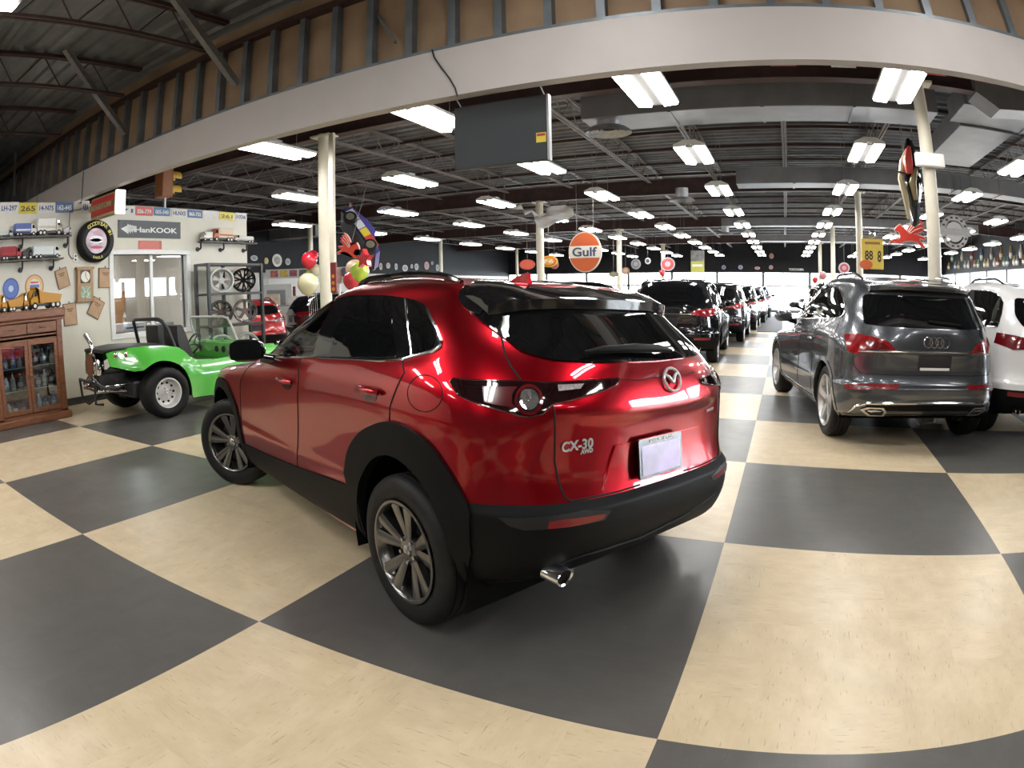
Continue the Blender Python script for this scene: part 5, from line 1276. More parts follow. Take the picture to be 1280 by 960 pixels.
cols = [(.14, .26, .6), (.65, .68, .72), (.07, .08, .12), (.5, .12, .1), (.3, .42, .55), (.75, .75, .76), (.12, .25, .2), (.38, .42, .66)]
nm = ['blue', 'silver', 'black', 'dark red', 'steel blue', 'bright silver', 'green', 'violet']
for sh_, z, tx in ((0, .14, 'bottom'), (1, .462, 'middle'), (2, .762, 'top')):
    for i in range(8):
        y = (CY0 + CY1) / 2 - .46 + .125 * i + (.05 if i > 3 else 0) + random.uniform(-.01, .01); k = (i + 3 * sh_) % 8
        bottle('%s bottle standing %s along the %s cabinet shelf' % (nm[k], ['first', 'second', 'third', 'fourth', 'fifth', 'sixth', 'seventh', 'eighth'][i], tx), (-8.36 + random.uniform(-.06, .06), y, z + .001), random.uniform(.17, .255), random.uniform(.034, .048), cols[k])
YEL = (.50, .235, .002)
for y, x, lab, s in ((1.00, -8.33, 'yellow toy dump truck at the left end of the cabinet top', .36), (1.38, -8.33, 'yellow toy loader in the middle of the cabinet top', .35), (1.84, -8.33, 'large yellow toy dump truck at the right end of the cabinet top', .52)):
    toy_truck(lab, (x, y, CZ), s, .23 if s < .4 else .29, .18 if s < .4 else .24, YEL, (.48, .22, .002), 'dump', PI / 2 if s < .4 else -PI / 2, 'yellow toy trucks on the cabinet')

# ------------------------------------------------------------------ wheel rack
t = thing('wheel_rack', 'black steel rack holding alloy wheels at the end of the beige wall', 'rack', (-8.72, 5.72, 0))
for y in (-.62, .0, .62):
    for x in ((-.18, .18) if y else (-.18,)): MB().bx((x - .025, y - .025, 0), (x + .025, y + .025, 2.1)).build('upright', BLACKM(), t)
for z in (.42, 1.02, 1.58):
    MB().bx((-.2, -.64, z - .04), (.2, .64, z), 0, .004).build('rack_shelf', BLACKM(), t)
MB().bx((-.2, -.64, 2.06), (.2, .64, 2.1)).build('top_rail', BLACKM(), t)
M_DKA = mat('black_alloy', (.02, .02, .021), .2, .6, coat=.5, noise=.1)
def loose_wheel(lab, loc, style, m_, R=.205, nsp=5):
    t = thing('alloy_wheel', lab, 'wheel', loc, math.radians(-125)+PI, 'alloy wheels on the rack'); b = MB(); w2 = .10
    b.lathe([(R, w2), (R + .012, w2), (R + .012, w2 - .015), (R - .012, w2 - .03), (R - .03, 0), (R - .02, -w2 + .02), (R + .01, -w2), (R - .012, -w2), (R - .045, 0), (R - .02, w2 - .03)], n=36, c=(0, 0, 0)); b.build('rim_barrel', m_, t)
    s = MB()
    for k in range(nsp):
        a_ = 2 * PI * k / nsp + .3; c0, s0 = math.cos(a_), math.sin(a_); tt = Vector((-s0, 0, c0)); u = Vector((c0, 0, s0))
        for da in ((-1, 1) if style == 'split' else (0,)):
            p0 = u * .045; p1 = u * (R - .008) + tt * da * .035; wd = .014 if style == 'split' else .026
            q = [p0 + tt * wd, p0 - tt * wd, p1 - tt * wd * 1.2, p1 + tt * wd * 1.2]
            s.add([v + Vector((0, .075, 0)) for v in q] + [v + Vector((0, .045, 0)) for v in q], [(0, 1, 2, 3), (7, 6, 5, 4), (0, 4, 5, 1), (1, 5, 6, 2), (2, 6, 7, 3), (3, 7, 4, 0)])
    s.lathe([(0, .085), (.045, .082), (.06, .07), (.055, .03), (0, .03)], n=20); s.build('spokes', m_, t)
    return t
def rackpt(px, py): return at(px, py, X=-8.58)
WHB = mat('bright_silver_alloy', (.74, .74, .74), .3, .35, noise=.05)
for px, py, lab, st, m_, ns, zz in ((277, 347, 'bright silver split-spoke alloy wheel, top left of the rack', 'split', WHB, 5, 1.58), (304, 346.6, 'black multi-spoke alloy wheel, top right of the rack', 'split', M_DKA, 7, 1.58), (275.6, 386, 'dark grey alloy wheel, middle left of the rack', 'split', mat('dark_machined_alloy'), 7, 1.02), (306, 388.6, 'black alloy wheel with bright rim, middle right of the rack', 'one', mat('two_tone_alloy', (.32, .32, .33), .2, .9, noise=.2), 5, 1.02), (270, 424, 'silver alloy wheel, bottom left of the rack', 'split', WHB, 5, .42), (308, 420, 'silver alloy wheel with wide spokes, bottom right of the rack', 'one', M_ALLOY, 5, .42)):
    p = rackpt(px, py); loose_wheel(lab, (p.x, min(max(p.y, 5.37), 6.06), zz + .2185), st, m_, .205, ns)

# ------------------------------------------------------------------ office behind the window
yc = (wy0 + wy1) / 2
t = thing('office_desk', 'brown office desk seen through the interior window', 'desk', (XL - 1.3, yc + .4, 0))
MB().bx((-.4, -.8, .92), (.4, .8, .96)).build('desk_top', M_WALN, t); MB().bx((-.38, -.78, 0), (.36, -.7, .92)).bx((-.38, .7, 0), (.36, .78, .92)).bx((-.38, -.78, .3), (-.34, .78, .92)).build('desk_body', M_WALN, t)
t = thing('office_cabinet', 'brown wall cupboard seen high through the interior window', 'cabinet', (XL - 3.0, yc + .5, 0))
MB().bx((-.2, -.6, 0), (.2, .6, 1.75)).build('cupboard_body', M_WALN, t)
for s in (-1, 1): MB().bx((.2, min(.01 * s, .58 * s), .05), (.22, max(.01 * s, .58 * s), 1.7)).build('cupboard_door', M_OAK, t)
for i, (dy, dz, w_, h_, c_, lab) in enumerate(((-.15, .961, .5, .17, (.75, .75, .76), 'white printer on the office desk behind the window'), (.55, .961, .42, .13, (.6, .66, .66), 'pale box on the office desk behind the window'))):
    t = thing('desk_printer' if i == 0 else 'storage_box', lab, 'printer' if i == 0 else 'box', (XL - 1.2, yc + .4 + dy, dz))
    MB().bx((-.18, -w_ / 2, 0), (.18, w_ / 2, h_), 0, .02).build('case', mat('office_case_%d' % i, c_, .4, noise=.04), t); MB().bx((.18, -w_ / 2 + .05, h_ * .4), (.2, w_ / 2 - .05, h_ * .55)).build('slot', BLACKP(), t)
t = thing('storage_shelf', 'blue grey office shelf stacked with boxes behind the window', 'shelf', (XL - 1.0, wy0 - .2 + .35, 0))
for z in (.02, .6, 1.2, 1.8): MB().bx((-.6, -.18, z), (.3, .18, z + .03)).build('shelf_board', mat('office_shelf_blue', (.08, .15, .25), .5), t)
for x in (-.6, .27):
    for y in (-.18, .15): MB().bx((x, y, 0), (x + .03, y + .03, 2.3)).build('upright', mat('office_shelf_blue'), t)
for z, c_, lab in ((.63, (.15, .3, .5), 'blue box on the lower office shelf'), (1.23, (.5, .5, .25), 'yellow green box on the middle office shelf'), (1.83, (.3, .45, .6), 'pale blue box on the top office shelf')):
    tag(recentre(MB().bx((XL - 1.45, wy0 + .03, z + .003), (XL - .85, wy0 + .27, z + .35), 0, .01).build('storage_box', mat('box_%02d' % int(c_[0] * 99), c_, .6, noise=.2, nscale=8))), lab, 'box')
OL = copy_tree(LPROTO); OL.location = (XL - 1.8, yc + .2, 2.65); tag(OL, 'white twin fluorescent light in the office behind the interior window', 'ceiling light')
OL2 = copy_tree(LPROTO); OL2.location = (XL - 2.4, yc - .9, 2.65); tag(OL2, 'twin fluorescent light added to brighten the left side of the office behind the window', 'ceiling light')  # second office lamp, added to brighten the room behind the pane
# ------------------------------------------------------------------ the green dune buggy
BPSI = math.radians(84)
bg_ = thing('dune_buggy', 'bright green dune buggy with black roll hoop and exposed rear engine by the beige wall', 'dune buggy', (-7.416, 2.923, 0), BPSI)
M_GRN = mat('lime_green_gelcoat', (.085, .46, .055), .22, coat=1., noise=.03, nscale=3); M_VIN = mat('black_vinyl', (.022, .021, .021), .5, noise=.15, nscale=30, bump=.1)
RB = .325
def side_y(x, z):
    """half width of the tub: flared round the rear wheel, waisted at the cockpit, flared again at the front"""
    f = max(0., min(1., (.95 - z) / .27)); rear = .60 + .20 * f**.8
    mid = .64 + .05 * max(0, min(1, (.7 - z) / .2)); front = .60 + .16 * f
    def sm(a, b, t): t = max(0, min(1, (t - a) / (b - a))); return t * t * (3 - 2 * t)
    rear *= 1 - .38 * sm(0, .5, -.18 - x)
    return (rear * (1 - sm(.25, .62, x)) + mid * sm(.25, .62, x)) * (1 - sm(1.3, 1.6, x)) + front * sm(1.3, 1.6, x)
arcr = [(.43 * math.cos(a) - .03, .30 + .44 * math.sin(a)) for a in np.linspace(math.radians(-8), math.radians(128), 18)]
arcf = [(1.98 + .36 * math.cos(a), .29 + .38 * math.sin(a)) for a in np.linspace(math.radians(0), math.radians(188), 16)]
outl = [(-.64, .72), (-.66, .88), (-.5, .925), (-.2, .935), (.10, .915), (.28, .88), (.36, .82), (.44, .74), (.56, .69), (.85, .665), (1.18, .68), (1.28, .84), (1.42, .85), (1.7, .80), (2.1, .74), (2.38, .60), (2.42, .42), (2.36, .36)] + arcf + [(1.55, .20), (.9, .18), (.42, .205)] + arcr + [(-.40, .64)]
for sg, S in ((-1, 'right'), (1, 'left')):
    vs, fs, be = tess(outl, .06); b = MB(); P = [Vector((x, sg * side_y(x, z), z)) for x, z in vs]; Q = [p - Vector((0, sg * .03, 0)) for p in P]
    b.add(P, fs, 0, True); n = len(be); b.add([P[i] for e in be for i in e] + [Q[i] for e in be for i in e], [(2 * j, 2 * j + 1, 2 * n + 2 * j + 1, 2 * n + 2 * j) for j in range(n)]); b.add(Q, [f[::-1] for f in fs], 0, True)
    b.build('side_panel', M_GRN, bg_)
def strip(name, secs, m, par=bg_):
    k = len(secs[0]); b = MB(); vs = [v for s in secs for v in s]
    b.add(vs, [(i * k + j, i * k + j + 1, (i + 1) * k + j + 1, (i + 1) * k + j) for i in range(len(secs) - 1) for j in range(k - 1)], 0, True)
    o = b.build(name, m, par); sm_ = o.modifiers.new('thickness', 'SOLIDIFY'); sm_.thickness = .015; return o
ny = 11
strip('rear_deck_cover', [[(x, y, z - .03 * (y / .62)**2) for y in np.linspace(-w_, w_, ny)] for x, z, w_ in ((-.70, .89, .34), (-.68, .925, .38), (-.5, .945, .50), (-.2, .955, .60), (.22, .925, .615), (.32, .88, .615))], M_VIN)
strip('hood', [[(x, y, z - .04 * (y / .6)**2) for y in np.linspace(-.60, .60, ny)] for x, z in ((1.26, .875), (1.42, .87), (1.7, .83), (2.1, .76), (2.36, .63), (2.42, .45))], M_GRN)
MB().bx((1.18, -.60, .62), (1.29, .60, .87), 0, .02).build('dashboard', M_GRN, bg_)
for y in (-.38, -.20, .25): MB().lathe([(0, -.004), (.045, -.004), (.05, .002)], axis='x', n=18, c=(1.176, y, .76)).build('gauge', BLACKP(), bg_)
MB().bx((.25, -.60, .22), (1.2, .60, .30)).bx((.20, -.60, .25), (.26, .60, .90)).build('floor_pan', M_CAVE, bg_)
MB().bx((-.35, -.52, .28), (.25, .52, .50), 0, .03).build('gearbox_cover', BLACKM(), bg_)
for y in (-.29, .29):
    s = MB(); s.prism(roundpoly([(.62, .34), (1.02, .36), (1.04, .46), (.74, .50), (.62, .72), (.52, 1.02), (.46, 1.16), (.38, 1.16), (.38, .95), (.48, .55)], .04), y - .20, y + .20, frame=lambda u, v, w: (u, w, v))
    so = s.build('seat', M_VIN, bg_); so.modifiers.new('soft', 'BEVEL').width = .03
b = MB(); cw = Vector((1.08, .29, .83)); ax = Vector((-.85, 0, .45)).normalized(); uu = Vector((0, 1, 0)); ww = ax.cross(uu)
b.tube([cw + (uu * math.cos(a) + ww * math.sin(a)) * .165 for a in np.linspace(0, 2 * PI, 29)[:-1]], .014, 8, closed=True)
for a in (.3, PI - .3, -PI / 2): b.tube([cw, cw + (uu * math.cos(a) + ww * math.sin(a)) * .16], .009, 6)
b.cyl(cw - ax * .25, cw, .016, 8); b.build('steering_wheel', BLACKP(), bg_)
b = MB(); b.tube([(.30, -.54, .88), (.22, -.52, 1.12), (.17, -.46, 1.22), (.16, -.36, 1.25), (.16, 0, 1.255), (.16, .36, 1.25), (.17, .46, 1.22), (.22, .52, 1.12), (.28, .54, .88)], .026, 10); b.build('roll_hoop', BLACKM(), bg_)
# windscreen: bright frame, raked pane
b = MB(); b.tube([(1.30, -.57, .87), (1.23, -.56, 1.08), (1.18, -.53, 1.20), (1.165, -.45, 1.225), (1.16, 0, 1.225), (1.165, .45, 1.225), (1.18, .53, 1.20), (1.23, .56, 1.05), (1.30, .57, .87)], .016, 8); b.build('windscreen_frame', mat('silver_frame', (.68, .68, .68), .35, .3, noise=.03), bg_)
MB().add([(1.29, -.55, .88), (1.17, -.52, 1.21), (1.17, .52, 1.21), (1.29, .55, .88), (1.296, -.55, .88), (1.176, -.52, 1.21), (1.176, .52, 1.21), (1.296, .55, .88)], [(0, 1, 2, 3), (7, 6, 5, 4), (0, 4, 5, 1), (1, 5, 6, 2), (2, 6, 7, 3), (3, 7, 4, 0)]).build('windscreen_pane', glassmat('buggy_pane', (.88, .92, .90), .04, grz=.25), bg_)
# engine
b = MB(); b.bx((-.72, -.22, .36), (-.30, .22, .62), 0, .03); b.build('engine_block', mat('dark_engine', (.05, .05, .05), .4, .5, noise=.3), bg_)
b = MB(); b.lathe([(0, -.10), (.16, -.10), (.17, .0), (.16, .06), (0, .06)], axis='x', n=24, c=(-.66, .0, .72)); b.build('fan_shroud', CHROME(), bg_)
for y in (-.20, -.12, .13, .21): MB().lathe([(0, .0), (.045, 0), (.05, .03), (.045, .16), (.03, .2), (0, .2)], axis='z', n=16, c=(-.70, y, .60)).build('carburettor', CHROME(), bg_)
b = MB()
for s in (-1, 1):
    b.tube([(-.45, .30 * s, .42), (-.62, .34 * s, .40), (-.76, .26 * s, .40), (-.73, .10 * s, .50), (-.72, .05, .60)], .022, 8)
    b.tube([(-.30, .33 * s, .46), (-.55, .40 * s, .46), (-.74, .34 * s, .46), (-.75, .12 * s, .55), (-.72, .05, .62)], .022, 8)
b.build('exhaust_header', CHROME(), bg_)
MB().tube([(-.72, .05, .58), (-.70, .06, .76), (-.67, .07, .92), (-.69, .10, 1.0), (-.74, .16, 1.12)], [.035, .04, .032, .03, .034], 12).build('exhaust_stack', CHROME(), bg_)
b = MB(); b.tube([(-.55, -.50, .44), (-.72, -.44, .46), (-.80, -.25, .51), (-.82, .0, .52), (-.78, .40, .52), (-.76, .46, .49), (-.74, .46, .22), (-.66, .44, .16), (-.4, .4, .30)], .02, 8)
b.tube([(-.80, -.24, .51), (-.80, -.22, .24), (-.68, -.2, .22)], .018, 8); b.build('rear_bumper_bar', BLACKM(), bg_)
MB().tube([(-.45, -.52, .40), (-.62, -.42, .41), (-.74, -.2, .41), (-.76, .3, .41)], .018, 8).build('nerf_bar', CHROME(), bg_)
for z_ in (.0,):
    for k, x in enumerate((-.555, -.44)):
        q = MB(); q.ball((0, 0, 0), .04, 0, 12, 8, (.7, .6, 1.1)); lo = q.build('tail_lamp', CHROME(), bg_); lo.location = (x, -side_y(x, .86) - .01, .845)
        MB().ball((-.012, -.018, 0), .022, 0, 10, 6).build('lamp_lens', M_REDL, lo)
M_WRIM = mat('white_steel_rim', (.72, .71, .69), .35, .1, noise=.04)
def buggy_wheel(x, y, R, W, rr, sg):
    w2 = W / 2; t_ = MB(); prof = [(rr, w2 * .8), (rr + .02, w2 * .96), ((rr + R) / 2, w2 * 1.04), (R - .03, w2 * .96), (R - .004, w2 * .75), (R, w2 * .5), (R, 0)]
    prof = prof + [(r, -h) for r, h in prof[::-1]]; t_.lathe([(r, h * sg) for r, h in prof], n=40); to = t_.build('wheel', RUBBER(), bg_); to.location = (x, y, R)
    d = MB(); d.lathe([(rr + .004, w2 * .80 * sg), (rr + .004, w2 * .9 * sg), (rr - .012, w2 * .9 * sg), (rr - .02, w2 * .6 * sg), (rr - .03, w2 * .25 * sg), (rr * .62, w2 * .12 * sg), (rr * .5, w2 * .22 * sg), (rr * .25, w2 * .34 * sg), (0, w2 * .36 * sg)], n=40); d.build('rim', M_WRIM, to)
    for k in range(10):
        a = 2 * PI * k / 10; MB().lathe([(0, .008 * sg), (.015, .008 * sg), (.017, -.01 * sg)], n=10, c=(rr * .66 * math.cos(a), w2 * .165 * sg, rr * .66 * math.sin(a))).build('vent_hole', M_GAP, to)
    c = MB(); c.lathe([(0, w2 * .62 * sg), (.022, w2 * .6 * sg), (.03, w2 * .36 * sg)], n=16)
    for k in range(4):
        a = 2 * PI * k / 4 + .4; c.cyl((rr * .32 * math.cos(a), w2 * .3 * sg, rr * .32 * math.sin(a)), (rr * .32 * math.cos(a), w2 * .5 * sg, rr * .32 * math.sin(a)), .012, 8)
    c.build('hub_cap', CHROME(), to)
for x, R, W, rr, yw in ((0.03, RB, .29, .19, .66), (1.98, .285, .19, .18, .64)):
    for sg in (-1, 1): buggy_wheel(x, yw * sg, R, W, rr, sg)
MB().cyl((.03, -.6, RB), (.03, .6, RB), .04, 10).cyl((1.98, -.6, .285), (1.98, .6, .285), .03, 10).bx((-.3, -.12, .24), (2.1, .12, .34)).build('axle_beam', BLACKM(), bg_)
# ================================================================== things hanging in the hall
def facing(name, lab, cat, px, py, Y, group=None, rz=0.):
    """a thing whose local x runs right and z up, front towards -y"""
    return thing(name, lab, cat, at(px, py, Y=Y), rz, group)
def flat(b, poly, y0, y1, mi=0): return b.prism(poly, y0, y1, mi, frame=lambda u, v, w: (u, w, v))
def flat_text(txt, h, w, m, par, y=-.02, cx=0., cz=0., name='lettering', bold=True):
    vs, fs = text_mesh(txt, 1., .004, bold); xs = [v.x for v in vs]; ys = [v.y for v in vs]; w0, h0 = max(xs) - min(xs), max(ys) - min(ys); mx, my = (max(xs) + min(xs)) / 2, (max(ys) + min(ys)) / 2
    return MB().add([(cx + (v.x - mx) * w / w0, y - v.z, cz + (v.y - my) * h / h0) for v in vs], fs).build(name, m, par, merge=False)
def wire(x, z0, z1, par, y=0., r=.006): return MB().tube([(x, y, z0), (x, y, z1)], r, 5).build('hanging_wire', M_IRONG, par)
# dark panel under the beam
Yp = 3.25; a, q = at(569.5, 133, Y=Yp), at(684.5, 121, Y=Yp); zb = at(626, 206.5, Y=Yp).z; zt = (a.z + q.z) / 2; w_, h_ = (q.x - a.x) / 2, (zt - zb) / 2
t = thing('slate_board', 'dark slate board with yellow sticker hanging from the white beam', 'board', ((a.x + q.x) / 2, Yp, (zt + zb) / 2))
MB().bx((-w_, -.03, -h_), (w_, .03, h_), 0, .008).build('panel_board', mat('dark_slate_board', (.030, .037, .043), .55, noise=.06, nscale=2), t)
MB().bx((w_, -.035, -h_), (w_ + .02, .03, h_), 0, .004).build('edge_trim', mat('grey_edge', (.4, .4, .4), .4), t)
st = MB().bx((w_ - .10, -.034, -h_ + .16), (w_ - .01, -.03, -h_ + .245)).build('sticker', mat('yellow_sticker', (.72, .58, .06), .5), t)
MB().bx((w_ - .093, -.036, -h_ + .215), (w_ - .017, -.034, -h_ + .237)).build('sticker_print', mat('sign_red'), st)
for x in (-w_ + .06, w_ - .03): MB().tube([(x, 0, h_), (x, -.08, h_ + .05), (x, -.2, ZB0 + .2 - (zt + zb) / 2)], .006, 5).build('hanging_cord', M_IRONG, t)
pc = [at(x, y, Y=YB - .012) for x, y in ((540, 62), (543, 72), (552, 85), (562, 98), (569, 110), (571.5, 120))]
tag(MB().tube(pc, .007, 6).build('black_cable', BLACKP()), 'dark cable sagging down the white beam above the hanging panel', 'cable')
# round air diffusers under the ducts
def diffuser(px, py, Y, ztop, lab, s=1.):
    p = at(px, py, Y=Y); t = thing('air_diffuser', lab, 'air vent', (p.x, Y, p.z)); hh = ztop - p.z
    MB().lathe([(.16 * s, .06), (.16 * s, hh), (.15 * s, hh), (.15 * s, .06)], axis='z', n=24).build('duct_neck', STEEL(), t)
    for k, r in enumerate((.33, .26, .19, .12)):
        MB().lathe([(r * s, .0 + .012 * k), (r * s * .99, .02 + .012 * k), (r * s * .80, .07), (r * s * .78, .06), (r * s * .95, .0 + .012 * k)], axis='z', n=32).build('diffuser_ring', STEEL(), t)
    MB().lathe([(0, .055), (.15 * s, .055), (.15 * s, .065), (0, .065)], axis='z', n=20).build('diffuser_core', M_GAP, t)
diffuser(761, 166, 6.75, 3.86, 'round air diffuser under the near duct beside the dark panel'); diffuser(853, 251, 12.65, 3.8, 'round air diffuser under the second duct, farther down the hall', .9)
diffuser(907, 293, 21.9, 3.8, 'round air diffuser under the third duct far down the hall', .9)
# the big oval sign
Yg = 12.; p = at(731.5, 315, Y=Yg); r1 = (at(731, 290, Y=Yg).z - at(731, 341, Y=Yg).z) / 2; r0 = (at(752, 315, Y=Yg).x - at(711, 315, Y=Yg).x) / 2
t = thing('oval_sign', 'large oval orange and white Gulf sign hanging over the cars', 'sign', p)
b = flat(MB(), circ(40, r0, r1), -.03, .03); b.build('sign_rim', mat('cream_rim', (.62, .58, .5), .4), t)
flat(MB(), circ(40, r0 * .94, r1 * .95), -.045, -.03).build('sign_disc', mat('gulf_orange', (.52, .10, .025), .4, noise=.04), t)
bz = r1 * .36; band = [(x, z) for x, z in circ(80, r0 * .94, r1 * .95) if -bz <= z <= bz]; band = sorted([b_ for b_ in band if b_[0] > 0], key=lambda v: v[1]) + sorted([b_ for b_ in band if b_[0] <= 0], key=lambda v: -v[1])
flat(MB(), band, -.052, -.045).build('white_band', mat('cream_band', (.70, .68, .60), .4), t)
flat_text('Gulf', bz * 1.25, r0 * 1.5, mat('navy_letters', (.04, .06, .13), .4), t, -.056)
for x in (-.2, .2): wire(x, r1 * .8, ZD - p.z - .05, t)
# white plastic sheet round the post
Ys = 14.7; P_ = [(638, 262), (655, 255.5), (660, 270), (668, 266), (676, 288), (690, 283), (702, 277), (719, 270), (720, 262), (708, 256.5), (695, 258), (686, 262), (685, 268), (676, 272), (668, 262)]
ol = [at(x, y, Y=Ys) for x, y in P_]; c = sum(ol, Vector()) / len(ol); b = MB()
n = len(ol); vs = [v + Vector((0, .10 * math.sin(i * 2.1) - .12, 0)) for i, v in enumerate(ol)]
tp = [(v.x, v.z) for v in ol]; v2, f2, be = tess(tp, .09); b.add([(x, Ys - .14 + .07 * math.sin(9 * x + 4 * z) + .04 * math.sin(23 * z - 5 * x), z) for x, z in v2], f2, 0, True)
o = b.build('plastic_sheet', mat('white_plastic_sheet', (.80, .80, .81), .3, noise=.12, nscale=4)); m_ = o.modifiers.new('thickness', 'SOLIDIFY'); m_.thickness = .012
tag(o, 'white plastic sheeting slung around the cream post', 'plastic sheet')
# winged horse signs
PEG = [(-.42, .12), (-.36, .20), (-.30, .25), (-.25, .29), (-.22, .24), (-.13, .20), (-.05, .10), (.02, .22), (.16, .36), (.30, .44), (.42, .47), (.36, .40), (.48, .36), (.40, .31), (.52, .25), (.42, .21), (.50, .15), (.30, .08), (.14, .03), (.28, .02), (.40, -.02), (.54, -.06), (.47, -.10), (.36, -.07), (.34, -.13), (.42, -.22), (.52, -.30), (.48, -.34), (.36, -.27), (.26, -.17), (.12, -.15), (0, -.15), (-.12, -.17), (-.28, -.24), (-.44, -.20), (-.56, -.26), (-.58, -.21), (-.44, -.13), (-.30, -.13), (-.24, -.06), (-.26, .02), (-.31, .10), (-.38, .08)]
def horse(px, py, Y, wpx, lab, sx, tilt=0.):
    p = at(px, py, Y=Y); s = (at(px + wpx / 2, py, Y=Y).x - at(px - wpx / 2, py, Y=Y).x) / 1.1
    t = thing('winged_horse_sign', lab, 'sign', p, 0, None, (0, tilt, 0))
    cx = sum(q[0] for q in PEG) / len(PEG); cz = sum(q[1] for q in PEG) / len(PEG)
    # pale border: outline grown outward
    m = len(PEG); gr = []
    ar = sum(PEG[i - 1][0] * PEG[i][1] - PEG[i][0] * PEG[i - 1][1] for i in range(m)); sgn = 1 if ar > 0 else -1
    for i in range(m):
        a = Vector(PEG[i - 1] + (0,)); b_ = Vector(PEG[i] + (0,)); c_ = Vector(PEG[(i + 1) % m] + (0,)); d = ((b_ - a).normalized() + (c_ - b_).normalized())
        d = d.normalized() if d.length > .05 else (b_ - a).normalized(); nn = Vector((d.y, -d.x, 0)) * sgn; gr.append((b_.x + nn.x * .022, b_.y + nn.y * .022))
    flat(MB(), [(x * s * sx, z * s) for x, z in gr], -.01, .02).build('pale_border', mat('pale_border', (.75, .62, .55), .4), t)
    flat(MB(), [(x * s * sx, z * s) for x, z in PEG], -.025, -.01).build('red_horse', mat('sign_bright_red', (.62, .045, .03), .35, noise=.04), t)
    for wl in ([(.0, .06), (.16, .22), (.40, .33)], [(.04, .04), (.2, .14), (.42, .23)], [(-.02, .09), (.12, .28), (.34, .42)]):
        MB().tube([(x * s * sx, -.028, z * s) for x, z in wl], .006, 5).build('feather_line', mat('pale_border'), t)
    wire(0, .1 * s, ZD - p.z - .05, t)
    return t
horse(437, 311, 8.2, 30, 'red winged horse sign with pale outline hanging beside the left post', -1, .35)
horse(1135, 294, 8.4, 44, 'red winged horse sign with pale outline hanging left of the right post', 1)
# nose-down racing car on the left
Yc = 10.2; p = at(449, 299, Y=Yc)
t = thing('hanging_race_car', 'small blue, white and yellow race car hanging nose down on the left', 'race car', p, 0, None, (-.85, math.radians(50), 0))
k = (at(470, 292, Y=Yc).x - at(426, 292, Y=Yc).x) / 44 * 1.3           # metres per pixel
L_ = 58 * k / 1.3; M_LIV = mat('race_blue', (.10, .09, .36), .25, coat=1.)
b = MB(); b.prism([(-L_ * .52, -.02), (-L_ * .50, .20), (-L_ * .1, .34), (L_ * .12, .34), (L_ * .26, .20), (L_ * .5, .12), (L_ * .52, -.02)], -.35, .35, frame=lambda u, v, w: (u, w, v)); b.build('car_body', M_LIV, t)
MB().bx((-L_ * .5, -.40, -.10), (L_ * .5, .40, -.02), 0, .01).build('underbody', mat('race_black', (.012, .014, .025), .4), t)
for x0, x1, nm_, cc in ((-.46, -.22, 'race_white', (.75, .74, .76)), (-.02, .14, 'race_yellow', (.72, .58, .06)), (.14, .40, 'race_red', (.6, .07, .05)), (-.20, -.04, 'race_white', (.75, .74, .76))):
    MB().bx((L_ * x0, -.358, .0), (L_ * x1, -.35, .19)).build('livery_panel', mat(nm_, cc, .35), t)
MB().bx((-L_ * .58, -.42, .20), (-L_ * .50, .42, .24)).build('rear_wing', mat('race_maroon', (.18, .02, .04), .35), t)
for x in (-L_ * .28, L_ * .36):
    for s in (-1, 1):
        wh = MB(); wh.lathe([(.03, -.07), (.15, -.07), (.17, -.04), (.17, .04), (.15, .07), (.03, .07)], n=24, c=(x, s * .42, -.03)); wo = wh.build('wheel', RUBBER(), t)
        MB().lathe([(0, s * .072), (.10, s * .072), (.11, s * .06), (.11, s * .04)], n=18, c=(x, s * .42, -.03)).build('rim', mat('race_gold_rim', (.40, .36, .26), .3, .7), wo)
MB().tube([(-L_ * .45, 0, .2), (-L_ * .45 - 1.0, 0, .2 + 1.0)], .006, 5).build('hanging_wire', M_IRONG, t)
# dark hull on the right
Yh = 7.6; p = at(1137, 228, Y=Yh); zt = at(1137, 174, Y=Yh).z - p.z; zb = at(1133, 278, Y=Yh).z - p.z; wx = (at(1157, 228, Y=Yh).x - at(1121, 228, Y=Yh).x) / 2
t = thing('hanging_motorcycle', 'black and cream motorcycle hanging on end by wires left of the right post', 'motorcycle', p)
prof = [(zb, .12), (zb * .7, .45), (zb * .3, .85), (0, 1.), (zt * .35, .95), (zt * .7, .6), (zt, .18)]; b = MB()
secs = [[Vector((wx * (.15 + .85 * f * math.cos(a) * .8 + .0), .28 * f * math.sin(a), z)) for a in np.linspace(0, 2 * PI, 17)[:-1]] for z, f in prof]
vs = [v for s_ in secs for v in s_]; b.add(vs, [(i * 16 + j, i * 16 + (j + 1) % 16, (i + 1) * 16 + (j + 1) % 16, (i + 1) * 16 + j) for i in range(6) for j in range(16)], 0, True); b.add(secs[0], [list(range(16))]); b.add(secs[-1], [list(range(16))]); b.build('fairing', M_BLK, t)
MB().tube([(-wx * .35, -.16, zb * .95), (-wx * .55, -.20, zb * .4), (-wx * .75, -.20, 0), (-wx * .55, -.20, zt * .4), (-wx * .15, -.16, zt * .7)], [.03, .05, .055, .045, .02], 8).build('frame_rail', mat('cream_frame', (.55, .47, .30), .35, coat=.5), t)
MB().tube([(-wx * .2, -.26, zt * .12), (-wx * .25, -.27, zt * .4), (0, -.2, zt * .75)], [.06, .08, .03], 8).build('red_tank', mat('race_red'), t)
MB().tube([(.02, -.27, zb * .5), (-.02, -.30, zb * .1), (.06, -.28, zt * .25)], [.03, .06, .03], 8).build('exhaust_pipe', mat('dull_gold', (.38, .30, .17), .3, .8), t)
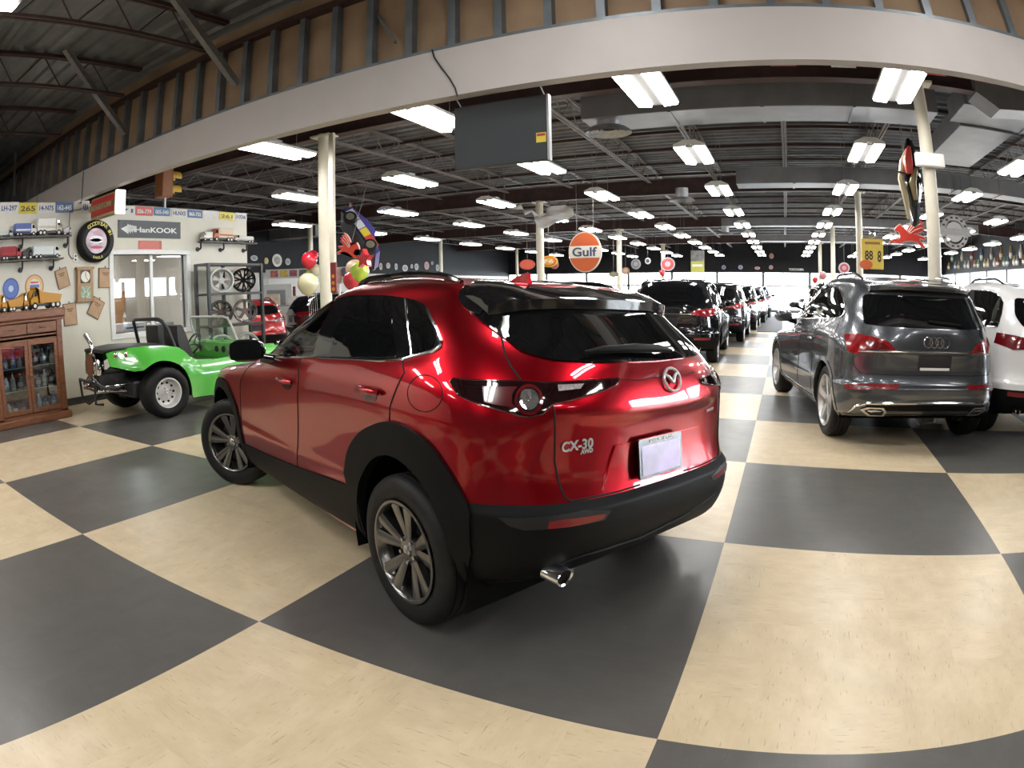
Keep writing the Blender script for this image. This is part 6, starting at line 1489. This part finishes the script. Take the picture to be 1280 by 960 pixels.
for z_ in (zt * .62, zb * .62):
    wh = MB(); wh.lathe([(.10, -.05), (.24, -.05), (.27, 0), (.24, .05), (.10, .05)], axis='x', n=24, c=(wx * .25, .1, z_)); wo = wh.build('wheel', RUBBER(), t)
    MB().lathe([(.02, -.02), (.11, -.045), (.11, .045), (.02, .02)], axis='x', n=18, c=(wx * .25, .1, z_)).build('rim', M_ALLOY, wo)
MB().tube([(-wx * .4, -.3, zt * .1), (-wx * 1.15, -.38, zt * .12)], .012, 6).build('handlebar', BLACKM(), t)
for x in (-wx * .3, wx * .4): wire(x, zt * .5, ZD - p.z - .05, t, -.1, .01)
# balloons
def balloon(px, py, Y, rpx, col, lab, zs=0., foil=False):
    p = at(px, py, Y=Y); r = (at(px + rpx, py, Y=Y) - p).length
    t = thing('balloon', lab, 'balloon', p, 0, 'party balloons'); m_ = mat('balloon_%02d%02d%02d' % tuple(int(c_ * 99) for c_ in col), col, .22, coat=.6)
    b = MB()
    if foil: b.prism([(r * (1.25 if i % 2 == 0 else .6) * math.sin(PI * i / 5), r * (1.25 if i % 2 == 0 else .6) * math.cos(PI * i / 5)) for i in range(10)], -.06, .06, frame=lambda u, v, w: (u, w, v))
    else: b.lathe([(0, r)] + [(r * math.sin(a) * (1 if a < 1.6 else 1 - .12 * (a - 1.6)), r * math.cos(a) * (1 if a < 1.6 else 1.12)) for a in np.linspace(.2, 2.9, 14)] + [(.012, -1.16 * r), (.022, -1.24 * r), (0, -1.22 * r)], axis='z', n=22)
    b.build('balloon_skin', m_, t); MB().tube([(0, 0, -1.2 * r), (.03, 0, -1.2 * r - (p.z - 1.2 * r - .02) * .5), (0, 0, -p.z + .03)], .003, 4).build('balloon_string', WHITE(), t)
    MB().ball((0, 0, -p.z + .03), .035, 0, 10, 6).build('string_weight', mat('disc_red'), t)
for args in ((449.5, 339, 7.3, 9.5, (.50, .66, .06), 'lime green balloon by the left post, in front of the peach one'), (443.5, 336, 8.3, 9.5, (.72, .52, .34), 'peach balloon behind the lime green one'), (440, 350.5, 7.7, 9, (.62, .03, .05), 'red balloon lowest under the lime one'), (386, 325, 9.0, 7.5, (.62, .02, .04), 'red balloon at the top of the cluster left of the post'), (391, 319, 9.7, 5, (.58, .02, .04), 'small red balloon peeking over the red one left of the post'), (389, 343, 10.2, 6, (.52, .66, .15), 'green balloon in the cluster left of the post'), (394, 337, 9.3, 5.5, (.72, .70, .5), 'small cream balloon in the cluster left of the post'), (384.8, 354.5, 8.6, 10, (.70, .66, .42), 'large pale yellow balloon lowest in the cluster left of the post'),
             (828, 341, 30., 4., (.6, .02, .04), 'red balloon at the far post beyond the black SUV'), (1019, 350, 15.9, 4, (.6, .06, .06), 'red balloon left of the grey SUV roof'), (1029, 344.5, 15.6, 5, (.66, .28, .32), 'pink balloon above the grey SUV roof')): balloon(*args)
balloon(456, 323.5, 7.0, 8, (.62, .03, .04), 'red star foil balloon above the lime one', foil=True)
# dark red board with orange dots on the near post
p = at(414.5, 347, Y=5.5); t = thing('post_board', 'narrow dark red board with orange dots on the near left post', 'sign', (p.x, 5.55, p.z))
h_ = at(414, 328, Y=5.5).z - p.z; MB().bx((-.055, -.02, -h_), (.055, .02, h_), 0, .004).build('board', mat('board_dark_red', (.16, .02, .02), .45), t)
for z in (-h_ * .75, -h_ * .35, h_ * .1): MB().lathe([(0, -.024), (.028, -.024), (.03, -.02)], n=14, c=(0, 0, z)).build('orange_dot', mat('dot_orange', (.6, .2, .03), .4), t)
# yellow price sign on the right
Y8 = 14.4; a, q = at(1076.5, 298, Y=Y8), at(1104, 337, Y=Y8); w_, h_ = (q.x - a.x) / 2, (a.z - q.z) / 2; t = thing('number_sign', 'yellow sign with black 88 8 numerals beside the second right post', 'sign', ((a.x + q.x) / 2, Y8, (a.z + q.z) / 2))
MB().bx((-w_, -.03, -h_), (w_, .03, h_), 0, .01).build('sign_board', mat('mustard_board', (.60, .42, .06), .45, noise=.08), t)
M_BL = mat('black_letters', (.02, .018, .015), .4)
flat_text('88', h_ * .62, w_ * .75, M_BL, t, -.035, -w_ * .35, -h_ * .10); flat_text('8', h_ * .75, w_ * .36, M_BL, t, -.035, w_ * .62, -h_ * .16)
MB().bx((-w_ * .7, -.034, h_ * .62), (w_ * .7, -.03, h_ * .78)).build('brown_header', mat('brown_letters', (.25, .12, .03), .5), t)
MB().ball((0, 0, h_ + .12), .09, 0, 14, 8, (1, .4, 1)).build('top_badge', CHROME(), t)
flat(MB(), circ(20, .17, .12, c=(-w_ * .62, -h_ * .72)), -.04, -.03).build('red_badge', mat('gulf_orange'), t)
for x in (-w_ * .7, w_ * .7): wire(x, h_, ZD - t.location.z - .05, t)
# other hanging signs
def oval(px, py, Y, rx, ry, cols, lab, txt=None, tcol=None, ring=False):
    p = at(px, py, Y=Y); a = (at(px + rx, py, Y=Y) - p).length; c_ = (at(px, py - ry, Y=Y) - p).length; t = thing('hanging_sign', lab, 'sign', p)
    for i, (f, co) in enumerate(cols): flat(MB(), circ(28, a * f, c_ * f), -.02 - .012 * i, .02 if i == 0 else -.018 - .012 * (i - 1)).build('sign_disc' if i == 0 else 'sign_ring', mat('oval_%02d%02d%02d' % tuple(int(v * 99) for v in co), co, .4, noise=.05), t)
    if txt: flat_text(txt, c_ * .62, a * 1.25, mat('oval_text_%02d' % int(tcol[0] * 99), tcol, .4), t, -.022 - .012 * len(cols))
    wire(0, c_ * .9, ZD - p.z - .05, t)
    return t
oval(686, 327, 15.6, 11, 7.2, [(1, (.66, .44, .04)), (.86, (.62, .13, .03)), (.62, (.66, .40, .05))], 'orange and yellow oval sign right of the post with plastic sheet', '76', (.75, .7, .6))
oval(659, 331, 17., 9.5, 6.5, [(1, (.45, .05, .03)), (.85, (.50, .09, .05))], 'red oval sign left of the post with plastic sheet')
oval(693, 331, 18., 5, 5.5, [(1, (.4, .1, .1)), (.7, (.3, .07, .07))], 'small dark red round sign behind the orange oval')
oval(782, 338.5, 24.6, 5, 4.5, [(1, (.25, .16, .10)), (.6, (.45, .3, .2))], 'small brown round sign just right of the third post')
oval(767, 343, 23.4, 6, 3.6, [(1, (.10, .09, .05)), (.75, (.2, .18, .12))], 'small dark oval sign just left of the third post')
oval(795, 330, 26., 6, 6.5, [(1, (.35, .36, .38)), (.8, (.22, .23, .26)), (.4, (.4, .4, .42))], 'grey round sign hanging right of the third post')
oval(810, 326, 30., 3.6, 4, [(1, (.5, .5, .5)), (.6, (.06, .06, .08))], 'small ring-shaped sign beyond the third post')
oval(835, 330, 31., 9, 8.5, [(1, (.40, .42, .5)), (.85, (.5, .08, .08)), (.4, (.45, .4, .45))], 'red and grey round sign in front of the far fascia')
oval(1055, 335, 19., 7, 7, [(1, (.66, .55, .58)), (.75, (.55, .10, .13)), (.4, (.66, .40, .42))], 'pink and red round sign left of the yellow number sign')
Yy = 25.; a, q = at(864, 313, Y=Yy), at(880.5, 340, Y=Yy); w_, h_ = (q.x - a.x) / 2, (a.z - q.z) / 2; t = thing('hanging_sign', 'tall yellow and grey board hanging above the black SUV', 'sign', ((a.x + q.x) / 2, Yy, (a.z + q.z) / 2))
MB().bx((-w_, -.03, -h_), (w_, .03, h_)).build('sign_board', mat('yellow_green_board', (.50, .50, .08), .45), t); MB().bx((-w_, -.035, 0), (w_, -.03, h_)).build('upper_half', mat('grey_board', (.20, .20, .20), .5, noise=.4, nscale=6), t); MB().bx((-w_ * .8, -.04, -h_ * .5), (w_ * .8, -.035, -h_ * .28)).build('pale_stripe', WHITE(), t)
for x in (-w_ * .8, w_ * .8): wire(x, h_, ZD - t.location.z - .05, t)
# ring and bar sign behind the right post
Yr = 11.; p = at(1193, 290, Y=Yr); r = (at(1193 + 17, 290, Y=Yr) - p).length; t = thing('roundel_sign', 'grey ring and bar sign just right of the right post', 'sign', p); M_RG = mat('roundel_grey', (.40, .38, .37), .4, noise=.1)
MB().lathe([(r * .72, -.02), (r, -.02), (r, .02), (r * .72, .02), (r * .72, -.02)], n=36).build('ring', M_RG, t); MB().bx((-r * 1.15, -.035, -r * .2), (r * 1.15, .035, r * .2)).build('bar', M_RG, t)
for k in range(14):
    a = 2 * PI * k / 14; MB().bx((-.03, -.026, -.02), (.03, -.02, .02)).build('dark_mark', mat('dark_mark', (.05, .05, .05), .5), t).location = (r * .86 * math.cos(a), 0, r * .86 * math.sin(a))
flat(MB(), circ(24, r * .6), -.012, .012).build('pale_disc', mat('pale_disc', (.5, .5, .5), .4), t); wire(0, r, ZD - p.z - .05, t)
# traffic light on top of the wall end
p = at(206, 246, X=XL - .08); t = thing('traffic_light', 'orange traffic light with yellow visors standing on the beige wall', 'traffic light', (XL - .08, p.y, ZW))
zt = at(206, 205, X=XL - .08).z + .15 - ZW; z0 = .18
MB().cyl((0, 0, 0), (0, 0, z0), .03, 10).build('stand', STEEL(), t); MB().bx((-.13, -.14, z0), (.13, .10, zt), 0, .02).build('housing', mat('burnt_orange', (.26, .085, .02), .45, noise=.15), t)
for k in range(3):
    zc = z0 + (zt - z0) * (.18 + .32 * k); v = MB(); v.lathe([(.11, .10), (.11, .30), (.105, .30), (.105, .10)], n=20, c=(0, 0, zc), a0=-.3, a1=PI + .3); v.build('visor', mat('visor_yellow', (.62, .38, .04), .45), t)
    MB().lathe([(0, .115), (.095, .112), (.10, .10)], n=20, c=(0, 0, zc)).build('lens', mat('lens_%d' % k, ((.05, .25, .08), (.4, .25, .03), (.35, .03, .03))[k], .15, coat=1.), t)
# small plates on the girder behind the beam
for k, (px, py, c_) in enumerate(((980, 86, 'r'), (1055, 88, 'w'), (1170, 97, 'r'), (1232, 106, 'r'))):
    p = at(px, py, Y=YB + .46) + Vector((0, 0, .055)); t = thing('small_plate', ['red plate', 'white plate', 'second red plate', 'last red plate'][k] + ' peeking under the white beam at right', 'plate', p, 0, 'plates under the beam')
    MB().bx((-.11, -.004, -.03), (.11, .004, .08)).build('plate_blank', mat('plate_' + c_), t); MB().bx((-.09, -.0055, -.01), (.09, -.004, .02)).build('plate_mark', mat('plate_cream_ink') if c_ == 'r' else mat('plate_blue_ink'), t)
    MB().tube([(0, 0, .08), (0, 0, .4)], .004, 4).build('hanging_wire', M_IRONG, t)
# badges on the fascias
WALLB = [('x', 345.6, 325.3, 6, 8, (.62, .58, .5), 'large cream round badge on the black wall left of the near post'), ('x', 359, 327, 3.2, 4.2, (.5, .5, .48), 'small white round badge right of the large cream badge'), ('x', 332, 326, 2.2, 4, (.6, .45, .08), 'small yellow badge left of the large cream badge'), ('x', 317, 322.5, 4.3, 3.5, (.55, .55, .56), 'pale square notice left of the yellow badge'),
 ('x', 466, 333.5, 3.2, 4.5, (.5, .5, .48), 0), ('x', 475.6, 333, 1.8, 4.3, (.55, .5, .48), 0), ('x', 484.8, 332, 2.4, 3.6, (.6, .45, .4), 0), ('x', 494.7, 333.4, 1.8, 4, (.45, .45, .46), 0), ('x', 506, 335.2, 3.4, 4, (.5, .5, .5), 0), ('x', 514.5, 333, 1.4, 2.6, (.6, .5, .45), 0), ('x', 520.3, 333.6, 2.5, 4, (.55, .52, .5), 0), ('x', 533, 332.2, 3, 5, (.6, .3, .32), 0), ('x', 540, 329, 1.3, 2.2, (.4, .45, .5), 0), ('x', 546.4, 334.8, 2, 4, (.45, .5, .6), 0),
 ('y', 569.4, 335, 2.5, 4, (.6, .35, .22), 0), ('y', 587.7, 337, 2, 3, (.3, .28, .2), 0), ('y', 594, 333.7, 2.6, 3.6, (.3, .3, .28), 0), ('y', 601, 337.6, 1.5, 2, (.5, .5, .5), 0), ('y', 612, 337.4, 2.5, 3, (.3, .3, .28), 0), ('y', 624, 333.6, 2.3, 2, (.5, .16, .14), 0), ('y', 630, 338, 1.5, 1.5, (.55, .55, .55), 0), ('y', 905, 334, 2.6, 2.6, (.3, .3, .5), 0), ('y', 926, 334, 2.8, 2.6, (.35, .38, .55), 0), ('y', 947, 335, 3.4, 2, (.5, .25, .25), 0), ('y', 964, 334, 2.6, 2.6, (.55, .3, .25), 0), ('y', 964.6, 320, 2.8, 3.4, (.5, .28, .22), 0)]
NUM = ['first', 'second', 'third', 'fourth', 'fifth', 'sixth', 'seventh', 'eighth', 'ninth', 'tenth', 'eleventh', 'twelfth']
cnt = {'x': 0, 'y': 0}
for ax, px, py, rx, ry, col, lab in WALLB:
    if lab == 0: lab = '%s small badge from the left along the %s' % (NUM[cnt[ax]], 'black side wall beyond the near post' if ax == 'x' else 'black fascia over the far windows'); cnt[ax] += 1
    p = at(px, py, X=XF + .07) if ax == 'x' else at(px, py, Y=YF - .01); q = at(px + rx, py, X=XF + .07) if ax == 'x' else at(px + rx, py, Y=YF - .01)
    r = max(.12, (q - p).length); h_ = abs((at(px, py - ry, X=XF + .07) if ax == 'x' else at(px, py - ry, Y=YF - .01)).z - p.z)
    t = thing('wall_badge', lab, 'badge', p, -PI / 2 if False else (PI / 2 if ax == 'x' else 0), 'badges on the black fascia')
    flat(MB(), circ(24, r, h_), -.03, -.002).build('badge_disc', mat('badge_%02d%02d%02d' % tuple(int(v * 99) for v in col), col, .4, noise=.1), t)
    flat(MB(), circ(20, r * .62, h_ * .62), -.036, -.03).build('badge_core', mat('badge_core_%02d' % int(col[0] * 30), tuple(c_ * .45 for c_ in col), .4, noise=.3, nscale=8), t)
p = at(995.5, 336.8, Y=YF - .01); t = thing('wall_lettering', 'small white lettering on the far fascia above the windows', 'sign', p); flat_text('YOKOHAMA', .16, 1.0, mat('white_letters'), t, -.01)
# ornaments along the right fascia
OC = [(.55, .25, .08), (.5, .5, .5), (.15, .3, .5), (.5, .1, .08), (.6, .55, .4), (.2, .45, .25), (.62, .6, .58), (.5, .35, .15)]
ON = ['orange', 'grey', 'blue', 'red', 'cream', 'green', 'white', 'tan']
for k in range(24):
    px = 1186 + 4.1 * k; up = k % 3 == 1; py = 335 - (px - 1180) * .085 - (13 if up else 2); X_ = XR - .02
    p = at(px, py, X=X_); c_ = OC[(k * 5) % 8]; t = thing('wall_ornament', '%s bottle-shaped ornament on the %s line of the right fascia' % (ON[(k * 5) % 8], 'upper' if up else 'lower'), 'ornament', p, 0, '%s ornaments on the %s line of the right fascia' % (ON[(k * 5) % 8], 'upper' if up else 'lower')); s = .30 if up else .22
    m_ = mat('orn_%d' % ((k * 5) % 8), c_, .3, noise=.2, coat=.5); MB().lathe([(0, -s), (.11, -s), (.12, 0), (.05, s * .5), (.045, s * .9), (0, s * .9)], axis='z', n=12).build('ornament_body', m_, t)
    MB().lathe([(.121, -s * .7), (.124, -s * .65), (.124, -s * .2), (.121, -s * .15)], axis='z', n=12).build('ornament_label', WHITE(), t)
# cables and pipes on the ceiling of the near bay
tag(MB().tube([at(20, 178, Y=YB - .25), at(18, 245, Y=YB - .25)], .035, 10).build('vertical_pipe', mat('grey_angle_iron')), 'grey vertical pipe in front of the bulkhead at far left', 'pipe')

# ================================================================== cars and furniture farther in
plain_suv('suv', 'second dark SUV in the line left of the aisle, behind the nearest black one', (-1.75, 16.5), R90, M_CHAR, M_REDL, H=1.68, res=(8, 20, 8, 5))
plain_suv('suv', 'third car in the line left of the aisle, black', (-1.62, 21.9), R90, M_BLK, M_REDL, H=1.66, res=(8, 20, 8, 5))
plain_suv('suv', 'fourth car in the line left of the aisle, silver', (-1.45, 27.2), R90, M_SILV, M_REDD, H=1.64, res=(8, 20, 8, 5))
plain_suv('suv', 'dark blue car at the far end of the line left of the aisle', (-1.35, 32.6), R90, M_NAVY, M_REDL, H=1.66, res=(8, 20, 8, 5))
bmw, BSH, BC = plain_suv('suv', 'white SUV with dark red tail lamps at the right edge, beside the grey SUV', (3.54, 5.66), math.radians(99), M_WHT, M_REDD, W=1.93, H=1.68, WB=2.86, belt=1.12, rake=.17)
plain_suv('suv', 'dark SUV ahead of the grey SUV, mostly hidden by it', (1.62, 11.0), math.radians(93), M_CHAR, M_REDL, H=1.64, res=(8, 20, 8, 5))
plain_suv('suv', 'dark blue SUV seen between the grey and white SUVs', (4.25, 11.3), math.radians(95), M_NAVY, M_REDL, H=1.66, res=(8, 20, 8, 5))
plain_suv('suv', 'silver car farther up the right side of the aisle', (1.9, 17.5), R90, M_SILV, M_REDL, H=1.62, res=(8, 20, 8, 5))
plain_suv('suv', 'black car near the windows beyond the white SUV', (7.4, 12.5), math.radians(100), M_BLK, M_REDL, H=1.62, res=(8, 20, 8, 5))
plain_suv('car', 'red car with white roof line parked behind the wheel rack', (-12.6, 9.6), math.radians(150), mat('bright_red_paint', (.42, .02, .025), .2, .1, 1.), M_REDD, H=1.42, belt=.95, W=1.8, res=(8, 20, 8, 5))
plain_suv('car', 'black car by the left counters, under the balloons', (-13.1, 12.7), math.radians(60), M_BLK, M_REDD, H=1.50, belt=1.0, W=1.82, res=(8, 20, 8, 5))
# grey mat down the aisle
o = MB().prism([(-.66, 20.9), (.24, 20.9), (.24, 37.5), (-.66, 37.5)], .002, .018).build('floor_mat', mat('grey_floor_mat', (.085, .085, .095), .7, noise=.1)); tag(o, 'long grey mat on the floor down the far aisle', 'mat')
# counters at the left back
def counter(lab, x, y, sx, sy, h, rz, m_, top):
    t = thing('counter', lab, 'counter', (x, y, 0), rz); MB().bx((-sx / 2, -sy / 2, .0), (sx / 2, sy / 2, h - .04), 0, .01).build('counter_body', m_, t); MB().bx((-sx / 2 - .04, -sy / 2 - .04, h - .04), (sx / 2 + .04, sy / 2 + .04, h), 0, .008).build('counter_top', top, t)
    for k in (-1, 0, 1): MB().bx((k * sx / 3 - sx * .14, -sy / 2 - .012, .12), (k * sx / 3 + sx * .14, -sy / 2, h - .14), 0, .004).build('front_panel', m_, t)
M_CTR = mat('white_counter', (.62, .61, .58), .4, noise=.04)
counter('long white service counter at the left back, behind the red car', -16.3, 15.2, 3.2, .8, 1.15, math.radians(40), M_CTR, mat('grey_worktop', (.3, .3, .3), .35)); counter('low beige counter left of the balloon cluster', -15.0, 18.6, 2.4, .7, 1.05, math.radians(42), mat('beige_counter', (.52, .42, .28), .5, noise=.2, nscale=3), M_CTR)
p = at(347.5, 366, Y=15.6); t = thing('display_fridge', 'white cabinet with grey door at the left back', 'cabinet', (p.x, 15.6, 0), math.radians(42)); MB().bx((-.55, -.3, 0), (.55, .3, 1.95), 0, .01).build('cabinet_case', M_CTR, t); MB().bx((-.42, -.325, .35), (.30, -.30, 1.72), 0, .006).build('grey_door', mat('grey_door', (.24, .25, .26), .4), t); MB().bx((.24, -.35, .9), (.27, -.325, 1.2)).build('door_handle', CHROME(), t)
p = at(362.5, 362, Y=16.4); t = thing('locker', 'dark maroon locker beside the white cabinet at the left back', 'locker', (p.x, 16.4, 0), math.radians(42)); MB().bx((-.22, -.2, 0), (.22, .2, 1.85), 0, .01).build('locker_body', mat('race_maroon'), t); MB().bx((-.18, -.215, .1), (.18, -.2, 1.75)).build('locker_door', mat('board_dark_red'), t)
p = at(360, 342, Y=17.2); t = thing('poster_board', 'pale board with four coloured posters above the left counters', 'poster board', (p.x, 17.2, p.z - .16), math.radians(42)); MB().bx((-.95, -.03, -.02), (.95, .03, .36), 0, .006).build('board', M_CTR, t)
for x in (-.9, .84): MB().bx((x, -.02, -(p.z - .16)), (x + .06, .02, -.02)).build('board_leg', M_CTR, t)
for k, c_ in enumerate(((.45, .12, .1), (.6, .4, .08), (.3, .08, .1), (.12, .11, .12))): MB().bx((-.75 + .40 * k, -.036, .04), (-.43 + .40 * k, -.03, .31)).build('poster', mat('poster_%d' % k, c_, .5, noise=.5, nscale=9), t)
for k, (px, py, c_, lab) in enumerate(((325, 358, (.62, .5, .38), 'tan carton on the long white counter'), (331, 361, (.66, .62, .6), 'white carton on the long white counter'), (318, 362, (.62, .60, .5), 'cream carton at the left of the long white counter'))):
    p = Vector((-16.3, 15.2, 1.15)) + Vector((math.cos(.7), math.sin(.7), 0)) * (-.9 + .8 * k); t = thing('carton', lab, 'box', p, .7); MB().bx((-.25, -.2, 0), (.25, .2, .42 - .1 * k), 0, .006).build('carton_body', mat('carton_%d' % k, c_, .6, noise=.2, nscale=7), t); MB().bx((-.252, -.03, .38 - .1 * k), (.252, .03, .425 - .1 * k)).build('packing_tape', mat('packing_tape', (.45, .36, .2), .3), t)

a, q = at(421, 334, Y=10.6), at(452, 353, Y=10.6); w_, h_ = (q.x - a.x) / 2, (a.z - q.z) / 2
t = thing('notice_board', 'white board with round badges right of the near left post', 'board', ((a.x + q.x) / 2, 10.6, 0)); zc = (a.z + q.z) / 2
MB().bx((-w_, -.03, zc - h_), (w_, .03, zc + h_), 0, .008).build('board', M_CTR, t)
for x in (-w_ * .9, w_ * .85): MB().bx((x, -.02, 0), (x + .05, .02, zc - h_)).build('leg', M_CTR, t)
for k, (u, v, r, c_) in enumerate(((-.35, .35, .12, (.12, .1, .16)), (-.75, -.1, .10, (.5, .32, .3)), (.1, -.3, .09, (.5, .1, .25)), (.55, .3, .1, (.2, .25, .4)))):
    MB().prism(circ(22, r, r * (2 if k == 1 else 1)), -.038, -.03, frame=lambda a_, b_, w: (u * w_ + a_, w, zc + v * h_ + b_)).build('badge', mat('nb_%d' % k, c_, .4, noise=.3, nscale=9), t)
# shelving with merchandise at the left back
t = thing('merchandise_shelf', 'tan shelving unit stocked with small boxes behind the pale balloon', 'shelf', (-13.6, 17.7, 0), math.radians(42))
for z in (.1, .55, 1.0, 1.45, 1.9): MB().bx((-.9, -.2, z - .03), (.9, .2, z)).build('shelf_board', mat('beige_counter'), t)
for x in (-.9, .86): MB().bx((x, -.2, 0), (x + .04, .2, 2.0)).build('side_panel', mat('beige_counter'), t)
MB().bx((-.9, .18, 0), (.9, .2, 2.0)).build('back_panel', mat('beige_counter'), t)
BC_ = [('red', (.45, .06, .05)), ('yellow', (.6, .45, .06)), ('white', (.66, .65, .62)), ('blue', (.08, .14, .4)), ('brown', (.25, .14, .08))]
for i, z in enumerate((.1, .55, 1.0, 1.45)):
    for k in range(6):
        nm_, c_ = BC_[(k * 2 + i * 3) % 5]; v = Vector((-.75 + .29 * k, -.05, 0)); v.rotate(Matrix.Rotation(math.radians(42), 3, 'Z')); hh = .2 + .06 * ((k + i) % 3)
        tb = thing('merchandise_box', 'small %s box, %s from the left on the %s shelf of the tan unit' % (nm_, NUM[k], ['bottom', 'second', 'third', 'top'][i]), 'box', (-13.6 + v.x, 17.7 + v.y, z + .002), math.radians(42), 'boxes on the tan shelving')
        MB().bx((-.1, -.08, 0), (.1, .08, hh), 0, .004).build('box_body', mat('merch_' + nm_, c_, .5, noise=.15), tb); MB().bx((-.08, -.083, hh * .3), (.08, -.08, hh * .7)).build('box_label', mat('bottle_label'), tb)
# ------------------------------------------------------------------ view
vs_ = SC.view_settings
vs_.view_transform = 'Standard'; vs_.look = 'None'; vs_.gamma = 1; vs_.use_curve_mapping = False
vs_.exposure = 0.62
SC.cycles.use_denoising = True
SC.cycles.max_bounces = 8; SC.cycles.transparent_max_bounces = 16
SC.cycles.sample_clamp_indirect = 6
SC.cycles.caustics_reflective = False; SC.cycles.caustics_refractive = False
